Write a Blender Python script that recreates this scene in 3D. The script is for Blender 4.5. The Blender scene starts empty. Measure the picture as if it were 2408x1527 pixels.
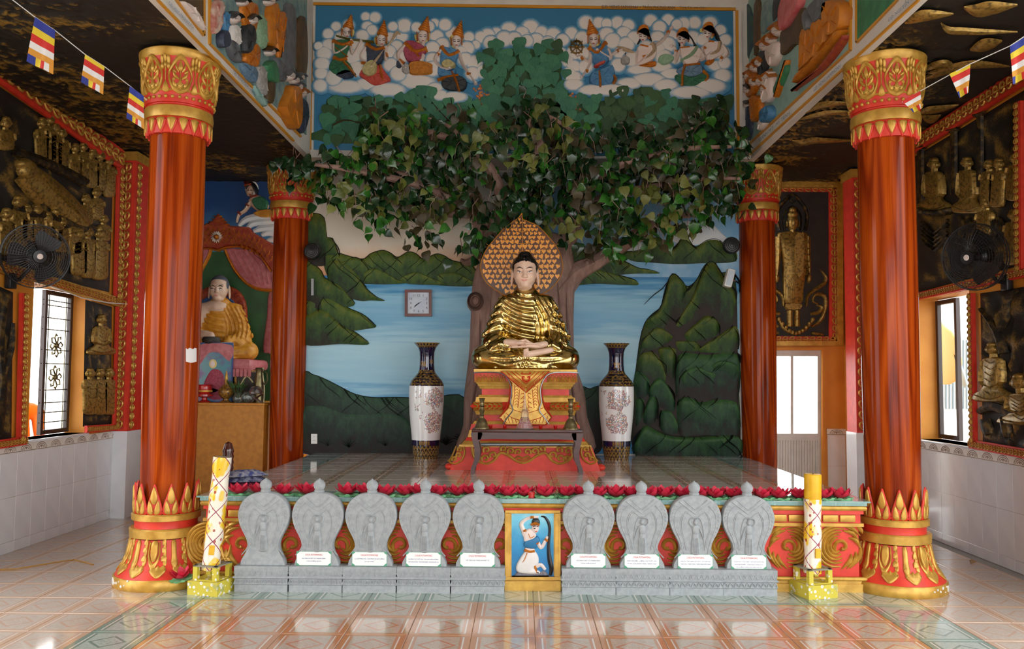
import bpy, bmesh, math, random
import numpy as np
from mathutils import Vector, Matrix
from mathutils.bvhtree import BVHTree
PI = math.pi
random.seed(7)
S = bpy.context.scene
COL = S.collection
# ---------------------------------------------------------------- camera
F, CX, CY, H = 1990., 1204., 763.5, 1.62          # pixels of the 2408x1527 frame, eye height in metres
d_ = np.array([(1228. - CX) / F, (888. - CY) / F, 1.]); d_ /= np.linalg.norm(d_)
r_ = np.array([1., .0066, 0.]); r_ -= d_ * (r_ @ d_); r_ /= np.linalg.norm(r_)
MC = np.stack([r_, d_, -np.cross(d_, r_)], 1)     # world -> camera (x right, y down, z forward)
EYE = np.array([0., 0., H])
cam_d = bpy.data.cameras.new('camera'); cam = bpy.data.objects.new('camera', cam_d); COL.objects.link(cam)
cam_d.sensor_fit = 'HORIZONTAL'; cam_d.sensor_width = 36; cam_d.lens = F / 2408 * 36; cam_d.clip_end = 200
R_ = np.stack([MC.T @ [1, 0, 0], -(MC.T @ [0, 1, 0]), -(MC.T @ [0, 0, 1])], 1)
mw = Matrix([list(R_[i]) + [EYE[i]] for i in range(3)] + [[0, 0, 0, 1]]); cam.matrix_world = mw
S.camera = cam
# ---------------------------------------------------------------- sky, sun, exposure
W = bpy.data.worlds.new('world'); S.world = W; W.use_nodes = True
bg = W.node_tree.nodes['Background']; bg.inputs[0].default_value = (.95, .98, 1.0, 1); bg.inputs[1].default_value = 5.0
S.view_settings.view_transform = 'Standard'; S.view_settings.look = 'None'
S.view_settings.gamma = 1; S.view_settings.use_curve_mapping = False; S.view_settings.exposure = 0.0
# ---------------------------------------------------------------- pixel -> plane
def ray(u, v): return MC.T @ np.array([(u - CX) / F, (v - CY) / F, 1.])
class Pl:
    """a wall (axis 0 = X, 1 = Y, 2 = Z constant); p(u,v,h) = the wall point seen at a pixel, raised h metres"""
    def __init__(s, ax, c, n): s.ax, s.c, s.n = ax, c, np.array(n, float)
    def p(s, u, v, h=0.):
        r = ray(u, v); t = (s.c - EYE[s.ax]) / r[s.ax]; return EYE + r * t + s.n * h
    def px(s, u, v): r = ray(u, v); return (s.c - EYE[s.ax]) / r[s.ax] / F
YB, YU, XNL, XNR, XWL, XWR, YAL, YAR, YF = 10.35, 9.75, -2.5, 2.65, -4.65, 4.2, 11.2, 11.1, 6.62
ZC = 4.2; ZP = .69; XC = .08
PB = Pl(1, YB, (0, -1, 0)); PU = Pl(1, YU, (0, -1, 0)); PNL = Pl(0, XNL, (1, 0, 0)); PNR = Pl(0, XNR, (-1, 0, 0))
PWL = Pl(0, XWL, (1, 0, 0)); PWR = Pl(0, XWR, (-1, 0, 0)); PAL = Pl(1, YAL, (0, -1, 0)); PAR = Pl(1, YAR, (0, -1, 0))
PF = Pl(1, YF, (0, -1, 0)); PZ = Pl(2, ZC, (0, 0, -1)); PT = Pl(2, ZP, (0, 0, 1)); PG = Pl(2, 0., (0, 0, 1))
def PY(y): return Pl(1, y, (0, -1, 0))
# ---------------------------------------------------------------- materials
def lin(h):
    if not isinstance(h, str): return tuple(h)
    h = h.lstrip('#'); c = [int(h[i:i + 2], 16) / 255 for i in (0, 2, 4)]
    return tuple(x / 12.92 if x <= .04045 else ((x + .055) / 1.055) ** 2.4 for x in c)
class X:
    """socket arithmetic"""
    nt = None
    def __init__(s, k): s.k = k
    @staticmethod
    def op(o, *a):
        n = X.nt.nodes.new('ShaderNodeMath'); n.operation = o
        for i, q in enumerate(a):
            if isinstance(q, X): X.nt.links.new(q.k, n.inputs[i])
            else: n.inputs[i].default_value = q
        return X(n.outputs[0])
    def __add__(s, o): return X.op('ADD', s, o)
    __radd__ = __add__
    def __sub__(s, o): return X.op('SUBTRACT', s, o)
    def __rsub__(s, o): return X.op('SUBTRACT', o, s)
    def __mul__(s, o): return X.op('MULTIPLY', s, o)
    __rmul__ = __mul__
    def __truediv__(s, o): return X.op('DIVIDE', s, o)
    def __gt__(s, o): return X.op('GREATER_THAN', s, o)
    def __lt__(s, o): return X.op('LESS_THAN', s, o)
    def abs(s): return X.op('ABSOLUTE', s)
    def sin(s): return X.op('SINE', s)
    def frac(s): return X.op('FRACT', s)
    def mn(s, o): return X.op('MINIMUM', s, o)
    def mx(s, o): return X.op('MAXIMUM', s, o)
    def pw(s, o): return X.op('POWER', s, o)
    def ss(s, a, b):
        n = X.nt.nodes.new('ShaderNodeMapRange'); n.interpolation_type = 'SMOOTHSTEP'
        X.nt.links.new(s.k, n.inputs[0]); n.inputs[1].default_value = a; n.inputs[2].default_value = b
        return X(n.outputs[0])
MATS = {}
class Mt:
    def __init__(s, name):
        s.m = bpy.data.materials.new(name); s.m.use_nodes = True; s.nt = s.m.node_tree; X.nt = s.nt
        s.b = s.nt.nodes['Principled BSDF']; MATS[name] = s.m
    def new(s, t): return s.nt.nodes.new(t)
    def co(s, kind='Object', sc=(1, 1, 1), rot=(0, 0, 0)):
        t = s.new('ShaderNodeTexCoord'); mp = s.new('ShaderNodeMapping')
        s.nt.links.new(t.outputs[kind], mp.inputs[0]); mp.inputs['Scale'].default_value = sc; mp.inputs['Rotation'].default_value = rot
        return mp.outputs[0]
    def xyz(s, v):
        n = s.new('ShaderNodeSeparateXYZ'); s.nt.links.new(v, n.inputs[0]); return [X(o) for o in n.outputs]
    def noise(s, v, scale=5, detail=3, rough=.5, dist=0):
        n = s.new('ShaderNodeTexNoise'); s.nt.links.new(v, n.inputs[0]); n.inputs['Scale'].default_value = scale
        n.inputs['Detail'].default_value = detail; n.inputs['Roughness'].default_value = rough; n.inputs['Distortion'].default_value = dist
        return X(n.outputs[0])
    def noisec(s, v, scale=5):
        n = s.new('ShaderNodeTexNoise'); s.nt.links.new(v, n.inputs[0]); n.inputs['Scale'].default_value = scale; return n.outputs[1]
    def voro(s, v, scale=5, feat='F1', rnd=1):
        n = s.new('ShaderNodeTexVoronoi'); n.feature = feat; s.nt.links.new(v, n.inputs[0]); n.inputs['Scale'].default_value = scale
        n.inputs['Randomness'].default_value = rnd; return X(n.outputs[0]), n.outputs[1] if feat == 'F1' else None
    def mix(s, f, a, b):
        n = s.new('ShaderNodeMix'); n.data_type = 'RGBA'
        if isinstance(f, X): s.nt.links.new(f.k, n.inputs[0])
        else: n.inputs[0].default_value = f
        for i, q in ((6, a), (7, b)):
            if isinstance(q, (tuple, list, str)): n.inputs[i].default_value = (*lin(q), 1)
            else: s.nt.links.new(q, n.inputs[i])
        return n.outputs[2]
    def ramp(s, f, stops):
        n = s.new('ShaderNodeValToRGB'); s.nt.links.new(f.k, n.inputs[0]); e = n.color_ramp.elements
        while len(e) < len(stops): e.new(.5)
        for q, (p, c) in zip(e, stops): q.position = p; q.color = (*lin(c), 1)
        return n.outputs[0]
    def col(s, c):
        if isinstance(c, (tuple, list, str)): s.b.inputs['Base Color'].default_value = (*lin(c), 1)
        else: s.nt.links.new(c, s.b.inputs['Base Color'])
        return s
    def set(s, rough=.5, metal=0, spec=.5, coat=0, trans=0):
        for k, q in (('Roughness', rough), ('Metallic', metal), ('Specular IOR Level', spec), ('Coat Weight', coat), ('Transmission Weight', trans)):
            if isinstance(q, X): s.nt.links.new(q.k, s.b.inputs[k])
            else: s.b.inputs[k].default_value = q
        s.b.inputs['Coat Roughness'].default_value = .05
        return s
    def bump(s, x, st=.3, dist=.01):
        n = s.new('ShaderNodeBump'); n.inputs['Strength'].default_value = st; n.inputs['Distance'].default_value = dist
        s.nt.links.new(x.k, n.inputs['Height']); s.nt.links.new(n.outputs[0], s.b.inputs['Normal']); return s
def mat(name, c, c2=None, rough=.5, metal=0, scale=6, bump=0, bscale=60, coat=0, spec=.5, lo=.35, hi=.65, sc=(1, 1, 1)):
    if name in MATS: return MATS[name]
    m = Mt(name); v = m.co('Object', sc)
    m.col(m.mix(m.noise(v, scale, 4).ss(lo, hi), c, c2) if c2 else c).set(rough, metal, spec, coat)
    if bump: m.bump(m.noise(v, bscale, 3), bump)
    return m.m
# ---------------------------------------------------------------- mesh builder
class MB:
    def __init__(s): s.v, s.f = [], []
    def add(s, vs, fs):
        o = len(s.v); s.v += [tuple(map(float, q)) for q in vs]; s.f += [tuple(i + o for i in f) for f in fs]; return s
    def box(s, x0, x1, y0, y1, z0, z1):
        v = [(x, y, z) for z in (z0, z1) for y in (y0, y1) for x in (x0, x1)]
        return s.add(v, [(0, 2, 3, 1), (4, 5, 7, 6), (0, 1, 5, 4), (2, 6, 7, 3), (0, 4, 6, 2), (1, 3, 7, 5)])
    def bbox(s, x0, x1, y0, y1, z0, z1, b=.01):
        """box with bevelled edges"""
        bm = bmesh.new(); bmesh.ops.create_cube(bm, size=1)
        for q in bm.verts: q.co = Vector((x0 + (q.co.x + .5) * (x1 - x0), y0 + (q.co.y + .5) * (y1 - y0), z0 + (q.co.z + .5) * (z1 - z0)))
        bmesh.ops.bevel(bm, geom=bm.edges[:], offset=b, segments=2, affect='EDGES', profile=.5)
        bm.verts.index_update(); s.add([q.co[:] for q in bm.verts], [[q.index for q in f.verts] for f in bm.faces]); bm.free(); return s
    def lathe(s, prof, seg=32, c=(0, 0, 0), rf=None, a0=0):
        n = len(prof); vs = []
        for k in range(seg):
            a = a0 + 2 * PI * k / seg
            for j, (r, z) in enumerate(prof):
                q = r * (rf(a, j) if rf else 1); vs.append((c[0] + q * math.cos(a), c[1] + q * math.sin(a), c[2] + z))
        fs = [(k * n + j, ((k + 1) % seg) * n + j, ((k + 1) % seg) * n + j + 1, k * n + j + 1) for k in range(seg) for j in range(n - 1)]
        s.add(vs, fs)
        if prof[0][0] > 1e-4: s.f.append(tuple(len(s.v) - n * seg + k * n for k in range(seg))[::-1])
        if prof[-1][0] > 1e-4: s.f.append(tuple(len(s.v) - n * seg + k * n + n - 1 for k in range(seg)))
        return s
    def tube(s, pts, r, seg=8, cap=True, flat=1.):
        P = [Vector(p) for p in pts]; n = len(P); R = r if hasattr(r, '__len__') else [r] * n; vs = []; up = None
        for i in range(n):
            t = (P[min(i + 1, n - 1)] - P[max(i - 1, 0)]).normalized()
            if up is None: up = Vector((0, 0, 1)) if abs(t.z) < .9 else Vector((0, 1, 0))
            a = t.cross(up).normalized(); b = a.cross(t).normalized(); up = b
            for k in range(seg):
                w = 2 * PI * k / seg; vs.append(P[i] + a * R[i] * math.cos(w) + b * R[i] * flat * math.sin(w))
        fs = [(i * seg + k, i * seg + (k + 1) % seg, (i + 1) * seg + (k + 1) % seg, (i + 1) * seg + k) for i in range(n - 1) for k in range(seg)]
        if cap: fs += [tuple(range(seg))[::-1], tuple((n - 1) * seg + k for k in range(seg))]
        return s.add(vs, fs)
    def ball(s, c, r, seg=16, rings=10, rot=None):
        r = r if hasattr(r, '__len__') else (r, r, r); vs = []
        for j in range(1, rings):
            t = PI * j / rings
            for k in range(seg): a = 2 * PI * k / seg; vs.append(Vector((r[0] * math.sin(t) * math.cos(a), r[1] * math.sin(t) * math.sin(a), -r[2] * math.cos(t))))
        vs += [Vector((0, 0, -r[2])), Vector((0, 0, r[2]))]
        if rot: vs = [rot @ q for q in vs]
        vs = [q + Vector(c) for q in vs]; b, t = len(vs) - 2, len(vs) - 1
        fs = [(j * seg + k, j * seg + (k + 1) % seg, (j + 1) * seg + (k + 1) % seg, (j + 1) * seg + k) for j in range(rings - 2) for k in range(seg)]
        fs += [(b, (k + 1) % seg, k) for k in range(seg)] + [(t, (rings - 2) * seg + k, (rings - 2) * seg + (k + 1) % seg) for k in range(seg)]
        return s.add(vs, fs)
    def prism(s, pts, e):
        """polygon of 3-D points extruded by vector e"""
        n = len(pts); v = [Vector(p) for p in pts]; e = Vector(e)
        return s.add(v + [q + e for q in v], [tuple(range(n))[::-1], tuple(range(n, 2 * n))] + [(i, (i + 1) % n, n + (i + 1) % n, n + i) for i in range(n)])
    # ---- relief on a wall, traced in pixels
    def puff(s, P, pts, h=.03, b=None, n=4, base=-.004, dome=0):
        q = cr(pts, n) if n > 1 else [tuple(p) for p in pts]
        A = sum(q[i - 1][0] * q[i][1] - q[i][0] * q[i - 1][1] for i in range(len(q)))
        if A < 0: q = q[::-1]
        if b is None: b = h / P.px(*q[0])
        per = sum(math.dist(q[i - 1], q[i]) for i in range(len(q))); b = min(b, abs(A) / per * .42)
        N = len(q); rings = [(0, base), (.0, h * .35), (b * .3, h * .75), (b, h)]
        nr = []
        for i in range(N):
            x0, y0 = q[i - 1]; x1, y1 = q[(i + 1) % N]; dx, dy = x1 - x0, y1 - y0; L = math.hypot(dx, dy) or 1; nr.append((-dy / L, dx / L))
        vs = [P.p(q[i][0] + nr[i][0] * o, q[i][1] + nr[i][1] * o, hh) for o, hh in rings for i in range(N)]
        fs = [(k * N + i, k * N + (i + 1) % N, (k + 1) * N + (i + 1) % N, (k + 1) * N + i) for k in range(3) for i in range(N)]
        fs.append(tuple(3 * N + i for i in range(N)))
        return s.add(vs, fs)
    def limb(s, P, pts, w, h=None, n=4, k=.8, base=-.004):
        """half-round stroke; w = half width(s) in pixels; h = height in metres"""
        W_ = w if hasattr(w, '__len__') else [w] * len(pts)
        if n > 1: q = cr([(*p, a) for p, a in zip(pts, W_)], n, closed=False)
        else: q = [(*p, a) for p, a in zip(pts, W_)]
        N = len(q); vs = []
        for i in range(N):
            x0, y0 = q[max(i - 1, 0)][:2]; x1, y1 = q[min(i + 1, N - 1)][:2]; L = math.hypot(x1 - x0, y1 - y0) or 1
            nx, ny = -(y1 - y0) / L, (x1 - x0) / L; a = max(q[i][2], 1e-4); hh = (h if h else a * P.px(*q[i][:2]) * k)
            if h: hh = h * min(1, a / max(W_) * 1.3)
            for t, g in ((-1, None), (-.75, .62), (0, 1), (.75, .62), (1, None)):
                vs.append(P.p(q[i][0] + nx * a * t, q[i][1] + ny * a * t, base if g is None else hh * g))
        fs = [(i * 5 + j, i * 5 + j + 1, i * 5 + j + 6, i * 5 + j + 5) for i in range(N - 1) for j in range(4)]
        fs += [(0, 1, 2, 3, 4)[::-1], tuple((N - 1) * 5 + j for j in range(5))]
        return s.add(vs, fs)
    def dome(s, P, x, y, rx, ry, h, rot=0, seg=14, rings=((1, -.1), (.98, .25), (.85, .6), (.55, .88))):
        vs = []; c, d = math.cos(rot), math.sin(rot)
        for f, g in rings:
            for k in range(seg):
                a = 2 * PI * k / seg; u, w = rx * f * math.cos(a), ry * f * math.sin(a); vs.append(P.p(x + u * c - w * d, y + u * d + w * c, h * g))
        vs.append(P.p(x, y, h))
        fs = [(j * seg + k, j * seg + (k + 1) % seg, (j + 1) * seg + (k + 1) % seg, (j + 1) * seg + k) for j in range(3) for k in range(seg)]
        fs += [(3 * seg + k, 3 * seg + (k + 1) % seg, 4 * seg) for k in range(seg)]
        return s.add(vs, fs)
    def quad(s, P, x0, y0, x1, y1, h=.005, back=0):
        """flat board facing the room, from pixel corners"""
        return s.poly(P, [(x0, y0), (x1, y0), (x1, y1), (x0, y1)], h, back)
    def poly(s, P, pts, h=.005, back=0):
        n = len(pts); vs = [P.p(*p, back) for p in pts] + [P.p(*p, h) for p in pts]
        return s.add(vs, [tuple(range(n, 2 * n)), tuple(range(n))[::-1]] + [(i, (i + 1) % n, n + (i + 1) % n, n + i) for i in range(n)])
    def mesh(s, name='m', ang=40):
        me = bpy.data.meshes.new(name); me.from_pydata(s.v, [], s.f)
        bm = bmesh.new(); bm.from_mesh(me); bmesh.ops.recalc_face_normals(bm, faces=bm.faces); bm.to_mesh(me); bm.free()
        if ang: me.shade_smooth(); me.set_sharp_from_angle(angle=math.radians(ang))
        return me
    def ob(s, name, m, parent=None, ang=40): return obj(name, s.mesh(name, ang), m, parent)
def cr(pts, n, closed=True):
    """Catmull-Rom through points of any dimension"""
    N = len(pts); out = []
    A = [np.array(p, float) for p in pts]
    for i in range(N if closed else N - 1):
        g = (lambda j: A[j % N]) if closed else (lambda j: A[max(0, min(N - 1, j))])
        p0, p1, p2, p3 = g(i - 1), g(i), g(i + 1), g(i + 2)
        for k in range(n):
            t = k / n; out.append(tuple(.5 * (2 * p1 + (p2 - p0) * t + (2 * p0 - 5 * p1 + 4 * p2 - p3) * t * t + (3 * p1 - p0 - 3 * p2 + p3) * t ** 3)))
    if not closed: out.append(tuple(A[-1]))
    return out
def obj(name, me, m=None, parent=None):
    o = bpy.data.objects.new(name, me); COL.objects.link(o)
    if m is not None and me is not None:
        if not me.materials:
            for q in (m if isinstance(m, (list, tuple)) else [m]): me.materials.append(MATS[q] if isinstance(q, str) else q)
    if parent: o.parent = parent
    return o
def tag(o, label=None, cat=None, group=None, kind=None):
    for k, q in (('label', label), ('category', cat), ('group', group), ('kind', kind)):
        if q: o[k] = q
    return o
def thing(name, label, cat, group=None, loc=(0, 0, 0), rz=0):
    o = obj(name, None); o.location = loc; o.rotation_euler = (0, 0, rz); return tag(o, label, cat, group)
def struct(name, mb, m, parent=None, ang=40):
    o = mb.ob(name, m, parent, ang); o['kind'] = 'structure'; return o
def dup(root, loc, rz=0, label=None, parent=None):
    r = root.copy(); COL.objects.link(r); r.location = loc; r.rotation_euler = (0, 0, rz)
    if label: r['label'] = label
    for ch in root.children:
        c = ch.copy(); COL.objects.link(c); c.parent = r
        for g in ch.children: d = g.copy(); COL.objects.link(d); d.parent = c
    return r
_dg = None
def text_mesh(txt, size=1., ext=0., font=None, align='CENTER'):
    """lettering as a flat mesh in the XY plane"""
    cu = bpy.data.curves.new('t', 'FONT'); cu.body = txt.replace('Đ', 'Ð'); cu.size = size; cu.extrude = ext; cu.align_x = align; cu.align_y = 'CENTER'; cu.resolution_u = 2
    o = bpy.data.objects.new('t', cu); COL.objects.link(o); dg = bpy.context.evaluated_depsgraph_get()
    me = bpy.data.meshes.new_from_object(o.evaluated_get(dg)); bpy.data.objects.remove(o); bpy.data.curves.remove(cu); return me
def write(name, txt, m, P, u, v, hpx, wpx=None, parent=None, h=.004, rot=0., du=None):
    """lettering on a wall: pixel centre, cap height in pixels; du = pixel direction of the baseline"""
    me = text_mesh(txt, 1.)
    xs = [q.co.x for q in me.vertices]; ys = [q.co.y for q in me.vertices]
    if not xs: return None
    w = max(xs) - min(xs); hh = .72; sx = (wpx / w) if wpx else hpx / hh; cx = (max(xs) + min(xs)) / 2; cy = (max(ys) + min(ys)) / 2
    du = du or (1, 0); L = math.hypot(*du); e = (du[0] / L, du[1] / L)
    up = (0, -1)
    for q in me.vertices:
        a, b = (q.co.x - cx) * sx, (q.co.y - cy) * hpx / hh
        q.co = Vector(P.p(u + e[0] * a + up[0] * b, v + e[1] * a + up[1] * b, h))
    return obj(name, me, m, parent)
# ---------------------------------------------------------------- signed-distance sculpting (surface nets)
class SDF:
    def __init__(s, lo, hi, st):
        s.lo, s.st = np.array(lo, float), st; n = np.ceil((np.array(hi) - s.lo) / st).astype(int) + 1
        s.g = np.meshgrid(*[s.lo[i] + st * np.arange(n[i]) for i in range(3)], indexing='ij'); s.d = np.full(n, 9.)
    def ell(s, c, r, rot=0):
        x, y, z = [s.g[i] - c[i] for i in range(3)]
        if rot: x, z = x * math.cos(rot) + z * math.sin(rot), -x * math.sin(rot) + z * math.cos(rot)
        k0 = np.sqrt((x / r[0]) ** 2 + (y / r[1]) ** 2 + (z / r[2]) ** 2); k1 = np.sqrt((x / r[0] ** 2) ** 2 + (y / r[1] ** 2) ** 2 + (z / r[2] ** 2) ** 2) + 1e-9
        return k0 * (k0 - 1) / k1
    def cap(s, a, b, ra, rb=None):
        rb = ra if rb is None else rb; a, b = np.array(a, float), np.array(b, float); e = b - a
        t = np.clip(sum((s.g[i] - a[i]) * e[i] for i in range(3)) / (e @ e), 0, 1)
        return np.sqrt(sum((s.g[i] - a[i] - t * e[i]) ** 2 for i in range(3))) - (ra + (rb - ra) * t)
    def add(s, d, k=.03):
        h = np.clip(.5 + .5 * (s.d - d) / k, 0, 1); s.d = s.d * (1 - h) + d * h - k * h * (1 - h); return s
    def sub(s, d, k=.01):
        h = np.clip(.5 - .5 * (s.d + d) / k, 0, 1); s.d = s.d * (1 - h) - d * h + k * h * (1 - h); return s
    def cut(s, d): s.d = np.maximum(s.d, d); return s
    def mesh(s, name='m', xf=None):
        D = s.d; neg = D < 0; n = np.array(D.shape) - 1
        acc = np.zeros((*n, 3)); cnt = np.zeros(n)
        cs = [(i, j, k) for i in (0, 1) for j in (0, 1) for k in (0, 1)]
        sl = lambda A, c: A[c[0]:c[0] + n[0], c[1]:c[1] + n[1], c[2]:c[2] + n[2]]
        for a in cs:
            for ax in range(3):
                if a[ax]: continue
                b = list(a); b[ax] = 1; d0, d1 = sl(D, a), sl(D, b); m = (d0 < 0) != (d1 < 0)
                t = np.where(m, d0 / np.where(m, d0 - d1, 1), 0)
                for q in range(3): acc[..., q] += np.where(m, a[q] + (t if q == ax else 0), 0)
                cnt += m
        act = cnt > 0; idx = np.full(n, -1); ii = np.argwhere(act); idx[act] = np.arange(len(ii))
        V = s.lo + s.st * (ii + acc[act] / cnt[act][:, None])
        fs = []
        for ax in range(3):
            u, w = [(1, 2), (2, 0), (0, 1)][ax]
            sh = [slice(1, -1)] * 3; sh[ax] = slice(0, -1); s2 = list(sh); s2[ax] = slice(1, None)
            m = neg[tuple(sh)] != neg[tuple(s2)]; e = np.argwhere(m)
            off = np.array([1, 1, 1]); off[ax] = 0; e = e + off
            du, dw = np.zeros(3, int), np.zeros(3, int); du[u] = 1; dw[w] = 1
            q = [idx[tuple((e - x).T)] for x in (du + dw, dw, du * 0, du)]
            q = np.stack(q, 1); fl = neg[tuple(e.T)]; q[~fl] = q[~fl][:, ::-1]; fs.append(q[(q >= 0).all(1)])
        fs = np.concatenate(fs)
        if xf is not None: V = xf(V)
        me = bpy.data.meshes.new(name); me.from_pydata(V.tolist(), [], fs.tolist()); me.shade_smooth(); return me
def bvh_of(o):
    dg = bpy.context.evaluated_depsgraph_get(); me = o.data
    mwx = o.matrix_world if not o.parent else o.parent.matrix_basis @ o.matrix_basis
    return BVHTree.FromPolygons([mwx @ q.co for q in me.vertices], [list(p.vertices) for p in me.polygons])
class PS:
    """the surface of a built object, addressed by the pixel at which it is seen"""
    def __init__(s, *bv, fall=None): s.bv, s.fall = bv, fall
    def p(s, u, v, h=0.):
        r = Vector(ray(u, v)).normalized(); best = None
        for b in s.bv:
            q = b.ray_cast(Vector(EYE), r)
            if q[0] is not None and (best is None or q[3] < best[3]): best = q
        if best is None: return s.fall.p(u, v, h) if s.fall else np.array(EYE + np.array(r) * 9)
        return np.array(best[0] - r * h)
    def px(s, u, v): return s.fall.px(u, v) if s.fall else .0045
# ---------------------------------------------------------------- shared materials
RED, GOLD = '#d8352a', '#c39a3c'
mat('red_paint', '#d83a26', '#c9301f', .45, scale=12); mat('gold_paint', '#cc9f45', '#b48936', .36, .35, 14, .06, 90)
mat('white_paint', '#d9d5cd', '#cfcac2', .6, scale=4); mat('ochre_paint', '#d9902f', '#cf8426', .55, scale=3, bump=.05)
mat('white_tile', '#dfe0e2', '#d8d9dc', .14, scale=3, coat=.3); mat('grout', '#a9a6a2', None, .8)
mat('dark_stone', '#1d1a18', '#2a241c', .6, scale=9, bump=.2); mat('black', '#0d0d0e', None, .45); mat('black_plastic', '#17181a', None, .35)
mat('white_plastic', '#e2e2df', None, .35); mat('grey_metal', '#8d9093', None, .35, .7); mat('aluminium', '#c9c5bd', '#bdb9b1', .4, .25, 5)
mat('brown_frame', '#3a2a26', None, .4); mat('cream_tile', '#ddd6cc', None, .3); mat('motif_brown', '#8b7a6c', None, .5)
mat('gold_line', '#c98a1c', None, .45); mat('ink', '#4a4a4e', None, .7); mat('blue_ink', '#5a7fa3', None, .7)
# ---- bronze: gold rubbed over black on whatever stands proud (stored per vertex as hgt)
m = Mt('bronze_relief'); a = m.new('ShaderNodeAttribute'); a.attribute_name = 'hgt'; v = m.co()
f = (X(a.outputs['Fac']) + m.noise(v, 60, 3) * .5 - .25).ss(.25, .75)
m.col(m.mix(f, '#1c1712', '#a8843c')).set(f * -.2 + .62, f * .55); m.bump(m.noise(v, 120, 3), .25, .006)
m = Mt('bronze'); v = m.co(); f = m.noise(v, 34, 4).ss(.25, .6)
m.col(m.mix(f, '#54421f', '#a98743')).set(.38, .55); m.bump(m.noise(v, 140, 2), .12, .005)
m = Mt('bronze_dark'); v = m.co(); f = m.noise(v, 18, 4).ss(.42, .75)
m.col(m.mix(f, '#1f1a14', '#6e5527')).set(.5, .4); m.bump(m.noise(v, 70, 4), .5, .01)
# ---- glazed floor tiles: diamond in a frame of bars
def tile_mat(name, pale, pale2, bar, line, dia):
    m = Mt(name); v = m.co('Object', (2.5, 2.5, 2.5)); u, w, _ = m.xyz(v); u, w = u.abs(), w.abs()
    g = m.new('ShaderNodeObjectInfo'); rnd = X(g.outputs['Random'])
    n = m.noise(m.co('Object', (3, 3, 3)), 9, 5, .6, 1.5)
    c = m.mix(n.ss(.35, .65), pale, pale2)
    c = m.mix((w > .41) * .75, c, bar); c = m.mix((u > .405) * (w < .43) * .9, c, bar)
    c = m.mix((u > .335) * (u < .375) * (w < .4) * .8, c, line)
    c = m.mix((u > .385) * (u < .4) * (w < .4) * .9, c, '#efe6dc')
    d = u / .30 + w / .29
    c = m.mix((d > .8) * (d < 1.) * .8, c, dia); c = m.mix((d < .62) * (m.noise(v, 26, 2) > .52) * .35, c, dia)
    c = m.mix(((u - .5).abs() + (w - .5).abs() < .1) * .6, c, line)
    m.col(c).set(.09, 0, .5, .25)
tile_mat('floor_tile', '#c8bbad', '#baab9c', '#c1875c', '#c48868', '#c47f5e')
tile_mat('floor_tile_green', '#b9c4bb', '#a9b6ae', '#7f978b', '#6b8579', '#6f8379')
tile_mat('floor_tile_pale', '#cbbfb1', '#c0b2a4', '#cbaa8e', '#c9a791', '#c6a28c')
def tile_mat2(name, pale, pale2, bar):
    m = Mt(name); v = m.co('Object', (2.5, 2.5, 2.5)); u, w, _ = m.xyz(v); u, w = u.abs(), w.abs()
    n = m.noise(m.co('Object', (3, 16, 3)), 4, 4, .6, .6)
    c = m.mix(n.ss(.38, .62), pale, pale2); c = m.mix((u > .36) * (m.noise(m.co('Object', (30, 3, 3)), 5, 2) > .4) * .7, c, bar); c = m.mix((w > .47) * .4, c, bar)
    m.col(c).set(.07, 0, .5, .35)
tile_mat2('platform_tile', '#e2d8cd', '#d0c3b6', '#bf9673'); tile_mat2('platform_tile_green', '#b5c6c3', '#9fb5b2', '#6f9a96')
# ---------------------------------------------------------------- floor
fl = struct('floor', MB().box(-4.9, 4.5, -3, 11.6, -.12, -.004), 'grout')
tb = {}
def tile_mesh(w, d, h, m, b=.003):
    k = (w, d, h, m)
    if k not in tb:
        q = MB(); q.add([(x * (w / 2 - i), y * (d / 2 - i), z) for i, z in ((0, -h), (0, -b), (b, 0)) for x, y in ((-1, -1), (1, -1), (1, 1), (-1, 1))],
                        [(a + i, a + (i + 1) % 4, a + 4 + (i + 1) % 4, a + 4 + i) for a in (0, 4) for i in range(4)] + [(8, 9, 10, 11)])
        tb[k] = q.mesh('tile', 0); tb[k].materials.append(MATS[m])
    return tb[k]
GX, GY = .09, 6.22
for j in range(-12, 8):
    yc = GY - .4 * j - .2
    for i in range(-7, 18):
        xc = GX + .4 * (i - 6) + .2
        if xc < -4.6 or xc > 4.2 or (yc > 6.7 and -2.4 < xc < 2.5): continue
        g = (i in (-1, 12) and yc < 6.7) or (-1 <= i <= 12 and 6.22 < yc < 6.62)
        o = obj('tile', tile_mesh(.397, .397, .008, 'floor_tile_green' if g else ('floor_tile' if -1 < i < 12 else 'floor_tile_pale')), None, fl); o.location = (xc, yc, 0)
# ---------------------------------------------------------------- side walls (window openings) with tiled dado
def wall_x(name, x, t, y0, y1, wy0, wy1, wz0, wz1, zt):
    b = MB(); a, c = (x - t, x) if t > 0 else (x, x - t)
    b.box(a, c, y0, wy0, 0, zt).box(a, c, wy1, y1, 0, zt).box(a, c, wy0, wy1, 0, wz0).box(a, c, wy0, wy1, wz1, zt)
    return struct(name, b, 'ochre_paint', None, 0)
wl = wall_x('wall_left', XWL, .24, 6.0, 10.05, 7.96, 9.04, 1.0, 2.49, ZC + .1)
wr = wall_x('wall_right', XWR, -.24, 5.6, 11.3, 7.98, 9.06, 1.0, 2.47, ZC + .1)
struct('wall_left_dark_doorway', MB().box(XWL - .24, XWL, 10.05, 11.5, 0, ZC + .1), 'black'); struct('wall_left_front', MB().box(XWL - .24, XWL, -3, 3.6, 0, ZC + .1), 'ochre_paint')  # left rear wall is coloured black for the darkness of a doorway
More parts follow.
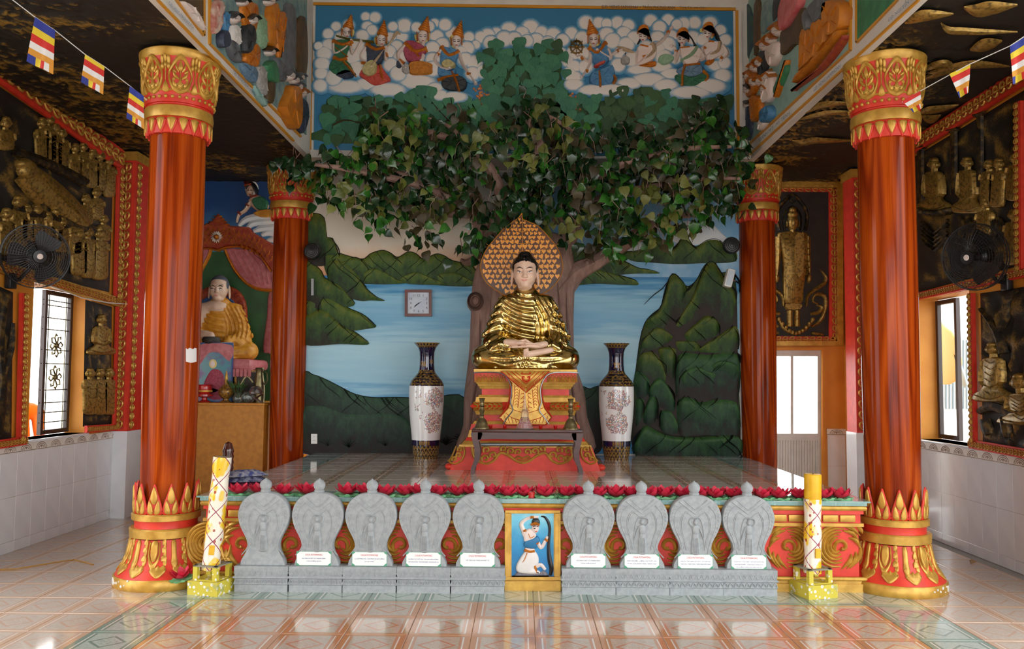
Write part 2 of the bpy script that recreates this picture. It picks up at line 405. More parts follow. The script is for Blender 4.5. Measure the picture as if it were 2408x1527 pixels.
struct('wall_front_added', MB().box(-4.9, -3.4, -3.2, -3, 0, ZC + .1).box(3.6, 4.5, -3.2, -3, 0, ZC + .1).box(-4.9, 4.5, -3.2, -3, 4.0, 8.2), 'ochre_paint', None, 0)  # unseen wall behind the camera, added to narrow reflections and direct the daylight
mat('concrete', '#b9b4aa', '#a8a298', .8, scale=2); struct('ground_outside', MB().box(-25, -4.92, -15, 30, -.2, -.1).box(4.52, 25, -15, 30, -.2, -.1).box(-4.92, 4.52, -15, -3.02, -.2, -.1).box(-4.92, 4.52, 11.62, 30, -.2, -.1), 'concrete', None, 0)
def wtile(w, h, m):                       # tile standing on a wall facing +X
    k = ('w', w, h, m)
    if k not in tb:
        b = .002; q = MB(); q.add([(z, y * (w / 2 - i), x * (h / 2 - i)) for i, z in ((0, -.002), (0, .006 - b), (b, .006)) for x, y in ((-1, -1), (1, -1), (1, 1), (-1, 1))],
                                 [(a + i, a + (i + 1) % 4, a + 4 + (i + 1) % 4, a + 4 + i) for a in (0, 4) for i in range(4)] + [(8, 9, 10, 11)])
        tb[k] = q.mesh('tile', 0); tb[k].materials.append(MATS[m])
    return tb[k]
bt = MB().box(-.002, .012, -.124, .124, -.04, .04).mesh('border_tile', 0); bt.materials.append(MATS['cream_tile'])
q = MB()
for k in range(3): q.tube([(.012, .085 * math.cos(t) * (1 - k * .28), -.025 + .055 * (1 - k * .28) * math.sin(t)) for t in np.linspace(0, PI, 9)], .004, 4)
q.tube([(.012, -.122, -.034), (.012, .122, -.034)], .003, 4); q.ball((.012, 0, -.012), (.004, .012, .012), 8, 6)
bm_ = q.mesh('motif'); bm_.materials.append(MATS['motif_brown'])
def dado(w, x, rz, y0, y1):
    for zc, hh in ((.05, .1), (.3, .4), (.7, .4)):
        n = int((y1 - y0) / .25)
        for k in range(n):
            o = obj('tile', wtile(.2485, hh - .0015, 'white_tile'), None, w); o.location = (x, y0 + .25 * (k + .5), zc); o.rotation_euler = (0, 0, rz)
            if zc == .7:
                b = obj('border_tile', bt, None, w); b.location = (x, y0 + .25 * (k + .5), .94); b.rotation_euler = (0, 0, rz); obj('motif', bm_, None, b)
dado(wl, XWL, 0, 6.05, 9.8); dado(wr, XWR, PI, 5.6, 10.6)
# sill slabs
struct('trim_1', MB().bbox(XWL - .26, XWL + .02, 7.94, 9.06, .975, 1.0, .004), 'white_tile', None); struct('trim_2', MB().bbox(XWR - .02, XWR + .26, 7.96, 9.08, .975, 1.0, .004), 'white_tile', None)
# left pilaster: white tile foot, red shaft with gold ornament strips
def pil(name, x0, x1, y0, y1, side):
    o = struct(name, MB().box(x0, x1, y0, y1, .98, ZC), 'red_paint'); 
    tag(MB().box(x0 - .01, x1 + .01, y0 - .01, y1 + .01, 0, .98).ob('tiled_foot', 'white_tile', o, 0))
    b = MB().box(x0 - .02, x1 + .02, y0 - .02, y1 + .02, ZC - .1, ZC - .04).box(x0 - .03, x1 + .03, y0 - .03, y1 + .03, ZC - .04, ZC); b.ob('top_moulding', 'gold_paint', o, 0)
    return o
def orn_strip(P_, p0, p1, w, parent, n=None, name='ornament_strip', wx=None):
    """gold strip with a row of leaf scrolls between two wall points (world), w = width in metres, wx = across direction, raised along P_.n"""
    p0, p1 = Vector(p0), Vector(p1); L = (p1 - p0).length; e = (p1 - p0) / L; N = Vector(P_); c = N.cross(e).normalized(); k = n or max(2, int(L / (w * .95)))
    b = MB(); b.prism([p0 - c * w / 2, p1 - c * w / 2, p1 + c * w / 2, p0 + c * w / 2], N * .008); o = b.ob(name, 'gold_dull', parent, 0)
    g = MB()
    for i in range(k):
        m0 = p0 + e * (L * (i + .5) / k); s = L / k
        def at(u, v_, h): return m0 + e * (u * s) + c * (v_ * w) + N * h
        for sg in (-1, 1):
            q = cr([(*at(-.42, sg * .06, .009), .05 * w), (*at(-.15, sg * .36, .014), .11 * w), (*at(.2, sg * .4, .015), .12 * w), (*at(.36, sg * .2, .014), .09 * w), (*at(.18, sg * .1, .012), .05 * w)], 2, False); g.tube([p[:3] for p in q], [p[3] for p in q], 5, flat=.7)
        q = cr([(*at(-.48, 0, .008), .02 * w), (*at(-.15, 0, .013), .12 * w), (*at(.15, 0, .015), .1 * w), (*at(.5, 0, .01), .015 * w)], 2, False); g.tube([p[:3] for p in q], [p[3] for p in q], 5)
    g.ob('scroll_carving', 'gold_paint', o); return o
mat('gold_dull', '#b83a20', '#a83320', .5, .1, 20)
pl1 = pil('trim_3', XWL - .05, XWL + .16, 9.62, 9.98, 1)
orn_strip((1, 0, 0), (XWL + .16, 9.7, 1.0), (XWL + .16, 9.7, ZC - .12), .1, pl1); orn_strip((0, -1, 0), (XWL + .06, 9.62, 1.0), (XWL + .06, 9.62, ZC - .12), .12, pl1)
pl2 = pil('trim_4', XWR - .16, XWR + .05, 10.32, 10.62, -1)
orn_strip((0, -1, 0), (XWR - .075, 10.32, 1.0), (XWR - .075, 10.32, ZC - .12), .13, pl2)
# ---------------------------------------------------------------- rear walls
struct('wall_back', MB().box(-2.62, 2.75, YB, YB + .2, 0, ZC), 'white_paint')
struct('wall_back_upper', MB().box(XNL - .07, XNR + .07, YU, YB + .2, ZC - .02, 8.2), 'white_paint', None, 0)
struct('wall_aisle_left', MB().box(-4.9, -2.5, YAL, YAL + .2, 0, ZC + .1), 'ochre_paint')
# right aisle rear wall with a doorway (pixel box of the door on that wall)
d0, d1 = PAR.p(1790, 822), PAR.p(1932, 822); DX0, DX1, DZ = d0[0] - .35, d1[0], d1[2]
struct('wall_aisle_right', MB().box(2.2, DX0, YAR, YAR + .2, 0, ZC + .1).box(DX1, 4.5, YAR, YAR + .2, 0, ZC + .1).box(DX0, DX1, YAR, YAR + .2, DZ, ZC + .1), 'ochre_paint', None, 0)
# dado of the right aisle's rear wall
war = bpy.data.objects['wall_aisle_right']
for zc in (.3, .7):
    o = obj('tile', wtile(XWR - DX1 - .06, .398, 'white_tile'), None, war); o.location = ((XWR + DX1 + .05) / 2, YAR, zc); o.rotation_euler = (0, 0, -PI / 2)
o = obj('border_tile', bt, None, war); o.location = ((XWR + DX1 + .05) / 2, YAR, .94); o.rotation_euler = (0, 0, -PI / 2); o.scale = (1, 1.0, 1); obj('motif', bm_, None, o)
# ---------------------------------------------------------------- nave: side walls over the columns, high ceiling, aisle ceilings
struct('wall_nave_left', MB().box(XNL - .07, XNL, -3, YU, ZC - .02, 8.2), 'white_paint'); struct('wall_nave_right', MB().box(XNR, XNR + .07, -3, YU, ZC - .02, 8.2), 'white_paint')
struct('ceiling', MB().box(-3.2, 3.3, -3, YB, 8.1, 8.3), 'white_paint')
from mathutils import noise as mn
def carved_ceiling(name, x0, x1, y0, y1, st, seed):
    nx, ny = int((x1 - x0) / st), int((y1 - y0) / st); vs = []; hg = []
    for j in range(ny + 1):
        for i in range(nx + 1):
            x, y = x0 + (x1 - x0) * i / nx, y0 + (y1 - y0) * j / ny
            a = mn.noise(Vector((x * .9 + seed, y * .7, 3.1))); b = mn.noise(Vector((x * 2.6 + a * 2, y * 4.5 + a * 3, seed)))
            c = 1 - abs(mn.noise(Vector((x * 7 + a * 3, y * 11 + b, seed + 5)))) * 2.2; d = mn.noise(Vector((x * 30, y * 30, 1.)))
            patch = max(0., min(1., (a + .18) * 2.6)); h = max(0, (c * .45 + b * .4 + d * .6)) * (.15 + .85 * patch)
            vs.append((x, y, ZC + .03 - h * .055)); hg.append(max(0., min(1., h * 1.25)))
    fs = [(j * (nx + 1) + i, (j + 1) * (nx + 1) + i, (j + 1) * (nx + 1) + i + 1, j * (nx + 1) + i + 1) for j in range(ny) for i in range(nx)]
    me = bpy.data.meshes.new(name); me.from_pydata(vs, [], fs); me.shade_smooth(); at = me.attributes.new('hgt', 'FLOAT', 'POINT'); at.data.foreach_set('value', hg)
    o = obj(name, me, 'bronze_relief'); o['kind'] = 'structure'; return o
cl = carved_ceiling('ceiling_aisle_left', XWL - .1, XNL - .05, 4.2, 11.4, .03, 2.3); cr_ = carved_ceiling('ceiling_aisle_right', XNR + .05, XWR + .15, 4.2, 11.3, .03, 8.1)
struct('ceiling_aisle_left_slab', MB().box(XWL - .3, XNL - .08, -3, 11.6, ZC + .05, ZC + .25), 'white_paint'); struct('ceiling_aisle_right_slab', MB().box(XNR + .08, XWR + .3, -3, 11.6, ZC + .05, ZC + .25), 'white_paint')
# ---------------------------------------------------------------- columns
m = Mt('column_wood'); n1 = m.noise(m.co('Object', (2.4, 2.4, .22)), 1.5, 1.5, .4, .5)
g = (n1 * 46).sin() * .5 + .5; fine = m.noise(m.co('Object', (34, 34, .7)), 3, 4, .6); big = m.noise(m.co('Object', (2.5, 2.5, .5)), 1.6, 2)
c = m.ramp(g * .22 + fine * .4 + big * .5 - .05, [(.25, '#541606'), (.42, '#842e0b'), (.6, '#a44410'), (.8, '#b95819')])
m.col(c).set(.11, 0, .13, .0)
class PC:
    """surface of revolution round Z (local metres): u = angle, v = height, raised h"""
    def __init__(s, prof): s.z = [p[1] for p in prof]; s.r = [p[0] for p in prof]
    def p(s, u, v, h=0.):
        r = float(np.interp(v, s.z, s.r)) + h; return (r * math.cos(u), r * math.sin(u), v)
    def px(s, u, v): return .25
def ring(name, prof, m, parent, seg=48): return MB().lathe(prof, seg).ob(name, m, parent)
CAPP = [(.238, 3.53), (.242, 3.66), (.25, 3.66), (.25, 3.75), (.245, 3.76), (.256, 3.8), (.272, 3.88), (.282, 3.96), (.282, 4.03), (.286, 4.09), (.302, 4.13)]
def col_build():
    t = thing('column', 'x', 'column')
    ring('shaft', [(.2, .0), (.205, .8), (.213, 1.6), (.216, 2.6), (.212, 3.7)], 'column_wood', t)
    # foot
    ring('foot_disc', [(.372, 0), (.378, .01), (.376, .075), (.368, .085), (.2, .085)], 'gold_paint', t, 64)
    sk = [(.362, .085), (.345, .11), (.31, .16), (.28, .22), (.262, .3), (.25, .36)]
    ring('lotus_skirt', sk, 'red_paint', t)
    PCs = PC(sk)
    for k in range(24):
        a = 2 * PI * k / 24 + .1; b = MB()
        if k % 4 == 0:
            b.puff(PCs, [(a - .06, .35), (a + .06, .35), (a + .065, .25), (a + .08, .19), (a, .15), (a - .08, .19), (a - .065, .25)], .016, .03, 3)
        elif k % 4 == 2:
            b.limb(PCs, [(a - .13, .35), (a - .14, .25), (a, .175), (a + .14, .25), (a + .13, .35)], .022, .014)
            b.puff(PCs, [(a - .085, .35), (a + .085, .35), (a + .09, .25), (a, .205), (a - .09, .25)], .018, .03, 3)
        else:
            for q, (zz, ww) in enumerate(((.33, .05), (.275, .055), (.215, .065))): b.limb(PCs, [(a - ww, zz + .012), (a + ww * .6, zz + .018), (a + ww * .7, zz - .015), (a - ww * .3, zz - .012)], [.02, .03, .025, .015], .014)
        b.ob('skirt_petal', 'gold_paint', t)
        if k % 2: continue
        b = MB(); a2 = a + PI / 24
        b.puff(PCs, [(a2, .098), (a2 + .11, .12), (a2 + .19, .15), (a2 + .14, .185), (a2 + .05, .17), (a2, .185), (a2 - .05, .17), (a2 - .14, .185), (a2 - .19, .15), (a2 - .11, .12)], .015, .04, 3); b.ob('leaf_scroll', 'gold_paint', t)
    ring('ring', [(.25, .365), (.268, .37), (.27, .43), (.262, .44), (.2, .44)], 'gold_paint', t); ring('neck_ring', [(.235, .44), (.232, .46), (.238, .495)], 'red_paint', t)
    ring('ring', [(.24, .495), (.257, .5), (.258, .54), (.25, .55), (.2, .55)], 'gold_paint', t)
    PCb = PC([(.23, .55), (.232, .8)])
    me = mi = None
    for k in range(12):
        if me is None:
            me = MB().puff(PCb, [(-.23, .55), (.23, .55), (.25, .61), (.12, .71), (0, .785), (-.12, .71), (-.25, .61)], .012, .03, 4).mesh('crown_petal'); me.materials.append(MATS['red_paint'])
            b = MB(); PCd = PC([(.241, .55), (.243, .8)])
            b.puff(PCd, [(0, .765), (.1, .7), (.1, .655), (0, .63), (-.1, .655), (-.1, .7)], .01, .02, 3)
            for sg in (-1, 1): b.puff(PCd, [(sg * .02, .56), (sg * .17, .56), (sg * .2, .6), (sg * .15, .66), (sg * .06, .62)], .01, .02, 3)
            mi = b.mesh('gold_inlay'); mi.materials.append(MATS['gold_paint'])
        o = obj('crown_petal', me, None, t); o.rotation_euler = (0, 0, 2 * PI * k / 12); obj('gold_inlay', mi, None, o)
    # capital
    ring('capital', [(.2, 3.53)] + CAPP, 'red_paint', t); PCc = PC(CAPP)
    ring('capital_rim', [(.25, 4.12), (.3, 4.125), (.313, 4.15), (.318, 4.19), (.3, 4.205)], 'gold_paint', t)
    ring('ring', [(.22, 3.655), (.262, 3.66), (.268, 3.7), (.262, 3.745), (.22, 3.75)], 'gold_paint', t)
    ring('bead_ring', [(.24, 3.85), (.275, 3.855), (.272, 3.87), (.25, 3.875)], 'gold_paint', t); ring('bead_band', [(.24, 3.765), (.262, 3.77), (.264, 3.8), (.262, 3.835), (.268, 3.845), (.25, 3.85)], 'red_paint', t)
    b = MB()
    for k in range(32): b.ball(PCc.p(2 * PI * k / 32, 3.808, .01), .0145, 8, 6)
    b.ob('bead_row', 'gold_paint', t)
    me = None
    for k in range(18):
        if me is None:
            PCp = PC([(.235, 3.4), (.24, 3.7)]); b = MB().puff(PCp, [(-.155, 3.655), (.155, 3.655), (.15, 3.6), (.07, 3.555), (0, 3.52), (-.07, 3.555), (-.15, 3.6)], .014, .03, 3)
            me = b.mesh('pendant_petal'); me.materials.append(MATS['red_paint'])
            PCq = PC([(.249, 3.4), (.254, 3.7)]); mi = MB().puff(PCq, [(-.11, 3.645), (.11, 3.645), (.1, 3.605), (0, 3.54), (-.1, 3.605)], .009, .015, 2).mesh('gold_inlay'); mi.materials.append(MATS['gold_paint'])
        o = obj('pendant_petal', me, None, t); o.rotation_euler = (0, 0, 2 * PI * k / 18); obj('gold_inlay', mi, None, o)
    me = None
    for k in range(8):
        if me is None:
            b = MB(); Z0 = 3.845
            b.limb(PCc, [(0, Z0 + .005), (-.2, Z0 + .035), (-.3, Z0 + .12), (-.22, Z0 + .2), (0, Z0 + .275), (.22, Z0 + .2), (.3, Z0 + .12), (.2, Z0 + .035), (0, Z0 + .005)], .024, .018)
            b.puff(PCc, [(0, Z0 + .1), (.07, Z0 + .06), (.09, Z0 + .04), (0, Z0 + .02), (-.09, Z0 + .04), (-.07, Z0 + .06)], .018, .02, 3)
            b.puff(PCc, [(0, Z0 + .25), (.06, Z0 + .2), (.05, Z0 + .17), (0, Z0 + .16), (-.05, Z0 + .17), (-.06, Z0 + .2)], .018, .02, 3)
            b.limb(PCc, [(0, Z0 + .09), (0, Z0 + .17)], .022, .014)
            for sg in (-1, 1):
                b.limb(PCc, [(sg * .02, Z0 + .06), (sg * .14, Z0 + .05), (sg * .2, Z0 + .09), (sg * .13, Z0 + .1)], [.01, .022, .022, .01], .014)
                b.limb(PCc, [(sg * .03, Z0 + .1), (sg * .15, Z0 + .13), (sg * .19, Z0 + .165), (sg * .1, Z0 + .15)], [.01, .022, .02, .01], .014)
                b.limb(PCc, [(sg * .04, Z0 + .16), (sg * .12, Z0 + .2), (sg * .1, Z0 + .225)], [.012, .026, .01], .012)
            me = b.mesh('lotus_panel'); me.materials.append(MATS['gold_paint'])
            b = MB(); a = PI / 8
            for q, (dz, ww) in enumerate(((.2, .03), (.245, .045))):
                for sg in (-1, 0, 1): b.dome(PCc, a + sg * .085, Z0 + dz + (.012 if sg == 0 else 0), .05, .028 + .01 * q, .02)
            b.puff(PCc, [(a, Z0 + .09), (a + .1, Z0 + .01), (a, Z0 - .005), (a - .1, Z0 + .01)], .016, .02, 2); b.limb(PCc, [(a, Z0 + .08), (a, Z0 + .2)], [.012, .03], .012)
            mf = b.mesh('fan_leaf'); mf.materials.append(MATS['gold_paint'])
        o = obj('lotus_panel', me, None, t); o.rotation_euler = (0, 0, 2 * PI * k / 8 + PI / 8); o = obj('fan_leaf', mf, None, t); o.rotation_euler = (0, 0, 2 * PI * k / 8 + PI / 8)
    return t
c0 = col_build(); c0.location = (-2.81, 6.75, 0)
c0['label'] = 'tall varnished wood column left of the altar platform, nearest, red and gold carved capital'
dup(c0, (2.93, 6.78, 0), .3, 'tall varnished wood column right of the altar platform, nearest, with chipped gold foot disc')
for loc, rz, lab in (((-2.86, 10.33, 0), 1.1, 'varnished wood column at the left edge of the lake mural, beside the yellow monk altar'), ((2.87, 10.33, 0), .7, 'varnished wood column at the right edge of the lake mural, beside the aluminium door')):
    r = dup(c0, loc, rz, lab); zmin = lambda o: min((o.matrix_basis @ q.co).z for q in o.data.vertices)
    for ch in list(r.children):
        if not ch.name.startswith('shaft') and zmin(ch) < 1:      # the rear pair stands plain on the floor
            for g in list(ch.children): bpy.data.objects.remove(g)
            bpy.data.objects.remove(ch)
mat('bare_plaster', '#d9d5cc', None, .8); rc = random.Random(3)
for nm, a0, rz in (('column', -2.5, 0.), ('column.001', -.62, .3)):
    b = MB(); PK = PC([(.377, 0), (.377, .09)])
    for a, z_, r in [(a0, .045, .032)] + [(a0 + (-.12 - .09 * k) * (1 if a0 > -1 else -1), .03 + .05 * rc.random(), .006 + .007 * rc.random()) for k in range(6)]: b.puff(PK, [(a - rz + r * 3 * math.cos(t) * rc.uniform(.7, 1.1), z_ + r * math.sin(t) * rc.uniform(.7, 1.1)) for t in np.linspace(0, 2 * PI, 9)[:-1]], .003, .003, 2)
    b.ob('paint_chips', 'bare_plaster', bpy.data.objects[nm])['kind'] = 'stuff'
# ---------------------------------------------------------------- altar platform
PX0, PX1 = -2.5, 2.66
plat = thing('altar_platform', 'wide low altar platform with tiled top and red front carved with gold scrolls', 'platform')
MB().box(PX0 + .07, PX1 - .07, YF, YB - .02, .0, .66).ob('core', 'red_paint', plat, 0)
def band(name, z0, z1, o, m, r=0):
    b = MB(); x0, x1, y0 = PX0 + .07 - o, PX1 - .07 + o, YF - o
    if r:
        n = 6; pr = [(math.sin(PI * k / n) * (z1 - z0) * .5, z0 + (z1 - z0) * (1 - math.cos(PI * k / n)) / 2) for k in range(n + 1)]
        vs = []
        for dx, z in pr: vs += [(x0 - dx, 9.9, z), (x0 - dx, y0 - dx, z), (x1 + dx, y0 - dx, z), (x1 + dx, 9.9, z)]
        b.add(vs, [(k * 4 + i, k * 4 + i + 1, k * 4 + 5 + i, k * 4 + 4 + i) for k in range(n) for i in range(3)])
    else: b.box(x0, x1, y0, y0 + .3, z0, z1).box(x0, x0 + .3, y0 + .3, 9.9, z0, z1).box(x1 - .3, x1, y0 + .3, 9.9, z0, z1)
    return b.ob(name, m, plat, 30)
band('slab_edge', .655, .682, .05, 'platform_tile_green'); band('cornice', .615, .655, .03, 'gold_paint', 1); band('fascia', .59, .615, .03, 'red_paint')
band('frieze', .52, .59, .012, 'red_paint'); band('moulding', .495, .52, .03, 'gold_paint')
band('plinth', 0, .062, .03, 'gold_paint'); band('plinth_step', .062, .085, .018, 'gold_paint'); band('plinth_moulding', .085, .118, .028, 'gold_paint', 1)
bl = MB().bbox(-.058, .058, -.015, .015, -.026, .026, .004).mesh('frieze_block'); bl.materials.append(MATS['gold_paint'])
n = 38
for k in range(n):
    o = obj('frieze_block', bl, None, plat); o.location = (PX0 + .16 + (PX1 - PX0 - .32) * k / (n - 1), YF - .014, .555)
nx, ny = 13, 10; tw, td = (PX1 - PX0 + .02) / nx, (YB - YF + .05) / ny
for i in range(nx):
    for j in range(ny):
        o = obj('tile', tile_mesh(round(tw - .002, 4), round(td - .002, 4), .012, 'platform_tile_green' if i in (0, nx - 1) or j == 0 else 'platform_tile'), None, plat)
        o.location = (PX0 - .01 + tw * (i + .5), YF - .05 + td * (j + .5), ZP)
# gold scrolls on the red front
def scroll(b, P, cx, cy, R, sg=1):
    f = lambda x, y: (cx + sg * x * R, cy + y * R)
    for k in range(5):                                   # big leaf curling anticlockwise round the heart
        r0 = .98 - .14 * k; a0, a1 = -1.1 - .1 * k, -4.9 - .12 * k
        pts = [f(-.08 + r * math.cos(a), r * math.sin(a)) for t in np.linspace(0, 1, 9) for a, r in [(a0 + (a1 - a0) * t, r0 * (1 - .1 * t) - .05 * k * t)]]
        b.limb(P, pts, [R * (.02 + .075 * math.sin(PI * t) ** .6) for t in np.linspace(0.02, .98, 9)], .02 + .002 * k, 3)
    b.limb(P, [f(.12 + r * math.cos(a), -.02 + r * math.sin(a)) for a, r in zip(np.linspace(2.2, 8.2, 10), np.linspace(.36, .1, 10))], [R * .03] + [R * .085] * 8 + [R * .1], .028, 3)
    for pts in ([(.1, -.98), (.55, -.85), (.95, -.5)], [(.2, -.72), (.6, -.62), (.9, -.25)], [(.45, -.4), (.75, -.3), (.95, .05)], [(.98, .0), (.9, .45), (.5, .95)], [(.75, .2), (.72, .55), (.35, .98)], [(.55, .3), (.5, .6), (.1, 1.0)], [(.75, -1.0), (.95, -.8), (1.05, -.6)], [(-1.05, .75), (-.8, .95), (-.5, 1.02)]):
        b.limb(P, [f(*q) for q in pts], [R * .03, R * .11, R * .02], .024, 3)
    return b
for k, (cx, sg, R) in enumerate([(1972, 1, 53), (1858, -1, 53), (1700, 1, 56), (1577, -1, 56), (1450, 1, 56), (1335, -1, 52), (1170, 1, 52), (1060, -1, 56), (935, 1, 56), (806, -1, 56), (680, 1, 56), (575, -1, 56), (492, 1, 52)]):
    scroll(MB(), PF, cx, 1287 - 3 + (cx - 1236) * .004, R, sg).ob('scroll_carving', 'gold_paint', plat)
# framed painting in the middle of the front
PFF = PY(YF - .02)
fr = MB(); fr.quad(PFF, 1187, 1206, 1318, 1391, .035, -.01); fo = fr.ob('picture_frame', 'gold_paint', plat, 0)
PFG = PY(YF - .055)
b = MB()
for x0, x1 in ((1188, 1200), (1305, 1317)): b.quad(PFG, x0, 1206, x1, 1356, .02); b.quad(PFG, x0 + 9 if x0 > 1250 else x0 - 0, 1206, x0 + 12 if x0 > 1250 else x0 + 3, 1356, .028)
b.quad(PFG, 1186, 1356, 1319, 1362, .03); b.quad(PFG, 1188, 1200, 1317, 1207, .02); b.quad(PFG, 1187, 1366, 1318, 1389, .02); b.ob('frame_moulding', 'gold_paint', fo, 0)
m = Mt('lady_sky'); v = m.co(); z = m.xyz(v)[2]; m.col(m.ramp((z * 1.6 + m.noise(v, 9, 4) * .5 - .35), [(.1, '#1a6fa8'), (.45, '#2b8fc4'), (.75, '#6fc3dd'), (1, '#b4e2ea')])).set(.4)
MB().quad(PFG, 1203, 1207, 1302, 1356, .002, -.0).ob('painted_panel', 'lady_sky', fo, 0)
def Zm(ox, oy, s): return lambda *pts: [(ox + x / s, oy + y / s) for x, y in pts]
mat('skin_white', '#e3d6cf', '#dccbc3', .45); mat('hair_black', '#101013', None, .35); mat('cloth_blue', '#2f7fae', '#276f9c', .5); mat('cloth_white', '#e4e2dd', '#d8d3cf', .5); mat('orange_gold', '#cf7e1c', '#b8640f', .42, .25, 30)
mat('rock_grey', '#5b5a63', '#7b7a83', .7, scale=40)
z = Zm(920, 1100, 4.459); lady = obj('lady_relief', None, None, plat); tag(lady, 'painted relief of a kneeling lady wringing her long black hair')
P = PFG
MB().puff(P, z((1290, 1130), (1340, 1085), (1420, 1110), (1530, 1110), (1600, 1080), (1640, 1120), (1630, 1145), (1290, 1145)), .012, 3).ob('rock', 'rock_grey', lady)
b = MB(); b.limb(P, z((1570, 512), (1610, 520), (1645, 570), (1662, 640), (1655, 740), (1650, 840), (1660, 960), (1680, 1060), (1665, 1130)), [2, 3, 4, 4, 4, 4.5, 6, 6, 4], .016)
b.dome(P, *z((1515, 575))[0], 10, 11, .016); b.ob('hair', 'hair_black', lady)
b = MB(); b.limb(P, z((1545, 520), (1480, 520), (1410, 545), (1365, 590), (1380, 645), (1410, 720)), [3.5, 4, 4.5, 5.5, 6, 7], .016)
b.puff(P, z((1390, 690), (1440, 640), (1500, 660), (1520, 730), (1480, 770), (1400, 780)), .018, 4); b.dome(P, *z((1510, 640))[0], 9, 12.5, .024, .3); b.limb(P, z((1490, 680), (1470, 740)), 5, .014)
b.limb(P, z((1530, 770), (1570, 840), (1610, 780), (1640, 720)), [5.5, 5, 4.5, 3.5], .016); b.limb(P, z((1420, 830), (1460, 860), (1500, 850)), [8, 9, 8], .012)
b.limb(P, z((1520, 1040), (1570, 1020), (1615, 1070)), [5, 5, 4], .014); b.ob('body', 'skin_white', lady)
b = MB(); b.puff(P, z((1400, 770), (1470, 740), (1530, 715), (1560, 760), (1540, 800), (1510, 850), (1400, 835)), .022, 4); b.ob('blue_top', 'cloth_blue', lady)
b = MB(); b.puff(P, z((1400, 880), (1450, 870), (1510, 880), (1545, 940), (1540, 1010), (1500, 1050), (1560, 1090), (1540, 1115), (1400, 1112), (1320, 1090), (1310, 1030), (1350, 950)), .024, 5); b.ob('white_trousers', 'cloth_white', lady)
b = MB(); b.limb(P, z((1395, 860), (1450, 885), (1505, 875)), [4, 4.5, 4], .026); b.limb(P, z((1425, 890), (1390, 970), (1350, 1010)), [3, 2.5, 1], .03)
for a_, c_ in (((1460, 520), (1495, 520)), ((1385, 665), (1415, 655)), ((1505, 1025), (1525, 1100)), ((1610, 745), (1640, 770)), ((1520, 800), (1545, 780))): b.limb(P, z(a_, c_), 3.4, .026, 1)
b.limb(P, z((1465, 600), (1510, 585), (1555, 600)), [3, 4.5, 3], .03); b.limb(P, z((1440, 690), (1460, 735), (1500, 715)), 2.6, .022); b.ob('gold_jewellery', 'orange_gold', lady)
Q9 = PY(YF - .08); b = MB(); b.limb(Q9, z((1488, 622), (1505, 612), (1520, 616)), .7, .006, 2); b.limb(Q9, z((1494, 640), (1512, 640)), .9, .006, 1); b.limb(Q9, z((1530, 618), (1545, 620)), .7, .006, 1); b.ob('eyes', 'hair_black', lady); MB().limb(Q9, z((1512, 672), (1530, 670)), 1, .006, 1).ob('lips', 'sign_red' if 'sign_red' in MATS else 'red_paint', lady)
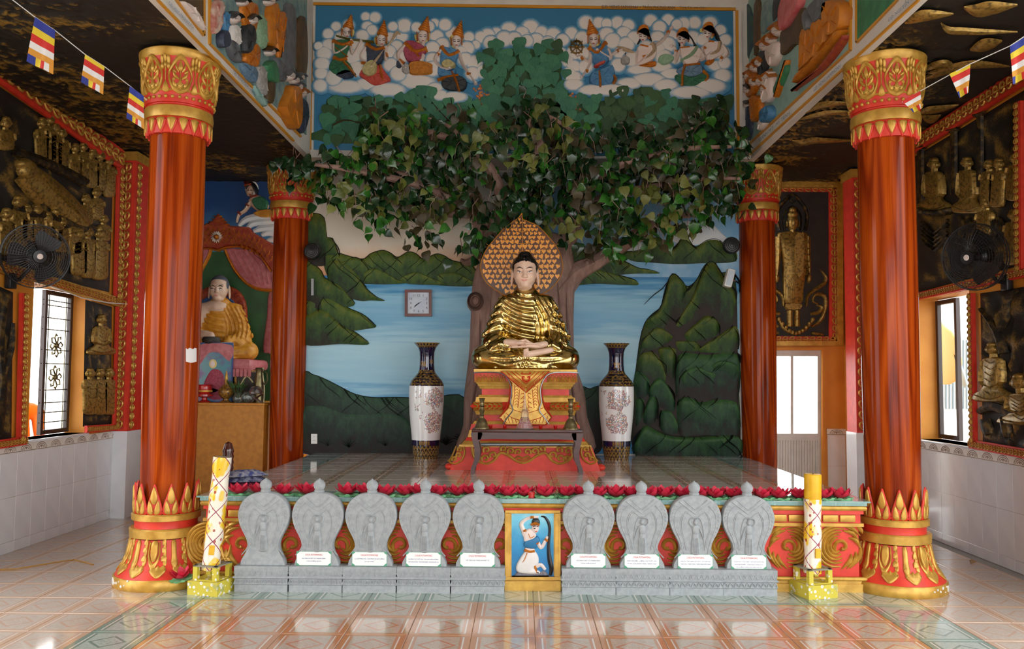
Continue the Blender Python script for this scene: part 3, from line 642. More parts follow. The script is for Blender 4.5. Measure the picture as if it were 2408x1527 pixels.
# ---------------------------------------------------------------- nine grey stone leaf-shaped steles
mat('grey_stone', '#a0a6a8', '#949a9d', .8, scale=30, bump=.15, bscale=160); mat('sign_white', '#eef0ee', None, .3); mat('sign_green', '#4f9c79', None, .4); mat('sign_red', '#c22f3c', None, .5); mat('sign_blue', '#3a4f8c', None, .5)
BW, BY0, BD = .203, 6.435, .125
def stele_meshes():
    g = {}
    b = MB()
    pr = [(0, 0), (0, .052), (-.006, .058), (-.006, .06), (0, .07), (0, .098), (-.012, .105), (-.012, .112), (0, .12), (0, .148), (-.004, .155), (-.004, .19), (.02, .192)]
    n = len(pr); vs = []
    for o, zz in pr: w = BW - .004 - o * .9; vs += [(-w, o, zz), (w, o, zz), (w, BD - o, zz), (-w, BD - o, zz)]
    fs = [(k * 4 + i, k * 4 + (i + 1) % 4, k * 4 + 4 + (i + 1) % 4, k * 4 + 4 + i) for k in range(n - 1) for i in range(4)] + [(0, 1, 2, 3), tuple((n - 1) * 4 + i for i in range(4))]
    b.add(vs, fs); g['base'] = b.mesh('base', 30)
    b = MB()
    class Q:                               # front of the stele, local metres, u right, v up
        def __init__(s, y=0.): s.y = y
        def p(s, u, v, h=0.): return (u, s.y - h, v)
        def px(s, u, v): return 1.
    for zz, up in ((.149, 1), (.062, -1)):
        for k in range(10):
            x = -.185 + .041 * k; b.limb(Q(-.004 if up < 0 else 0), [(x - .017, zz), (x - .012, zz - .018 * 1), (x, zz - .03 * 1), (x + .012, zz - .018), (x + .017, zz)] if up > 0 else [(x - .017, zz), (x - .012, zz + .018), (x, zz + .03), (x + .012, zz + .018), (x + .017, zz)], .0035, .004, 2)
    g['petal_carving'] = b.mesh('petal_carving')
    half = [(.168, .19), (.165, .22), (.15, .25), (.128, .29), (.118, .33), (.122, .37), (.145, .42), (.172, .47), (.192, .53), (.196, .58), (.18, .64), (.145, .69), (.095, .722), (.04, .735), (0, .737)]
    out = half + [(-x, y) for x, y in half[::-1][1:]]
    q = cr(out, 2, False); b = MB(); N = len(q); y0, y1 = .025, .1; ins = lambda p, e: (p[0] * (1 - e), .46 + (p[1] - .46) * (1 - e))
    rg = [[(p[0], y1, p[1]) for p in q], [(p[0], y0 + .006, p[1]) for p in q], [(ins(p, .018)[0], y0, ins(p, .018)[1]) for p in q]]
    b.add(sum(rg, []), [(k * N + i, k * N + (i + 1) % N, (k + 1) * N + (i + 1) % N, (k + 1) * N + i) for k in range(2) for i in range(N)] + [tuple(2 * N + i for i in range(N)), tuple(range(N))[::-1]])
    g['slab'] = b.mesh('slab', 40)
    b = MB(); Qf = Q(.026)
    inn = [(.1, .33), (.105, .37), (.125, .43), (.15, .49), (.158, .55), (.145, .61), (.1, .66)]
    for sc_, w_ in ((1., .006), (.72, .005), (.66, .004)):
        for sg in (-1, 1): b.limb(Qf, [(sg * x * sc_, .33 + (y - .33) * (.55 + .45 * sc_)) for x, y in inn] + ([(0, .555 + .0)] if sc_ < .7 else []), w_, .006, 3)
    for sg in (-1, 1):
        b.limb(Qf, [(sg * .12, .69), (sg * .05, .635), (0, .6)], .007, .007, 2); b.limb(Qf, [(sg * .09, .705), (sg * .04, .66), (0, .63)], .004, .006, 2)
        for k in range(9):
            t = k / 8; x, y = .118 + .05 * math.sin(.2 + t * 2.3), .44 + .21 * t; b.limb(Qf, [(sg * (x - .022), y), (sg * (x + .004), y + .012), (sg * (x + .012), y - .005)], .003, .004, 2)
        b.limb(Qf, [(sg * .16, .27), (sg * .125, .31), (sg * .1, .36)], .004, .006, 2); b.limb(Qf, [(sg * .085, .3), (sg * .095, .33), (sg * .08, .36)], .004, .006, 2)
    g['carving'] = b.mesh('carving')
    b = MB(); b.puff(Qf, [(-.028, .3), (.03, .3), (.034, .36), (.026, .43), (.018, .455), (-.016, .455), (-.024, .42), (-.03, .36)], .014, .012, 3); b.puff(Qf, [(-.018, .45), (.018, .45), (.026, .5), (.01, .515), (-.012, .515), (-.024, .5)], .015, .01, 3)
    b.dome(Qf, 0, .538, .015, .02, .02); b.limb(Qf, [(.022, .505), (.045, .53), (.04, .56), (.005, .57), (-.03, .565), (-.05, .52), (-.06, .45), (-.06, .36)], [.008, .008, .007, .007, .005, .004, .004, .003], .012)
    b.limb(Qf, [(-.02, .505), (-.042, .46), (-.058, .41)], [.008, .007, .005], .012)
    for k in range(4): b.limb(Qf, [(-.018 + .012 * k, .31), (-.014 + .01 * k, .42)], .003, .018, 2)
    g['lady_carving'] = b.mesh('lady_carving')
    g['finial'] = MB().lathe([(.036, 0), (.038, .004), (.038, .02), (.032, .023), (.041, .038), (.045, .056), (.042, .074), (.03, .09), (.012, .1), (.003, .108), (0, .112)], 20).mesh('finial')
    b = MB().box(-.132, .132, -.004, 0, -.053, .053); g['sign'] = b.mesh('sign', 0)
    for k in g: g[k].materials.append(MATS['sign_white' if k == 'sign' else 'grey_stone'])
    return g
SG = stele_meshes()
gm = MB()
for sx in (-1, 1):
    for sz in (-1, 1): gm.add([(sx * .132, -.005, sz * .053), (sx * .105, -.005, sz * .053), (sx * .113, -.005, sz * .043), (sx * .132, -.005, sz * .03)], [(0, 1, 2, 3)])
for z0, z1 in ((-.053, -.0505), (.0505, .053)): gm.box(-.132, .132, -.0052, -.004, z0, z1)
for x0, x1 in ((-.132, -.1295), (.1295, .132)): gm.box(x0, x1, -.0052, -.004, -.053, .053)
gm = gm.mesh('sign_border', 0); gm.materials.append(MATS['sign_green'])
TXT = [None, ['GIA ĐÌNH PHẬT TỬ THÀNH KÍNH', 'CÚNG DƯỜNG 8/2014'], ['CỤ DIỆP MINH HẢI - CON MINH HÀ ĐẠI CƯƠNG', 'VÀ CÁC CHÁU'], ['GIA ĐÌNH CHỊ TUYẾT LAN - CON KIM KHÁNH HƯƠNG', 'KIM KHÁNH HỒNG - KIM KHÁNH BÌNH - HUỲNH QUỐC CƯ'], ['TẬP THỂ CHƯ TĂNG VÀ PHẬT TỬ'],
       ['GIA ĐÌNH PHẬT TỬ THÀNH KÍNH', 'CÚNG DƯỜNG 8/2014'], ['NGÔ VĂN SƠN - LƯƠNG THỊ TUYẾT LAN', 'VÀ HAI CON DANNY TRẦN - FANNY NGÔ'], ['THIỆN LỘC - PHÁT HƯƠNG DIỆU NGỌC - CON THIỆN HẢO', 'THIỆN CHƯ - THIỆN CÔNG - THIỆN NHÂN DIỆU HẠNH'], ['GIA ĐÌNH PHẬT TỬ DIỆU HƯƠNG - PHÁP DANH NGUYÊN HẠNH', 'NGUYÊN PHƯỚC - CON NGỌC HẠNH DUY', 'HỒI HƯỚNG CÔNG ĐỨC ĐẾN CHA MẸ']]
SLAB = ['without a sign, beside the left candle', 'with rust streaked white sign, second from the left candle', 'with white sign, third from the left candle', 'with white sign, fourth from the left candle', 'with white sign, directly left of the kneeling lady picture',
        'with white sign, directly right of the kneeling lady picture', 'with white sign, second right of the kneeling lady picture', 'with white sign, third right of the kneeling lady picture', 'with white sign, rightmost of the row beside the yellow candle']
for k, cx in enumerate((614, 742, 868.5, 996, 1123.5, 1385, 1511.5, 1638, 1764)):
    p = PG.p(cx, 1393 + (cx - 600) * .004); yy = BY0 + (cx - 600) * .00002
    x = PY(yy).p(cx, 1340)[0]
    st = thing('stone_stele', 'grey stone leaf-shaped stele ' + SLAB[k], 'stele', 'grey stone steles in front of the altar platform', (x, yy, 0), random.uniform(-.012, .012))
    for q in ('base', 'slab', 'finial', 'sign'):
        if q == 'sign' and k == 0: continue
        o = obj(q, SG[q], None, st)
        if q == 'base': obj('petal_carving', SG['petal_carving'], None, o)
        if q == 'slab': obj('carving', SG['carving'], None, o); f_ = obj('lady_carving', SG['lady_carving'], None, o); f_.scale = (-1 if k == 7 else 1, 1, 1)
        if q == 'finial': o.location = (0, .07, .732)
        if q == 'sign':
            o.location = (-.004 if k != 1 else -.02, .024, .247); obj('sign_border', gm, None, o)
            for li, (tx, hh, mm, zz) in enumerate([('CHÙA POTHIWONG', .014, 'sign_red', .027)] + [(t_, .0085 if len(TXT[k]) < 3 else .007, 'sign_blue', .0 - .02 * i_ - (.005 if len(TXT[k]) == 1 else 0)) for i_, t_ in enumerate(TXT[k])]):
                me = text_mesh(tx, 1.); xs = [w.co.x for w in me.vertices]; wd = max(xs) - min(xs); tw_ = (.13 if li == 0 else min(.225, .0066 * len(tx)))
                for w in me.vertices: w.co = Vector((w.co.x / wd * tw_, -.0062, w.co.y * hh / .72))
                t_ = obj('lettering', me, mm, o); t_.location = (0, 0, zz)
# ---------------------------------------------------------------- paper lotus row
mat('lotus_red', '#d62848', '#c41f3c', .5, scale=20); mat('lotus_green', '#5fae74', '#86c492', .5, scale=12); mat('glass_red', '#b01818', None, .1, coat=.5)
b = MB()
for k in range(24):
    pass
def petal_me(L, w, lift, curl):
    b = MB(); n = 5; vs = []
    for i in range(n + 1):
        t = i / n; ww = w * math.sin(PI * min(.98, .18 + t * .82)) ** .8 if i < n else .001; r = .012 + L * t * math.cos(lift + curl * t); zz = .008 + L * t * math.sin(lift + curl * t)
        vs += [(r, -ww, zz + .2 * ww), (r + .0, 0, zz - .1 * ww), (r, ww, zz + .2 * ww)]
    return b.add(vs, [(i * 3 + j, i * 3 + 3 + j, i * 3 + 4 + j, i * 3 + 1 + j) for i in range(n) for j in range(2)]).mesh('petal', 60)
pm = [petal_me(.085, .022, .3, .35), petal_me(.08, .024, .62, .3), petal_me(.062, .02, 1.05, .2)]
for q in pm: q.materials.append(MATS['lotus_red'])
b = MB(); vs = [(0, 0, .002)]
for k in range(32): a = 2 * PI * k / 32; r = .073 * (1 + .08 * math.sin(8 * a)); vs.append((r * math.cos(a), r * math.sin(a), .012 + .006 * math.sin(8 * a + 1)))
b.add(vs + [(x * .9, y * .9, 0) for x, y, z_ in vs[1:]], [(0, 1 + k, 1 + (k + 1) % 32) for k in range(32)] + [(1 + k, 33 + k, 33 + (k + 1) % 32, 1 + (k + 1) % 32) for k in range(32)]); pad = b.mesh('leaf_pad'); pad.materials.append(MATS['lotus_green'])
def lotus(x, y, z_, label, rz=0, sc=1.):
    t = thing('paper_lotus', label, 'paper lotus', 'red paper lotuses along the platform edge', (x, y, z_), rz); t.scale = (sc, sc, sc)
    obj('leaf_pad', pad, None, t)
    for k, (n, me) in enumerate(((7, pm[0]), (6, pm[1]), (4, pm[2]))):
        for i in range(n): o = obj('petal', me, None, t); o.rotation_euler = (0, 0, 2 * PI * (i + .5 * (k % 2)) / n + random.uniform(-.1, .1))
    return t
LX = [555, 606, 664, 717, 814, 860, 907, 953, 988, 1030, 1076, 1111, 1154, 1194, 1233, 1282, 1333, 1369, 1405, 1448, 1484, 1526, 1562, 1604, 1646, 1680, 1721, 1746, 1788, 1827, 1873, 1930, 1970]
for k, u in enumerate(LX):
    p = PT.p(u, 1166 + (u - 555) * .0045)
    if k < 16: lab = 'red paper lotus on green leaf pad, %s from the left candle' % ('first second third fourth fifth sixth seventh eighth ninth tenth eleventh twelfth thirteenth fourteenth fifteenth sixteenth'.split()[k])
    else: lab = 'red paper lotus on green leaf pad, %s from the right platform corner' % ('first second third fourth fifth sixth seventh eighth ninth tenth eleventh twelfth thirteenth fourteenth fifteenth sixteenth seventeenth'.split()[len(LX) - 1 - k])
    lotus(p[0], YF + .045 + random.uniform(-.01, .02), ZP + .001, lab, random.uniform(0, 6), random.uniform(1.2, 1.36))
p = (-2.55, 6.44)
l_ = lotus(p[0], p[1], .088, 'red paper lotus lying on the gold foot disc of the left column', .4, 1.15); l_.rotation_euler = (.1, -.2, .4)
p = PT.p(1249, 1170); t = thing('candle_cup', 'small red glass candle cup on the platform edge among the lotuses', 'candle cup', None, (p[0], YF + .0, ZP))
MB().lathe([(.02, 0), (.026, .002), (.03, .045), (.027, .045), (.022, .012)], 18).ob('cup', 'glass_red', t); MB().lathe([(.022, .01), (.024, .03)], 12).ob('wax', 'red_paint', t)
# ---------------------------------------------------------------- two wrapped temple candles in papered boxes
m = Mt('candle_print'); v = m.co(); x_, y_, z_ = m.xyz(v); ang = X.op('ARCTAN2', y_, x_)
mm = m.noise(m.co('Object', (1, 1, .7)), 9, 2, .5); c = m.mix(mm.ss(.5, .56), '#e9e3d2', '#e8c02c')
vd, _ = m.voro(m.co('Object', (1, 1, .8)), 22); c = m.mix((vd < .22) * .9, c, '#a3341d')
tri = ((z_ * 4.6 + ang * .159 * 2).frac() - .5).abs(); tri2 = ((z_ * 4.6 - ang * .159 * 2).frac() - .5).abs()
c = m.mix((tri < .022) + (tri2 < .022), c, '#8c1f48'); m.col(c).set(.12, 0, .5, .6)
mat('wax_yellow', '#e3b21c', '#d9a414', .35, scale=12); mat('boxpaper', '#cbbf57', '#c9c7b0', .6, scale=26, lo=.45, hi=.55); mat('dust_grey', '#8a8673', None, .9)
m = Mt('flower_paper'); v = m.co(); vd, vc = m.voro(v, 26); c = m.mix((vd < .32), '#c9b93c', '#e6e6dc'); c = m.mix((vd < .1), c, '#d9a93a'); c = m.mix(m.noise(v, 8).ss(.6, .62) * .6, c, '#9aa06a'); m.col(c).set(.6)
def candle(x, y, top, lean, label, yellow):
    t = thing('temple_candle', label[0], 'candle', None, (x + lean[2], y, .165)); t.rotation_euler = (lean[0], lean[1], random.random())
    zz = np.linspace(0, top - .16, 40); e = lambda z0: 1 + .045 * math.cos(2 * PI * z0 / .27)
    if yellow:
        MB().lathe([(.064 * e(q), q) for q in zz if q < top - .34], 32).ob('printed_wrap', 'candle_print', t); MB().lathe([(.06, top - .36), (.063, top - .34), (.064, top - .17), (.057, top - .162), (.01, top - .168), (0, top - .168)], 32).ob('wax', 'wax_yellow', t)
        MB().tube([(0, 0, top - .17), (.003, 0, top - .155)], .003, 6).ob('wick', 'black', t)
    else: MB().lathe([(.066 * e(q), q) for q in zz] + [(0, zz[-1])], 32).ob('printed_wrap', 'candle_print', t)
    MB().box(-.02, .02, -.076, -.06, .12, .19).ob('yellow_tag', 'wax_yellow', t, 0)
    h = thing('candle_box', label[1], 'candle holder', None, (x, y, 0), label[2])
    MB().box(-.125, .125, -.125, .125, 0, .1).ob('plinth', 'flower_paper', h, 0)
    b = MB().box(-.095, .095, -.095, .095, .1, .106)
    for sx in (-1, 1):
        for sy in (-1, 1): b.box(sx * .082 - .018, sx * .082 + .018, sy * .082 - .018, sy * .082 + .018, .106, .2)
    b.ob('posts', 'flower_paper', h, 0)
    b = MB()
    for q in (-1, 1): b.box(-.1, .1, q * .085 - .015, q * .085 + .015, .2, .21).box(q * .085 - .015, q * .085 + .015, -.1, .1, .2, .21)
    b.ob('rail', 'dust_grey', h, 0)
p0, p1 = PG.p(497, 1392), PG.p(1900, 1393)
candle(p0[0] + .005, p0[1] - .0, 1.0, (0, .075, -.015), ['tall candle in yellow and red flower print, leaning beside the left column', 'yellow flower papered box holding the candle by the left column', -.25], False)
candle(p1[0] + .01, p1[1] - .08, .9, (0, .02, 0), ['tall candle with bare yellow wax top and flower print wrap near the right column', 'yellow flower papered box holding the candle near the right column', .3], True)
# wrapped cloths heaped on the platform's left side and the ridged dark candle behind
mat('lacquer_brown', '#3b1710', '#52241a', .2, coat=.5)
p = PT.p(540, 1140); q = thing('ridged_candle', 'dark brown glossy ridged candle standing behind the leaning printed candle', 'candle', None, (p[0] - .02, p[1], ZP))
MB().lathe([(.045, 0)] + [(.042 + .008 * (k % 2), .02 + .024 * k) for k in range(13)] + [(.03, .35), (.0, .365)], 14).ob('ridged_body', 'lacquer_brown', q); MB().lathe([(.06, 0), (.06, .015), (.046, .02)], 20).ob('base_disc', 'lacquer_brown', q)
for k, (c1, c2, lab, dz) in enumerate((('#5a1030', '#7e2a44', 'folded dark red cloth at the bottom of the heap behind the left column', 0), ('#2e3460', '#8f93a8', 'folded blue and white cloth in the middle of the heap behind the left column', .045), ('#a9aab4', '#45508a', 'folded pale patterned cloth on top of the heap behind the left column', .09))):
    mat('cloth%d' % k, c1, c2, .8, scale=30, bump=.3); p = PT.p(478, 1146); o = MB()
    xs = np.linspace(-.16, .16, 10); ys = np.linspace(-.12, .12, 8)
    vs = [(x, y, (1 - (abs(x) / .16) ** 4) * (1 - (abs(y) / .12) ** 4) * (.045 + .012 * mn.noise(Vector((x * 14, y * 14, k * 3.)))) ) for x in xs for y in ys] + [(x, y, -.002) for x in xs for y in ys]
    n0 = len(xs) * len(ys); o.add(vs, [(i * 8 + j, i * 8 + 8 + j, i * 8 + 9 + j, i * 8 + 1 + j) for i in range(9) for j in range(7)] + [(n0 + i * 8 + j, n0 + i * 8 + 1 + j, n0 + i * 8 + 9 + j, n0 + i * 8 + 8 + j) for i in range(9) for j in range(7)])
    t = o.ob('folded_cloth', 'cloth%d' % k); tag(t, lab, 'cloth', 'cloths heaped on the platform'); t.location = (max(p[0], PX0 + .17), p[1] + .1, ZP + .002 + dz); t.rotation_euler = (0, 0, .3 * k)
# ---------------------------------------------------------------- golden seated statue on the pedestal
m = Mt('gilded'); v = m.co(); n = m.noise(v, 14, 3); m.col(m.mix(n.ss(.3, .7), '#dcc483', '#b59c5c')).set(n * .16 + .1, 1.); m.bump(m.noise(v, 50, 2), .08, .004)
mat('statue_skin', '#e9c7b0', '#e3bda4', .35, scale=10, coat=.2); m = Mt('statue_hair'); v = m.co(); vd, _ = m.voro(v, 42); m.col('#0c0c0f').set(.35); m.bump(1 - vd, .8, .01)
mat('lip_pink', '#d98a82', None, .4); mat('eye_white', '#ece8e2', None, .3)
YS = 9.1; s0 = PY(8.72).p(1236, 869); XB, ZS = PY(YS).p(1236, 800)[0], s0[2]; U = .00456
buddha = thing('seated_statue', 'seated golden-robed statue with black hair and folded hands on the red and gold pedestal', 'statue', None, (XB, YS, ZS))
B = SDF((-.64, -.5, -.03), (.64, .34, .98), .0115); x, y, z = B.g; ax_ = np.abs(x)
B.d = B.ell((0, .05, .47), (.25, .18, .4)); B.add(B.cap((-.19, .05, .70), (.19, .05, .70), .1), .1); B.add(B.cap((0, .03, .72), (0, .03, .83), .125, .1), .08)
for s in (-1, 1):
    B.add(B.cap((s * .22, .04, .70), (s * .355, -.03, .34), .105, .115), .05); B.add(B.cap((s * .36, -.05, .29), (s * .19, -.26, .25), .105, .07), .05)
    B.add(B.ell((s * .33, -.1, .22), (.1, .16, .1)), .05)
    B.add(B.cap((s * .15, .05, .125), (s * .43, -.1, .12), .15, .125), .05); B.add(B.ell((s * .455, -.1, .118), (.115, .18, .118)), .04); B.add(B.cap((s * .42, -.2, .095), (-s * .06, -.33, .085), .095, .085), .03)
B.add(B.ell((0, -.14, .1), (.4, .24, .1)), .05); B.add(B.ell((0, -.3, .03), (.3, .12, .05)), .04)
sm = lambda q, a, b: np.clip((q - a) / (b - a), 0, 1) ** 2 * (3 - 2 * np.clip((q - a) / (b - a), 0, 1))
wav = lambda q: (np.abs(np.sin(q)) ** .7) * 2 - 1
front = sm(-y, -.12, .02)
wav = lambda q: np.sin(q) * .75 + .25 * np.sin(2 * q + .8)
r1 = np.sqrt((x + .03) ** 2 * 1.1 + (z - .98 + .3 * x) ** 2); w1 = front * sm(z, .24, .3) * (1 - sm(ax_, .2, .3)) * sm(r1, .1, .16)
B.d -= .014 * w1 * (1 - .85 * sm(x, .05, .13)) * wav(r1 * 2 * PI / .078 + .7 * np.sin(x * 11 + 1) + .5 * np.sin(z * 13))
B.d -= .013 * front * sm(z, .27, .33) * sm(x, .06, .13) * (1 - sm(z, .72, .8)) * wav((x * 1.1 + .3 * z + .04 * np.sin(z * 9)) * 2 * PI / .062)
w3 = sm(ax_, .24, .31) * sm(z, .15, .24); B.d -= .0115 * w3 * wav((z * 1.0 + ax_ * .45 + y * .25 + .03 * np.sin(z * 11)) * 2 * PI / .105)
r4 = np.sqrt((ax_ - .2) ** 2 * .4 + (z - .32) ** 2 * 1.5); w4 = (1 - sm(z, .15, .2)) * front * (1 - sm(ax_, .3, .44)); B.d -= .008 * w4 * wav(r4 * 2 * PI / .075 + .5 * np.sin(x * 8))
r5 = x + .5 * z; B.d -= .012 * np.exp(-((x + .02) / .07) ** 2) * (1 - sm(z, .2, .25)) * front * wav(r5 * 2 * PI / .045)
B.cut(-z); B.cut(-(.34 - y) * 0 - .5)
rb = obj('golden_robe', B.mesh('golden_robe'), 'gilded', buddha); bpy.context.view_layer.update()
Hd = SDF((-.19, -.23, .7), (.19, .2, 1.3), .0052); x, y, z = Hd.g; HX = -.011
Hd.d = Hd.ell((0, .0, 1.07), (.128, .15, .165)); Hd.add(Hd.ell((0, -.045, .975), (.095, .105, .098)), .06); Hd.add(Hd.cap((0, .02, .68), (0, .01, .95), .085, .066), .02)
for s in (-1, 1):
    Hd.add(Hd.ell((s * .055, -.09, .99), (.045, .05, .055)), .04); Hd.add(Hd.ell((s * .05, -.128, 1.083), (.048, .02, .013), s * .12), .02)
    Hd.sub(Hd.ell((s * .053, -.163, 1.05), (.038, .03, .017)), .02); Hd.add(Hd.ell((s * .053, -.124, 1.049), (.033, .02, .017)), .008); Hd.add(Hd.ell((s * .017, -.158, .987), (.014, .014, .011)), .008)
    Hd.add(Hd.ell((s * .14, .01, 1.0), (.016, .036, .1), s * .05), .01); Hd.sub(Hd.ell((s * .152, -.005, 1.0), (.01, .018, .06)), .006)
Hd.add(Hd.cap((0, -.138, 1.07), (0, -.17, .992), .012, .019), .02); Hd.add(Hd.ell((0, -.145, .964), (.034, .014, .008)), .008); Hd.add(Hd.ell((0, -.143, .95), (.028, .014, .009)), .008); Hd.add(Hd.ell((0, -.122, .905), (.042, .032, .03)), .03)
Hd.add(Hd.ell((0, -.06, .885), (.075, .06, .03)), .03)
hd = obj('head', Hd.mesh('head', lambda V: V + [HX, 0, 0]), 'statue_skin', buddha)
Hh = SDF((-.2, -.2, .95), (.2, .22, 1.34), .0065); x, y, z = Hh.g
Hh.d = Hh.ell((0, .02, 1.095), (.141, .163, .15)); Hh.add(Hh.ell((0, .025, 1.235), (.072, .075, .05)), .03); Hh.sub(np.maximum(np.maximum(np.abs(x) - .112 - .02 * (z < 1.06), z - 1.145 + 1.2 * x ** 2), y + .045), .02); Hh.cut(1.0 + .0 * z - z); Hh.sub(Hh.ell((0, -.1, .95), (.2, .09, .1)), .01)
Hh.d -= .004 * np.sin(x * 150) * np.sin(z * 150 + 2 * np.sin(x * 30)) * np.cos(y * 120)
hr = obj('hair', Hh.mesh('hair', lambda V: V + [HX, 0, 0]), 'statue_hair', hd)
Ha = SDF((-.26, -.46, .1), (.36, -.18, .36), .0065)
Ha.d = Ha.cap((.2, -.3, .262), (.1, -.345, .243), .036, .034); Ha.add(Ha.ell((.05, -.355, .238), (.075, .045, .022)), .02); Ha.add(Ha.cap((-.2, -.3, .28), (-.1, -.345, .272), .036, .033), .003); Ha.add(Ha.ell((-.05, -.355, .27), (.075, .045, .022)), .006)
for k in range(4):
    yy = -.33 - .021 * k; L = (.15, .17, .165, .14)[k]; Ha.add(Ha.cap((.0, yy, .233), (-L, yy - .004, .228), .0125, .01), .004); Ha.add(Ha.cap((.0, yy, .266), (L - .02, yy - .004, .262), .0125, .01), .004)
Ha.add(Ha.cap((-.07, -.36, .288), (-.005, -.375, .306), .013, .011), .008); Ha.add(Ha.cap((.07, -.36, .262), (.005, -.378, .3), .013, .011), .008)
Ha.add(Ha.cap((.03, -.41, .155), (.26, -.37, .2), .034, .03), .003)
for k in range(5): Ha.add(Ha.cap((.02, -.40 - .008 * k, .135 + .018 * k), (-.015, -.402 - .008 * k, .13 + .016 * k), .012, .011), .006)
obj('hands', Ha.mesh('hands'), 'statue_skin', buddha)
bpy.context.view_layer.update()
FS = PS(bvh_of(hd), fall=PY(YS - .15)); zf = Zm(1050, 480, 3.635)
def wpar(o, p): o.parent = p; o.matrix_parent_inverse = p.matrix_world.inverted(); return o
def face_features(parent, FS, zf, br, ey, lip, urna=None, wl_=1.):
    b = MB()
    for q in br: b.limb(FS, zf(*q), [.5, 1.5 * wl_, .6], .0025, 4, base=-.001)
    for q in ey: b.limb(FS, zf(*q), [.4, 1.2 * wl_, .7 * wl_, .4], .003, 3, base=-.001)
    wpar(b.ob('brow_and_lash', 'hair_black'), parent)
    b = MB()
    for q in ey: u = zf(*q); b.dome(FS, (u[0][0] + u[-1][0]) / 2, (u[0][1] + u[-1][1]) / 2 + .8 * wl_, abs(u[-1][0] - u[0][0]) * .4, 1.1 * wl_, .0015)
    wpar(b.ob('eye_white', 'eye_white'), parent)
    b = MB()
    for q in ey: u = zf(*q); b.dome(FS, (u[0][0] + u[-1][0]) / 2, (u[0][1] + u[-1][1]) / 2 + .6 * wl_, 1.4 * wl_, 1.1 * wl_, .0022)
    wpar(b.ob('iris', 'hair_black'), parent)
    b = MB(); b.puff(FS, zf(*lip), .002, 1, 3, base=-.001); wpar(b.ob('lips', 'lip_pink'), parent)
    if urna: wpar(MB().dome(FS, *zf(urna)[0], 1.6, 1.6, .003).ob('urna', 'eye_white'), parent)
face_features(hd, FS, zf, [((597, 552), (622, 541), (655, 553)), ((680, 552), (712, 541), (742, 550))], [((600, 574), (615, 572), (632, 576), (648, 582)), ((736, 574), (722, 572), (702, 576), (686, 582))], [(638, 646), (652, 641), (665, 644), (678, 641), (692, 645), (680, 655), (665, 659), (650, 656)], (667, 538))
# ---------------------------------------------------------------- halo board in the shape of a bodhi leaf
m = Mt('halo_brown'); v = m.co(); n = m.noise(v, 3, 3); m.col(m.mix(n.ss(.4, .6), '#5b3312', '#4a2a12')).set(.3, 0, .4, .0)
mat('halo_gold', '#e39a35', '#d88a28', .3, .15, 10); YH = 9.46; PH = PY(YH); zf = Zm(1050, 480, 3.635)
ho = [(645, 78), (652, 130), (700, 150), (790, 195), (880, 290), (955, 390), (990, 500), (985, 590), (940, 670), (870, 740), (760, 790), (645, 800), (530, 790), (440, 745), (350, 680), (300, 590), (295, 500), (340, 390), (420, 290), (500, 200), (600, 130)]
halo = thing('halo_board', 'bodhi leaf shaped halo board with gold heart leaves behind the golden statue', 'halo board')
q = [tuple(p) for p in zf(*ho)]; b = MB(); b.prism([PH.p(*p) for p in cr(q, 4)], (0, .02, 0)); b.ob('board', 'halo_brown', halo, 30)
b = MB().tube([(XB, YH + .03, ZS), (XB, YH + .03, ZS + .8)], .02, 8); b.ob('support_rod', 'dark_stone', halo); b = MB(); b.limb(PH, q + q[:1], 1.1, .01, 4); b.ob('rim', 'halo_gold', halo)
b = MB(); b.limb(PH, zf((648, 110), (648, 480)), [.6, 1.4], .006, 1)
for y0, dx, sag in ((200, 95, 25), (300, 195, 55), (385, 235, 60), (395, 310, 110), (520, 330, 40)):
    for s in (-1, 1): b.limb(PH, zf((648, y0 + 40 if y0 != 395 else 400), (648 + s * dx * .5, y0 + 25), (648 + s * dx, y0 - sag * .7 + 20)), [1, .8, .4], .005, 3)
b.ob('vein', 'halo_gold', halo)
he = MB(); hpts = [(0, -.5), (.22, -.2), (.45, .1), (.4, .38), (.2, .42), (0, .28), (-.2, .42), (-.4, .38), (-.45, .1), (-.22, -.2)]
he.prism([(x, 0, y) for x, y in cr(hpts, 2)], (0, -.004, 0)); hme = he.mesh('heart', 30); hme.materials.append(MATS['halo_gold'])
import itertools
poly = cr(zf(*ho), 3)
def inside(p, pg):
    c = False
    for i in range(len(pg)):
        x0, y0 = pg[i - 1]; x1, y1 = pg[i]
        if (y0 > p[1]) != (y1 > p[1]) and p[0] < (x1 - x0) * (p[1] - y0) / (y1 - y0) + x0: c = not c
    return c
row = 0; v_ = 510.
while v_ < 696:
    st = 7.5 + min(1, (v_ - 510) / 70) * 5.2; row += 1; u_ = 1228.3 - 12 * st + (row % 2) * st / 2
    while u_ < 1330:
        if inside((u_, v_), poly) and all(inside((u_ + a, v_ + c), poly) for a, c in ((st * .5, 0), (-st * .5, 0), (0, st * .5), (0, -st * .5))) and abs(u_ - 1228.3) > 2.2:
            o = obj('heart', hme, None, halo); p = PH.p(u_ + random.uniform(-1, 1), v_, .0015); o.location = p; q = st * .0047 * random.uniform(.8, 1.02); o.scale = (q, 1, q); o.rotation_euler = (0, random.uniform(-.5, .5), 0)
        u_ += st
    v_ += st * .92
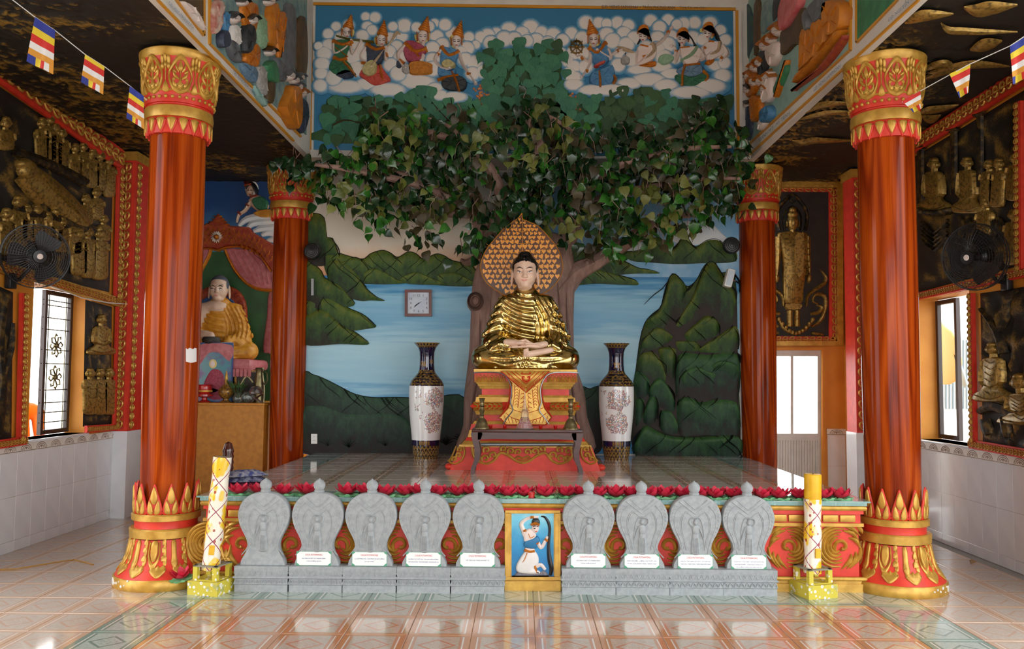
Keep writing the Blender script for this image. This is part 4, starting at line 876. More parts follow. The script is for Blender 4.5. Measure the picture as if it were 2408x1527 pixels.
# ---------------------------------------------------------------- tiered pedestal
ped = thing('pedestal', 'tiered red and gold carved pedestal under the golden seated statue', 'pedestal', None, (XB, YS, ZP)); TZ = ZS - ZP; kz = .001148
def fru(b, z0, z1, h0, h1):
    d0, d1 = h0 * .75, h1 * .75
    return b.add([(-h0, -d0, z0), (h0, -d0, z0), (h0, d0, z0), (-h0, d0, z0), (-h1, -d1, z1), (h1, -d1, z1), (h1, d1, z1), (-h1, d1, z1)], [(0, 3, 2, 1), (4, 5, 6, 7)] + [(i, (i + 1) % 4, 4 + (i + 1) % 4, 4 + i) for i in range(4)])
zy = lambda y: TZ - (y - 266) * TZ / 854.; hwz = lambda w: w * .001148
LAY = [('top_slab', 266, 292, 462, 462, 'gold_paint'), ('fascia', 292, 300, 452, 452, 'red_paint'), ('carved_band', 300, 375, 458, 458, 'red_paint'), ('step', 375, 393, 446, 440, 'gold_paint'), ('step', 394, 414, 430, 424, 'gold_paint'), ('step', 415, 437, 415, 408, 'gold_paint'), ('waist', 437, 490, 392, 392, 'red_paint'),
       ('step', 490, 507, 415, 425, 'gold_paint'), ('step', 508, 550, 440, 448, 'gold_paint'), ('belt', 550, 586, 455, 492, 'red_paint'), ('belt', 586, 620, 492, 455, 'red_paint'), ('step', 620, 660, 452, 440, 'gold_paint'), ('waist', 660, 715, 410, 410, 'red_paint'), ('step', 715, 740, 455, 470, 'gold_paint'), ('step', 740, 790, 480, 490, 'red_paint'),
       ('step', 790, 850, 495, 510, 'gold_paint'), ('step', 850, 880, 515, 535, 'red_paint'), ('step', 880, 910, 540, 560, 'gold_paint'), ('foot_top', 910, 930, 580, 585, 'gold_paint'), ('foot', 930, 1120, 590, 655, 'red_paint')]
for nme, y0, y1, w0, w1, mm in LAY: fru(MB(), zy(y1), zy(y0), hwz(w1), hwz(w0)).ob(nme, mm, ped, 0)
zp = Zm(900, 800, 3.7625); bpy.context.view_layer.update()
PD = PY(YS - hwz(458) * .75 - .002)
for x0, x1 in ((815, 1085), (1455, 1720)):
    b = MB(); n = int((x1 - x0) / 32)
    for i in range(n):
        cx = x0 + (i + .5) * (x1 - x0) / n
        for k in (1, .66, .33): b.limb(PD, zp((cx - 15 * k, 372), (cx - 13 * k, 372 - 40 * k), (cx, 372 - 66 * k), (cx + 13 * k, 372 - 40 * k), (cx + 15 * k, 372)), .9, .008, 2)
    wpar(b.ob('arch_carving', 'gold_paint'), ped)

def wparent(o, p): o.parent = p; o.matrix_parent_inverse = p.matrix_basis.inverted(); return o
PD = PY(YS - hwz(480) * .75 - .01)
for x0, x1, sg in ((800, 1060, 1), (1480, 1740, -1)):
    b = MB()
    for i in range(6):
        cx = x0 + (i + .5) * (x1 - x0) / 6
        for k in (1, .6): b.limb(PD, zp((cx - sg * 18, 586 - 24 * k), (cx + sg * 14 * k, 586 - 16 * k), (cx + sg * 20 * k, 586), (cx + sg * 14 * k, 586 + 16 * k), (cx - sg * 18, 586 + 24 * k)), 1.3, .012, 2)
    b.limb(PD, zp((x0, 553), (x1, 553)), 1.2, .01, 1); b.limb(PD, zp((x0, 619), (x1, 619)), 1.2, .01, 1); wparent(b.ob('belt_carving', 'gold_paint'), ped)
# hanging tongue panel
PT1 = PY(YS - hwz(500) * .75 - .03)
b = MB(); b.puff(PT1, zp((1075, 296), (1140, 380), (1140, 500), (1110, 600), (1030, 685), (1090, 752), (1260, 752), (1440, 752), (1492, 685), (1430, 600), (1405, 500), (1405, 380), (1460, 296), (1270, 300)), .02, 2, 1, base=-.09); wparent(b.ob('tongue_panel', 'gold_paint'), ped)
b = MB()
for s in (-1, 1):
    f = lambda *p: zp(*[(1268 + s * (x - 1268), y) for x, y in p])
    b.limb(PT1, f((1085, 300), (1125, 380), (1125, 500), (1095, 600), (1040, 680)), 1.9, .03, 3); b.limb(PT1, f((1165, 400), (1165, 500), (1150, 590)), 1.2, .028, 3); b.limb(PT1, f((1210, 440), (1205, 530), (1195, 600)), 1.2, .028, 3)
    b.limb(PT1, f((1045, 690), (1090, 748), (1265, 748)), 1.6, .028, 1); b.limb(PT1, f((1090, 645), (1150, 690), (1268, 720)), 1.4, .028, 3); b.limb(PT1, f((1120, 600), (1180, 625), (1268, 650)), 1.2, .028, 3)
    for k in range(7): b.limb(PT1, f((1172, 420 + 26 * k), (1188, 405 + 26 * k), (1200, 425 + 26 * k)), 1.1, .027, 2)
    for k in range(6): b.limb(PT1, f((1080 + 30 * k, 668 + 9 * k), (1082 + 32 * k, 700 + 6 * k), (1095 + 30 * k, 735)), 1.3, .027, 2)
    for k in range(4): b.limb(PT1, f((1225 - k * 3, 480 + 40 * k), (1245, 470 + 40 * k), (1252, 495 + 40 * k), (1238, 505 + 40 * k)), 1.5, .027, 2)
wparent(b.ob('tongue_carving', 'red_paint'), ped)
PT2 = PY(YS - hwz(500) * .75 - .06); b = MB(); b.puff(PT2, zp((1040, 272), (1155, 372), (1270, 470), (1385, 372), (1480, 272)), .015, 2, 1, base=-.12); wparent(b.ob('chevron_panel', 'gold_paint'), ped)
b = MB()
for k, w in ((0, 1.9), (42, 1.2), (84, 1.5), (120, 1.1)): b.limb(PT2, zp((1050 + k, 278), (1268, 462 - k * .86), (1470 - k, 278)), w, .022, 1)
for s in (-1, 1):
    for k in range(12): x0 = 1268 + s * (15 + 13 * k); y0 = 442 - 11.5 * k; b.limb(PT2, zp((x0, y0), (x0 + s * 2, y0 - 22)), 1.1, .021, 1); 
    b.limb(PT2, zp((1268, 372), (1268 + s * 28, 350), (1268 + s * 32, 325), (1268 + s * 10, 330)), 2.2, .024, 3); b.limb(PT2, zp((1268, 300), (1268 + s * 40, 300), (1268 + s * 30, 285)), 1.8, .024, 3)
wparent(b.ob('chevron_carving', 'red_paint'), ped)
# foot carving and the light tube on the step
PFt = PY(YS - hwz(620) * .75 - .006); b = MB()
def sc(cx, cy, R, s): b.limb(PFt, zp(*[(cx + s * R * (1 - t / 7) * math.cos(t), cy - R * (1 - t / 7) * math.sin(t)) for t in np.linspace(-.6, 5.6, 10)]), 2.9, .018, 2)
for s in (-1, 1):
    f = lambda *p: zp(*[(1240 + s * (x - 1240), y) for x, y in p])
    b.limb(PFt, f((1240, 1090), (1300, 1070), (1370, 1020), (1440, 1000), (1490, 1060), (1560, 1095), (1640, 1070), (1680, 1020), (1690, 950)), 3.2, .018, 3)
    for cx, cy, R in ((1280, 990, 30), (1345, 985, 32), (1410, 965, 26), (1500, 1020, 34), (1570, 1050, 34), (1560, 975, 30), (1640, 985, 34), (1630, 1045, 22)): sc(1240 + s * (cx - 1240), cy, R, s)
    b.limb(PFt, f((1240, 1050), (1275, 1030), (1310, 1045)), 2, .016, 3); b.limb(PFt, f((1240, 1070), (1290, 1050)), 1.8, .016, 1)
    b.limb(PFt, f((1765, 945), (1755, 1000), (1780, 1060), (1830, 1095), (1880, 1085), (1885, 1060)), 2.6, .02, 3)
    b.limb(PFt, f((1830, 940), (1850, 990), (1880, 1050), (1905, 1070)), 2, .02, 3)
    for cx, cy, R in ((1795, 970, 22), (1805, 1020, 24), (1845, 1055, 22)): sc(1240 + s * (cx - 1240), cy, R, s)
wparent(b.ob('cloud_carving', 'gold_paint'), ped)
for s in (-1, 1): MB().ball((s * .76, -.5, .03), (.05, .06, .035), 12, 8).ob('corner_scroll', 'red_paint', ped)
b = MB().tube([PY(YS - hwz(585) * .75 - .03).p(*zp((850, 925))[0]), PY(YS - hwz(585) * .75 - .03).p(*zp((1700, 925))[0])], .018, 10); wparent(b.ob('light_tube', 'grey_metal'), ped)
b = MB(); P = PY(YS - hwz(500) * .75 - .07)
for s in (-1, 1):
    f = lambda *p: [P.p(*q) for q in cr(zp(*[(1268 + s * (x - 1268), y) for x, y in p]), 4, False)]
    b.tube(f((805, 290), (920, 285), (1050, 295), (1110, 350), (1140, 440), (1130, 550), (1150, 620), (1100, 690), (1065, 745)), .006, 5)
wparent(b.ob('rope_light', 'grey_metal'), ped)
# ---------------------------------------------------------------- altar table with candlesticks, crystal stupa and cups
mat('dark_wood', '#3a1a16', '#4a231c', .35, scale=5, coat=.1, sc=(1, 6, 6))
YT0, YT1 = 8.22, 8.46; pl_, pr_ = PY(YT0).p(1109, 1010), PY(YT0).p(1370, 1010); TH = pl_[2] - ZP; tx0, tx1 = pl_[0], pr_[0]
tb_ = thing('altar_table', 'low dark wooden altar table with curved legs in front of the pedestal', 'table', None, ((tx0 + tx1) / 2, YT0, ZP)); hw = (tx1 - tx0) / 2
MB().bbox(-hw, hw, -.005, YT1 - YT0, TH - .03, TH, .006).ob('tabletop', 'dark_wood', tb_); b = MB()
ap = [(-hw + .06, TH - .03), (hw - .06, TH - .03), (hw - .06, TH - .1), (.3, TH - .09), (.1, TH - .095), (0, TH - .09), (-.1, TH - .095), (-.3, TH - .09), (-hw + .06, TH - .1)]
b.prism([(x, .0, z) for x, z in ap], (0, .02, 0)); b.ob('apron', 'dark_wood', tb_)
b = MB(); b.prism([(x, YT1 - YT0 - .03, z) for x, z in ap], (0, .02, 0)); b.ob('apron', 'dark_wood', tb_)
for s in (-1, 1):
    for yy in (0, YT1 - YT0 - .05):
        q = [(hw - .0, TH - .03), (hw - .005, TH - .1), (hw - .03, TH - .2), (hw - .025, TH - .3), (hw, .06), (hw + .005, 0), (hw - .03, 0), (hw - .04, .06), (hw - .075, TH - .3), (hw - .085, TH - .2), (hw - .07, TH - .13), (hw - .09, TH - .09), (hw - .1, TH - .03)]
        b = MB(); b.prism([(s * x, yy, z) for x, z in cr(q, 3)], (0, .05, 0)); b.ob('leg', 'dark_wood', tb_)
mat('brass', '#6e6448', '#857a56', .35, .8, 20)
YTm = (YT0 + YT1) / 2
for u, lab in ((1133, 'turned brass candlestick on the left of the altar table'), (1342, 'turned brass candlestick on the right of the altar table')):
    p = PY(YTm).p(u, 1000); t = thing('candlestick', lab, 'candlestick', 'brass candlesticks on the altar table', (p[0], YTm, ZP + TH)); k = .0011
    MB().lathe([(70 * k, 0), (70 * k, 8 * k), (60 * k, 20 * k), (52 * k, 45 * k), (40 * k, 75 * k), (22 * k, 95 * k)], 28).ob('foot', 'brass', t)
    MB().lathe([(20 * k, 95 * k), (16 * k, 110 * k), (22 * k, 122 * k), (16 * k, 135 * k), (22 * k, 150 * k), (26 * k, 160 * k), (18 * k, 172 * k), (16 * k, 190 * k), (24 * k, 200 * k), (18 * k, 212 * k), (16 * k, 235 * k), (22 * k, 245 * k), (24 * k, 262 * k), (30 * k, 268 * k), (26 * k, 272 * k)], 24).ob('stem', 'brass', t)
m = Mt('crystal'); m.col('#f4f2f2').set(.02, 0, .6, .3, .9); m.b.inputs['IOR'].default_value = 1.3
p = PY(YTm).p(1234, 1000); t = thing('crystal_stupa', 'clear crystal stupa with tiered base in the middle of the altar table', 'stupa', None, (p[0], YTm, ZP + TH)); k = .0011
MB().lathe([(80 * k, 0), (80 * k, 12 * k), (74 * k, 14 * k), (72 * k, 30 * k), (64 * k, 32 * k), (62 * k, 50 * k), (54 * k, 52 * k), (50 * k, 75 * k), (44 * k, 78 * k), (38 * k, 100 * k)], 16).ob('tiered_base', 'crystal', t)
MB().lathe([(36 * k, 100 * k), (34 * k, 130 * k), (30 * k, 160 * k), (22 * k, 168 * k)], 16).ob('dome', 'crystal', t); MB().lathe([(22 * k, 168 * k), (16 * k, 200 * k), (11 * k, 245 * k), (7 * k, 270 * k), (9 * k, 276 * k), (5 * k, 284 * k), (7 * k, 300 * k), (4 * k, 320 * k), (0, 355 * k)], 16).ob('spire', 'crystal', t)
for u, lab in ((1153.5, 'small red candle cup beside the left brass candlestick'), (1187, 'small red candle cup just left of the crystal stupa'), (1271.5, 'small red candle cup just right of the crystal stupa'), (1306.5, 'small red candle cup beside the right brass candlestick')):
    p = PY(YTm).p(u, 1000); t = thing('candle_cup', lab, 'candle cup', 'red candle cups on the altar table', (p[0], YTm + .03, ZP + TH)); MB().lathe([(.013, 0), (.015, .002), (.02, .034), (.018, .034), (.014, .008)], 16).ob('cup', 'glass_red', t); MB().lathe([(.013, .006), (.016, .024), (0, .024)], 12).ob('wax', 'red_paint', t)
# ---------------------------------------------------------------- two tall porcelain vases
mat('cobalt', '#10123e', '#0d0f33', .06, scale=4, coat=.6)
def band_mat(name, base, gold, kind):
    m = Mt(name); v = m.co(); x, y, z = m.xyz(v); a = X.op('ARCTAN2', y, x) * (1 / (2 * PI))
    if kind == 'lappet': f = ((a * 22).frac() - .5).abs() * 2; c = ((z * 16).frac() - f).abs(); g = c > .28
    else: vd, _ = m.voro(v, 34); g = ((vd - .28).abs() < .14)
    g2 = ((z * 30).frac() - .5).abs() < .1
    m.col(m.mix(g.mx(g2), base, gold)).set(.14, 0, .5, .5)
band_mat('vase_gold_dark', '#17152f', '#8a6d33', 'lappet'); band_mat('vase_shoulder', '#231d2a', '#86692f', 'dots')
def scene_mat(name, a0, wd):
    m = Mt(name); v = m.co(); x, y, z = m.xyz(v); a = X.op('ARCTAN2', x, y * -1) - a0; n = m.noise(v, 11, 3) - .5
    ms = None
    for zc in (.42, .68):
        e = ((a / wd) * (a / wd) + ((z - zc) / .12) * ((z - zc) / .12) + n * 2.6) < 1.; ms = e if ms is None else ms.mx(e)
    side = ((a - a0 * 0 + .95).abs() < .25) * (((z - .62).abs() < .17)) * (m.noise(v, 16, 2) > .55); ms = ms.mx(side)
    vd, vc = m.voro(v, 80); hs = m.xyz(vc)[0]
    c = m.ramp(hs, [(.0, '#7c2f52'), (.2, '#b5636e'), (.38, '#5d7f62'), (.55, '#3f5fa0'), (.7, '#cfa24a'), (.85, '#c9564a'), (1, '#7ea08c')]); n_ = m.mix(ms * (vd < .62) * .85, '#eceeee', c)
    m.col(n_).set(.07, 0, .5, .5)
scene_mat('vase_scene_a', .6, .62); scene_mat('vase_scene_b', 0., .72)
mat('vase_gilt', '#b98f4a', None, .3, .3)
VP = [(115, 70), (116, 74), (104, 84), (80, 112), (67, 150), (63, 200), (64, 260), (69, 310), (78, 335), (102, 362), (136, 402), (150, 432), (153, 448), (155, 500), (154, 600), (147, 700), (137, 800), (128, 880), (125, 920), (122, 968), (115, 1020), (108, 1062), (106, 1082)]
def vase(u, vbase, lab, scene, chars):
    p = PT.p(u, vbase - 9); t = thing('porcelain_vase', lab, 'vase', 'tall porcelain vases', (p[0], p[1], ZP)); k = .001205 * p[1] / 9.
    pr = [(r * k, (1082 - yy) * k) for r, yy in VP]
    part = lambda a, b_: [q for q in pr[a:b_]][::-1]
    MB().lathe(part(0, 4) , 48).ob('rim', 'vase_gold_dark', t); MB().lathe(part(3, 8), 48).ob('neck', 'cobalt', t); MB().lathe(part(7, 13), 48).ob('shoulder', 'vase_shoulder', t)
    MB().lathe(part(12, 19), 64).ob('painted_body', scene, t); MB().lathe(part(18, 20), 48).ob('blue_ring', 'cobalt', t); MB().lathe(part(19, 23), 48).ob('foot', 'vase_gold_dark', t)
    P = PC([(r, z) for r, z in pr[::-1]])
    for ch, a, zc, sz in chars:
        me = text_mesh(ch, 1.); 
        for q in me.vertices: q.co = Vector(P.p(-PI / 2 + a + q.co.x * sz / .06 * 1.0 / 1.25, zc + q.co.y * sz, .0015))
        obj('gilt_character', me, 'vase_gilt', t)
    b = MB()
    for i in range(5): 
        for j in (0, 1): b.puff(P, [(-PI / 2 + (i - 2) * .16 + a, z) for a, z in ((-.06, (1082 - 962) * k), (.06, (1082 - 962) * k), (.06, (1082 - 930) * k), (0, (1082 - 922) * k), (-.06, (1082 - 930) * k))], .002, .004, 1)
    b.ob('gilt_row', 'vase_gilt', t)
    return t
vase(1001, 1087, 'tall blue and white porcelain vase with painted figures, left of the pedestal under the clock', 'vase_scene_a', [('福', -.45, 1.075, .065), ('萬', .75, 1.1, .05)])
vase(1449.5, 1089, 'tall blue and white porcelain vase with painted figures, right of the pedestal', 'vase_scene_b', [('寶', -.05, 1.07, .075)])
# ---------------------------------------------------------------- lake mural on the rear wall (painted plaster relief)
m = Mt('lake_painting'); v = m.co(); x, y, z = m.xyz(v); n = m.noise(v, 3, 4); st = m.noise(m.co('Object', (.6, 1, 9)), 2.2, 4)
wat = m.ramp(((z - 1.3) / 1.6 + (st - .5) * .42), [(.0, '#3f8fc2'), (.16, '#97c6da'), (.45, '#a8d0df'), (.62, '#76b0d0'), (.8, '#8cc0d8'), (.93, '#4690bd'), (1, '#2f78aa')])
lft = (x * -1 + n * .8 - .4).ss(-.5, .3); skl = m.ramp(((z - 2.9) / 1.2 + (n - .5) * .3), [(.0, '#d3966a'), (.13, '#dcb797'), (.3, '#dfd2bf'), (.8, '#d3cdc0'), (1, '#b9c3c2')]); skr = m.mix(n.ss(.35, .7), '#6fa6cc', '#a5c6da')
c = m.mix((z > 2.86), wat, m.mix(lft, skr, skl)); m.col(c).set(.5, 0, .4); m.bump(m.noise(v, 45, 3), .12, .006)
def hill_mat(name, dark, mid, lit, edge):
    m = Mt(name); v = m.co(); n = m.noise(m.co('Object', (1, 1, .5)), 13, 5, .7); a = m.new('ShaderNodeAttribute'); a.attribute_name = 'hgt'
    c = m.ramp(X(a.outputs['Fac']) * .8 + (n - .5) * 1.15 + .04, [(.12, edge), (.3, dark), (.55, mid), (.92, lit)]); m.col(c).set(.6, 0, .35); m.bump(m.noise(v, 34, 4), .3, .01)
hill_mat('hill_green', '#22371d', '#33501f', '#666c28', '#241f16'); hill_mat('hill_dark', '#1b3024', '#25482e', '#3f6430', '#221c19'); hill_mat('hill_bush', '#20361c', '#3b5722', '#66702a', '#1e2318'); hill_mat('land_dark', '#1b2720', '#23382c', '#33543c', '#231b1a'); hill_mat('hill_brown', '#2a261b', '#2a3d22', '#4c5a28', '#2a1f18')
mat('hill_edge', '#1c1a14', None, .7); mat('cloud_paint', '#dfe3e4', '#cfdbe2', .6, scale=5)
mural = thing('lake_mural', 'painted relief mural of a blue lake with green mountains behind the golden statue', 'mural')
MB().quad(PB, 712, 405, 1738, 1068, .01, -.0).ob('painted_panel', 'lake_painting', mural, 0)
zl, zr = Zm(700, 480, 2.463), Zm(1240, 480, 2.463)
hr_ = random.Random(5)
def PB_y(q, x):
    cu = [c + (e - c) * (x - a) / (d - a) for (a, c), (d, e) in zip([q[-1]] + q[:-1], q) if (a > x) != (d > x)]; return max(cu) if cu else 0
def hill(f, pts, h, mm, edge=True, nm='hill'):
    q = cr(f(*pts), 4); xs = [p[0] for p in q]; x0, x1 = min(xs) + .4, max(xs) - .4; nx = max(6, int((x1 - x0) / 3.2)); ny = 11; vs = []; hg = []; top = []
    for i in range(nx + 1):
        x = x0 + (x1 - x0) * i / nx; cu = []
        for k in range(len(q)):
            (a, c), (d, e) = q[k - 1], q[k]
            if (a > x) != (d > x): cu.append(c + (e - c) * (x - a) / (d - a))
        yt, yb = (min(cu), max(cu)) if len(cu) > 1 else (vs and top[-1][1] or q[0][1], (vs and top[-1][1] or q[0][1]) + 1); top.append((x, yt)); e_ = min(1, min(i, nx - i) / 4.)
        for jx in range(ny + 1):
            t = jx / ny; y = yt + (yb - yt) * t; sh = min(1, t / .14) ** .6 * (1 - .45 * t); P_ = PB.p(x, y)
            hh = h * (.25 + .75 * e_ ** .6) * sh * (1 + .35 * mn.noise(Vector((P_[0] * 5, h * 70, P_[2] * 4)))) if jx else 0
            vs.append(PB.p(x, y, hh + .011)); hg.append(max(0, 1 - (y - yt) * PB.px(x, y) / .62) * (.55 + .45 * (1 - t)))
    fs = [(i * (ny + 1) + k, (i + 1) * (ny + 1) + k, (i + 1) * (ny + 1) + k + 1, i * (ny + 1) + k + 1) for i in range(nx) for k in range(ny)]
    me = bpy.data.meshes.new(nm); me.from_pydata([tuple(p) for p in vs], [], fs); me.shade_smooth(); at = me.attributes.new('hgt', 'FLOAT', 'POINT'); at.data.foreach_set('value', hg); o = obj(nm, me, mm, mural)
    if edge:
        b = MB(); b.limb(PB, top[::2], 1.1, .022 + h * .2, 1)
        for k in range(max(1, int((x1 - x0) / 26))):
            i = hr_.randint(2, nx - 2) if nx > 5 else 2; (xa, ya), dr = top[i], hr_.choice((-1, 1)); yb = min(ya + hr_.uniform(25, 75), PB_y(q, xa) - 4)
            if yb - ya < 10: continue
            L_ = yb - ya; xx = [min(max(xa + dr * L_ * w_, x0 + 3), x1 - 3) for w_ in (.0, .25, .6, 1.0)]
            b.limb(PB, list(zip(xx, (ya + 1, ya + L_ * .35, ya + L_ * .6, yb))), [.7, 1.3, 1.2, .5], .02 + h * .95, 2)
        b.ob('outline', 'hill_edge', o)
    return o
hill(zl, [(40, 50), (75, 52), (140, 65), (165, 110), (165, 190), (205, 200), (230, 270), (240, 340), (40, 340)], .03, 'hill_green')
hill(zl, [(150, 300), (230, 285), (290, 300), (380, 320), (420, 290), (490, 268), (540, 285), (580, 310), (640, 278), (690, 290), (730, 320), (800, 290), (850, 300), (900, 330), (1000, 350), (1040, 400), (1040, 470), (900, 478), (700, 462), (600, 458), (400, 465), (200, 450)], .03, 'hill_bush')
for p in ([(380, 400), (450, 370), (520, 400), (580, 440), (620, 462), (400, 462)], [(590, 440), (680, 390), (760, 420), (850, 460), (880, 472), (650, 465)], [(800, 420), (900, 390), (1000, 440), (1035, 470), (850, 472)], [(240, 360), (320, 310), (380, 330), (420, 380), (380, 420), (300, 410)]): hill(zl, p, .045, 'hill_bush')
hill(zl, [(170, 345), (220, 315), (280, 330), (330, 380), (370, 440), (400, 490), (460, 540), (505, 562), (430, 560), (350, 560), (200, 500)], .05, 'hill_green')
hill(zl, [(40, 330), (90, 345), (140, 390), (160, 430), (240, 460), (300, 530), (330, 590), (200, 600), (40, 580)], .055, 'hill_green')
hill(zl, [(120, 560), (180, 535), (230, 560), (290, 600), (380, 640), (440, 690), (455, 715), (400, 725), (300, 735), (150, 700)], .05, 'hill_bush')
hill(zl, [(40, 560), (90, 560), (130, 600), (90, 640), (40, 680)], .05, 'hill_green')
hill(zl, [(40, 660), (90, 620), (150, 605), (200, 640), (260, 700), (330, 740), (385, 780), (410, 815), (250, 812), (40, 812)], .065, 'hill_green')
hill(zl, [(35, 1000), (90, 990), (150, 1010), (250, 1060), (330, 1100), (430, 1120), (560, 1120), (760, 1124), (970, 1125), (970, 1435), (500, 1438), (35, 1440)], .03, 'land_dark')
hill(zl, [(35, 1180), (150, 1150), (300, 1200), (480, 1190), (640, 1240), (640, 1438), (35, 1440)], .045, 'land_dark', False)
hill(zr, [(540, 280), (640, 270), (700, 230), (760, 190), (800, 240), (850, 260), (890, 200), (930, 200), (970, 250), (1040, 210), (1100, 205), (1150, 240), (1200, 260), (1200, 335), (1000, 345), (860, 350), (700, 340), (600, 330)], .03, 'hill_bush')
hill(zr, [(250, 210), (300, 240), (400, 260), (480, 280), (560, 330), (640, 370), (700, 380), (765, 403), (650, 405), (560, 410), (400, 430), (250, 470)], .035, 'hill_bush'); hill(zr, [(250, 470), (400, 464), (560, 470), (642, 470), (620, 440), (520, 410), (400, 380), (260, 400)], .045, 'hill_bush')
hill(zr, [(820, 430), (850, 405), (880, 430), (925, 480), (980, 440), (1010, 380), (1050, 335), (1090, 345), (1120, 400), (1205, 430), (1212, 900), (1212, 1462), (900, 1462), (620, 1450), (615, 1050), (640, 900), (650, 790), (680, 690), (720, 640), (780, 590), (790, 520)], .05, 'hill_brown')
for p, h in (([(820, 430), (850, 405), (885, 435), (920, 490), (900, 560), (860, 640), (770, 710), (690, 720), (690, 670), (770, 600)], .08), ([(1010, 400), (1050, 335), (1090, 350), (1140, 430), (1200, 520), (1205, 700), (1100, 690), (1000, 640), (900, 700), (850, 720), (900, 620), (960, 520)], .08), ([(660, 800), (700, 740), (760, 710), (830, 760), (840, 780), (760, 830), (700, 850), (650, 850)], .09),
             ([(900, 760), (980, 680), (1040, 640), (1110, 690), (1100, 760), (1000, 790), (930, 800)], .1), ([(1000, 830), (1100, 760), (1205, 700), (1208, 850), (1000, 860)], .09), ([(640, 870), (700, 845), (750, 870), (790, 950), (800, 1050), (700, 1050), (640, 980)], .09), ([(750, 850), (800, 820), (860, 840), (855, 950), (830, 1020), (780, 930)], .09), ([(850, 800), (900, 790), (980, 800), (1000, 850), (870, 850)], .085),
             ([(620, 980), (660, 970), (710, 1030), (690, 1110), (620, 1120)], .1), ([(690, 1100), (750, 1000), (800, 1030), (850, 1140), (850, 1200), (780, 1180)], .1), ([(660, 1240), (700, 1120), (730, 1100), (760, 1160), (740, 1250), (700, 1280)], .11), ([(620, 1130), (660, 1120), (680, 1160), (650, 1260), (620, 1280)], .1), ([(760, 1200), (820, 1190), (860, 1250), (870, 1320), (800, 1330), (760, 1280)], .1)): hill(zr, p, h, 'hill_green' if p[0][1] < 900 else 'hill_dark')
hill(zr, [(870, 866), (1040, 864), (1212, 862), (1212, 1130), (1040, 1128), (862, 1126)], .09, 'hill_dark'); hill(zr, [(862, 1140), (930, 1105), (1000, 1140), (1100, 1120), (1212, 1150), (1212, 1332), (1000, 1334), (880, 1332)], .1, 'hill_dark')
for p in ([(870, 1000), (960, 930), (1040, 960), (1110, 1000), (1060, 1050), (900, 1060)], [(1040, 960), (1110, 900), (1210, 930), (1210, 1010), (1110, 1000)]): hill(zr, p, .11, 'hill_dark')
hill(zr, [(620, 1450), (640, 1330), (680, 1275), (730, 1300), (830, 1340), (1000, 1345), (1214, 1340), (1214, 1462), (900, 1462)], .13, 'hill_dark'); hill(zr, [(300, 1080), (360, 1072), (440, 1078), (440, 1400), (330, 1425)], .03, 'land_dark')
for p in ([(690, 270), (640, 215), (590, 235), (530, 260), (560, 300)], [(820, 190), (870, 120), (930, 98), (990, 130), (1060, 112), (1120, 165), (1180, 220), (1200, 262), (1040, 235), (900, 240)]): hill(zr, p, .012, 'cloud_paint', False, 'cloud')
for gx, gy in ((180, 1400), (300, 1410), (510, 1400), (860, 1395), (950, 1380)):
    b = MB()
    for k in range(9): a = -PI / 2 + (k - 4) * .27; L = 60 + 25 * random.random(); b.limb(PB, zl((gx, gy), (gx + L * .6 * math.cos(a), gy + L * .7 * math.sin(a)), (gx + L * math.cos(a) * 1.1, gy + L * .75 * math.sin(a))), [1.2, 1.4, .3], .05, 2)
    b.ob('grass_tuft', 'hill_bush', mural)
# ---------------------------------------------------------------- sky mural above, with eight deities on clouds
m = Mt('upper_sky'); v = m.co(); x, y, z = m.xyz(v); m.col(m.mix((z + m.noise(v, 3, 4) * .8).ss(4.3, 6.2), '#3a7fa8', '#2f759c')).set(.5, 0, .4); m.bump(m.noise(v, 60, 3), .25, .006)
m = Mt('cloud_relief'); a = m.new('ShaderNodeAttribute'); a.attribute_name = 'hgt'; v = m.co(); m.col(m.mix((X(a.outputs['Fac']) + m.noise(v, 12, 3) * .3 - .15).ss(.2, .95), '#ddd8d2', '#4f93ba')).set(.6, 0, .3); m.bump(m.noise(v, 40, 3), .1, .005)
sky = thing('sky_mural', 'painted relief mural of musicians and deities on white clouds above the leafy tree', 'mural')
MB().poly(PU, [(743, 14), (1723, 27), (1728, 374), (738, 352)], .012).ob('painted_panel', 'upper_sky', sky, 0)
for nm, w0, w1, mm in (('white_border', 24, 7, 'white_paint'), ('gold_border', 7, 0, 'gold_line')):
    q0 = [(743, 14), (1723, 27), (1728, 374), (738, 352)]; b = MB()
    for ei, ((ax, ay), (bx, by), (nx_, ny_)) in enumerate((((737, 13), (1729, 26), (0, -1)), ((737, 13), (732, 352), (-1, 0)), ((1729, 26), (1733, 374), (1, 0)))):
        o0, o1 = (0, 6) if mm == 'gold_line' else (6, 26 if nx_ == 0 else 13)
        b.poly(PU, [(ax + nx_ * o0, ay + ny_ * o0), (bx + nx_ * o0, by + ny_ * o0), (bx + nx_ * o1, by + ny_ * o1), (ax + nx_ * o1, ay + ny_ * o1)], .02 + .001 * ei if mm == 'gold_line' else .03 + .001 * ei)
    b.ob(nm, mm, sky, 0)
write('donor_lettering', 'G.Đ: HENG SAPHONH + TRẦN PHÙNG ANH', 'ink', PU, 1500, 17.5, 7, 172, sky, .033, du=(172, 2.4)); write('donor_lettering', 'Cùng Các con cháu', 'ink', PU, 1627, 20.5, 5, 60, sky, .033, du=(60, .8))
za, zb = Zm(720, 0, 4.49), Zm(1220, 0, 4.363)
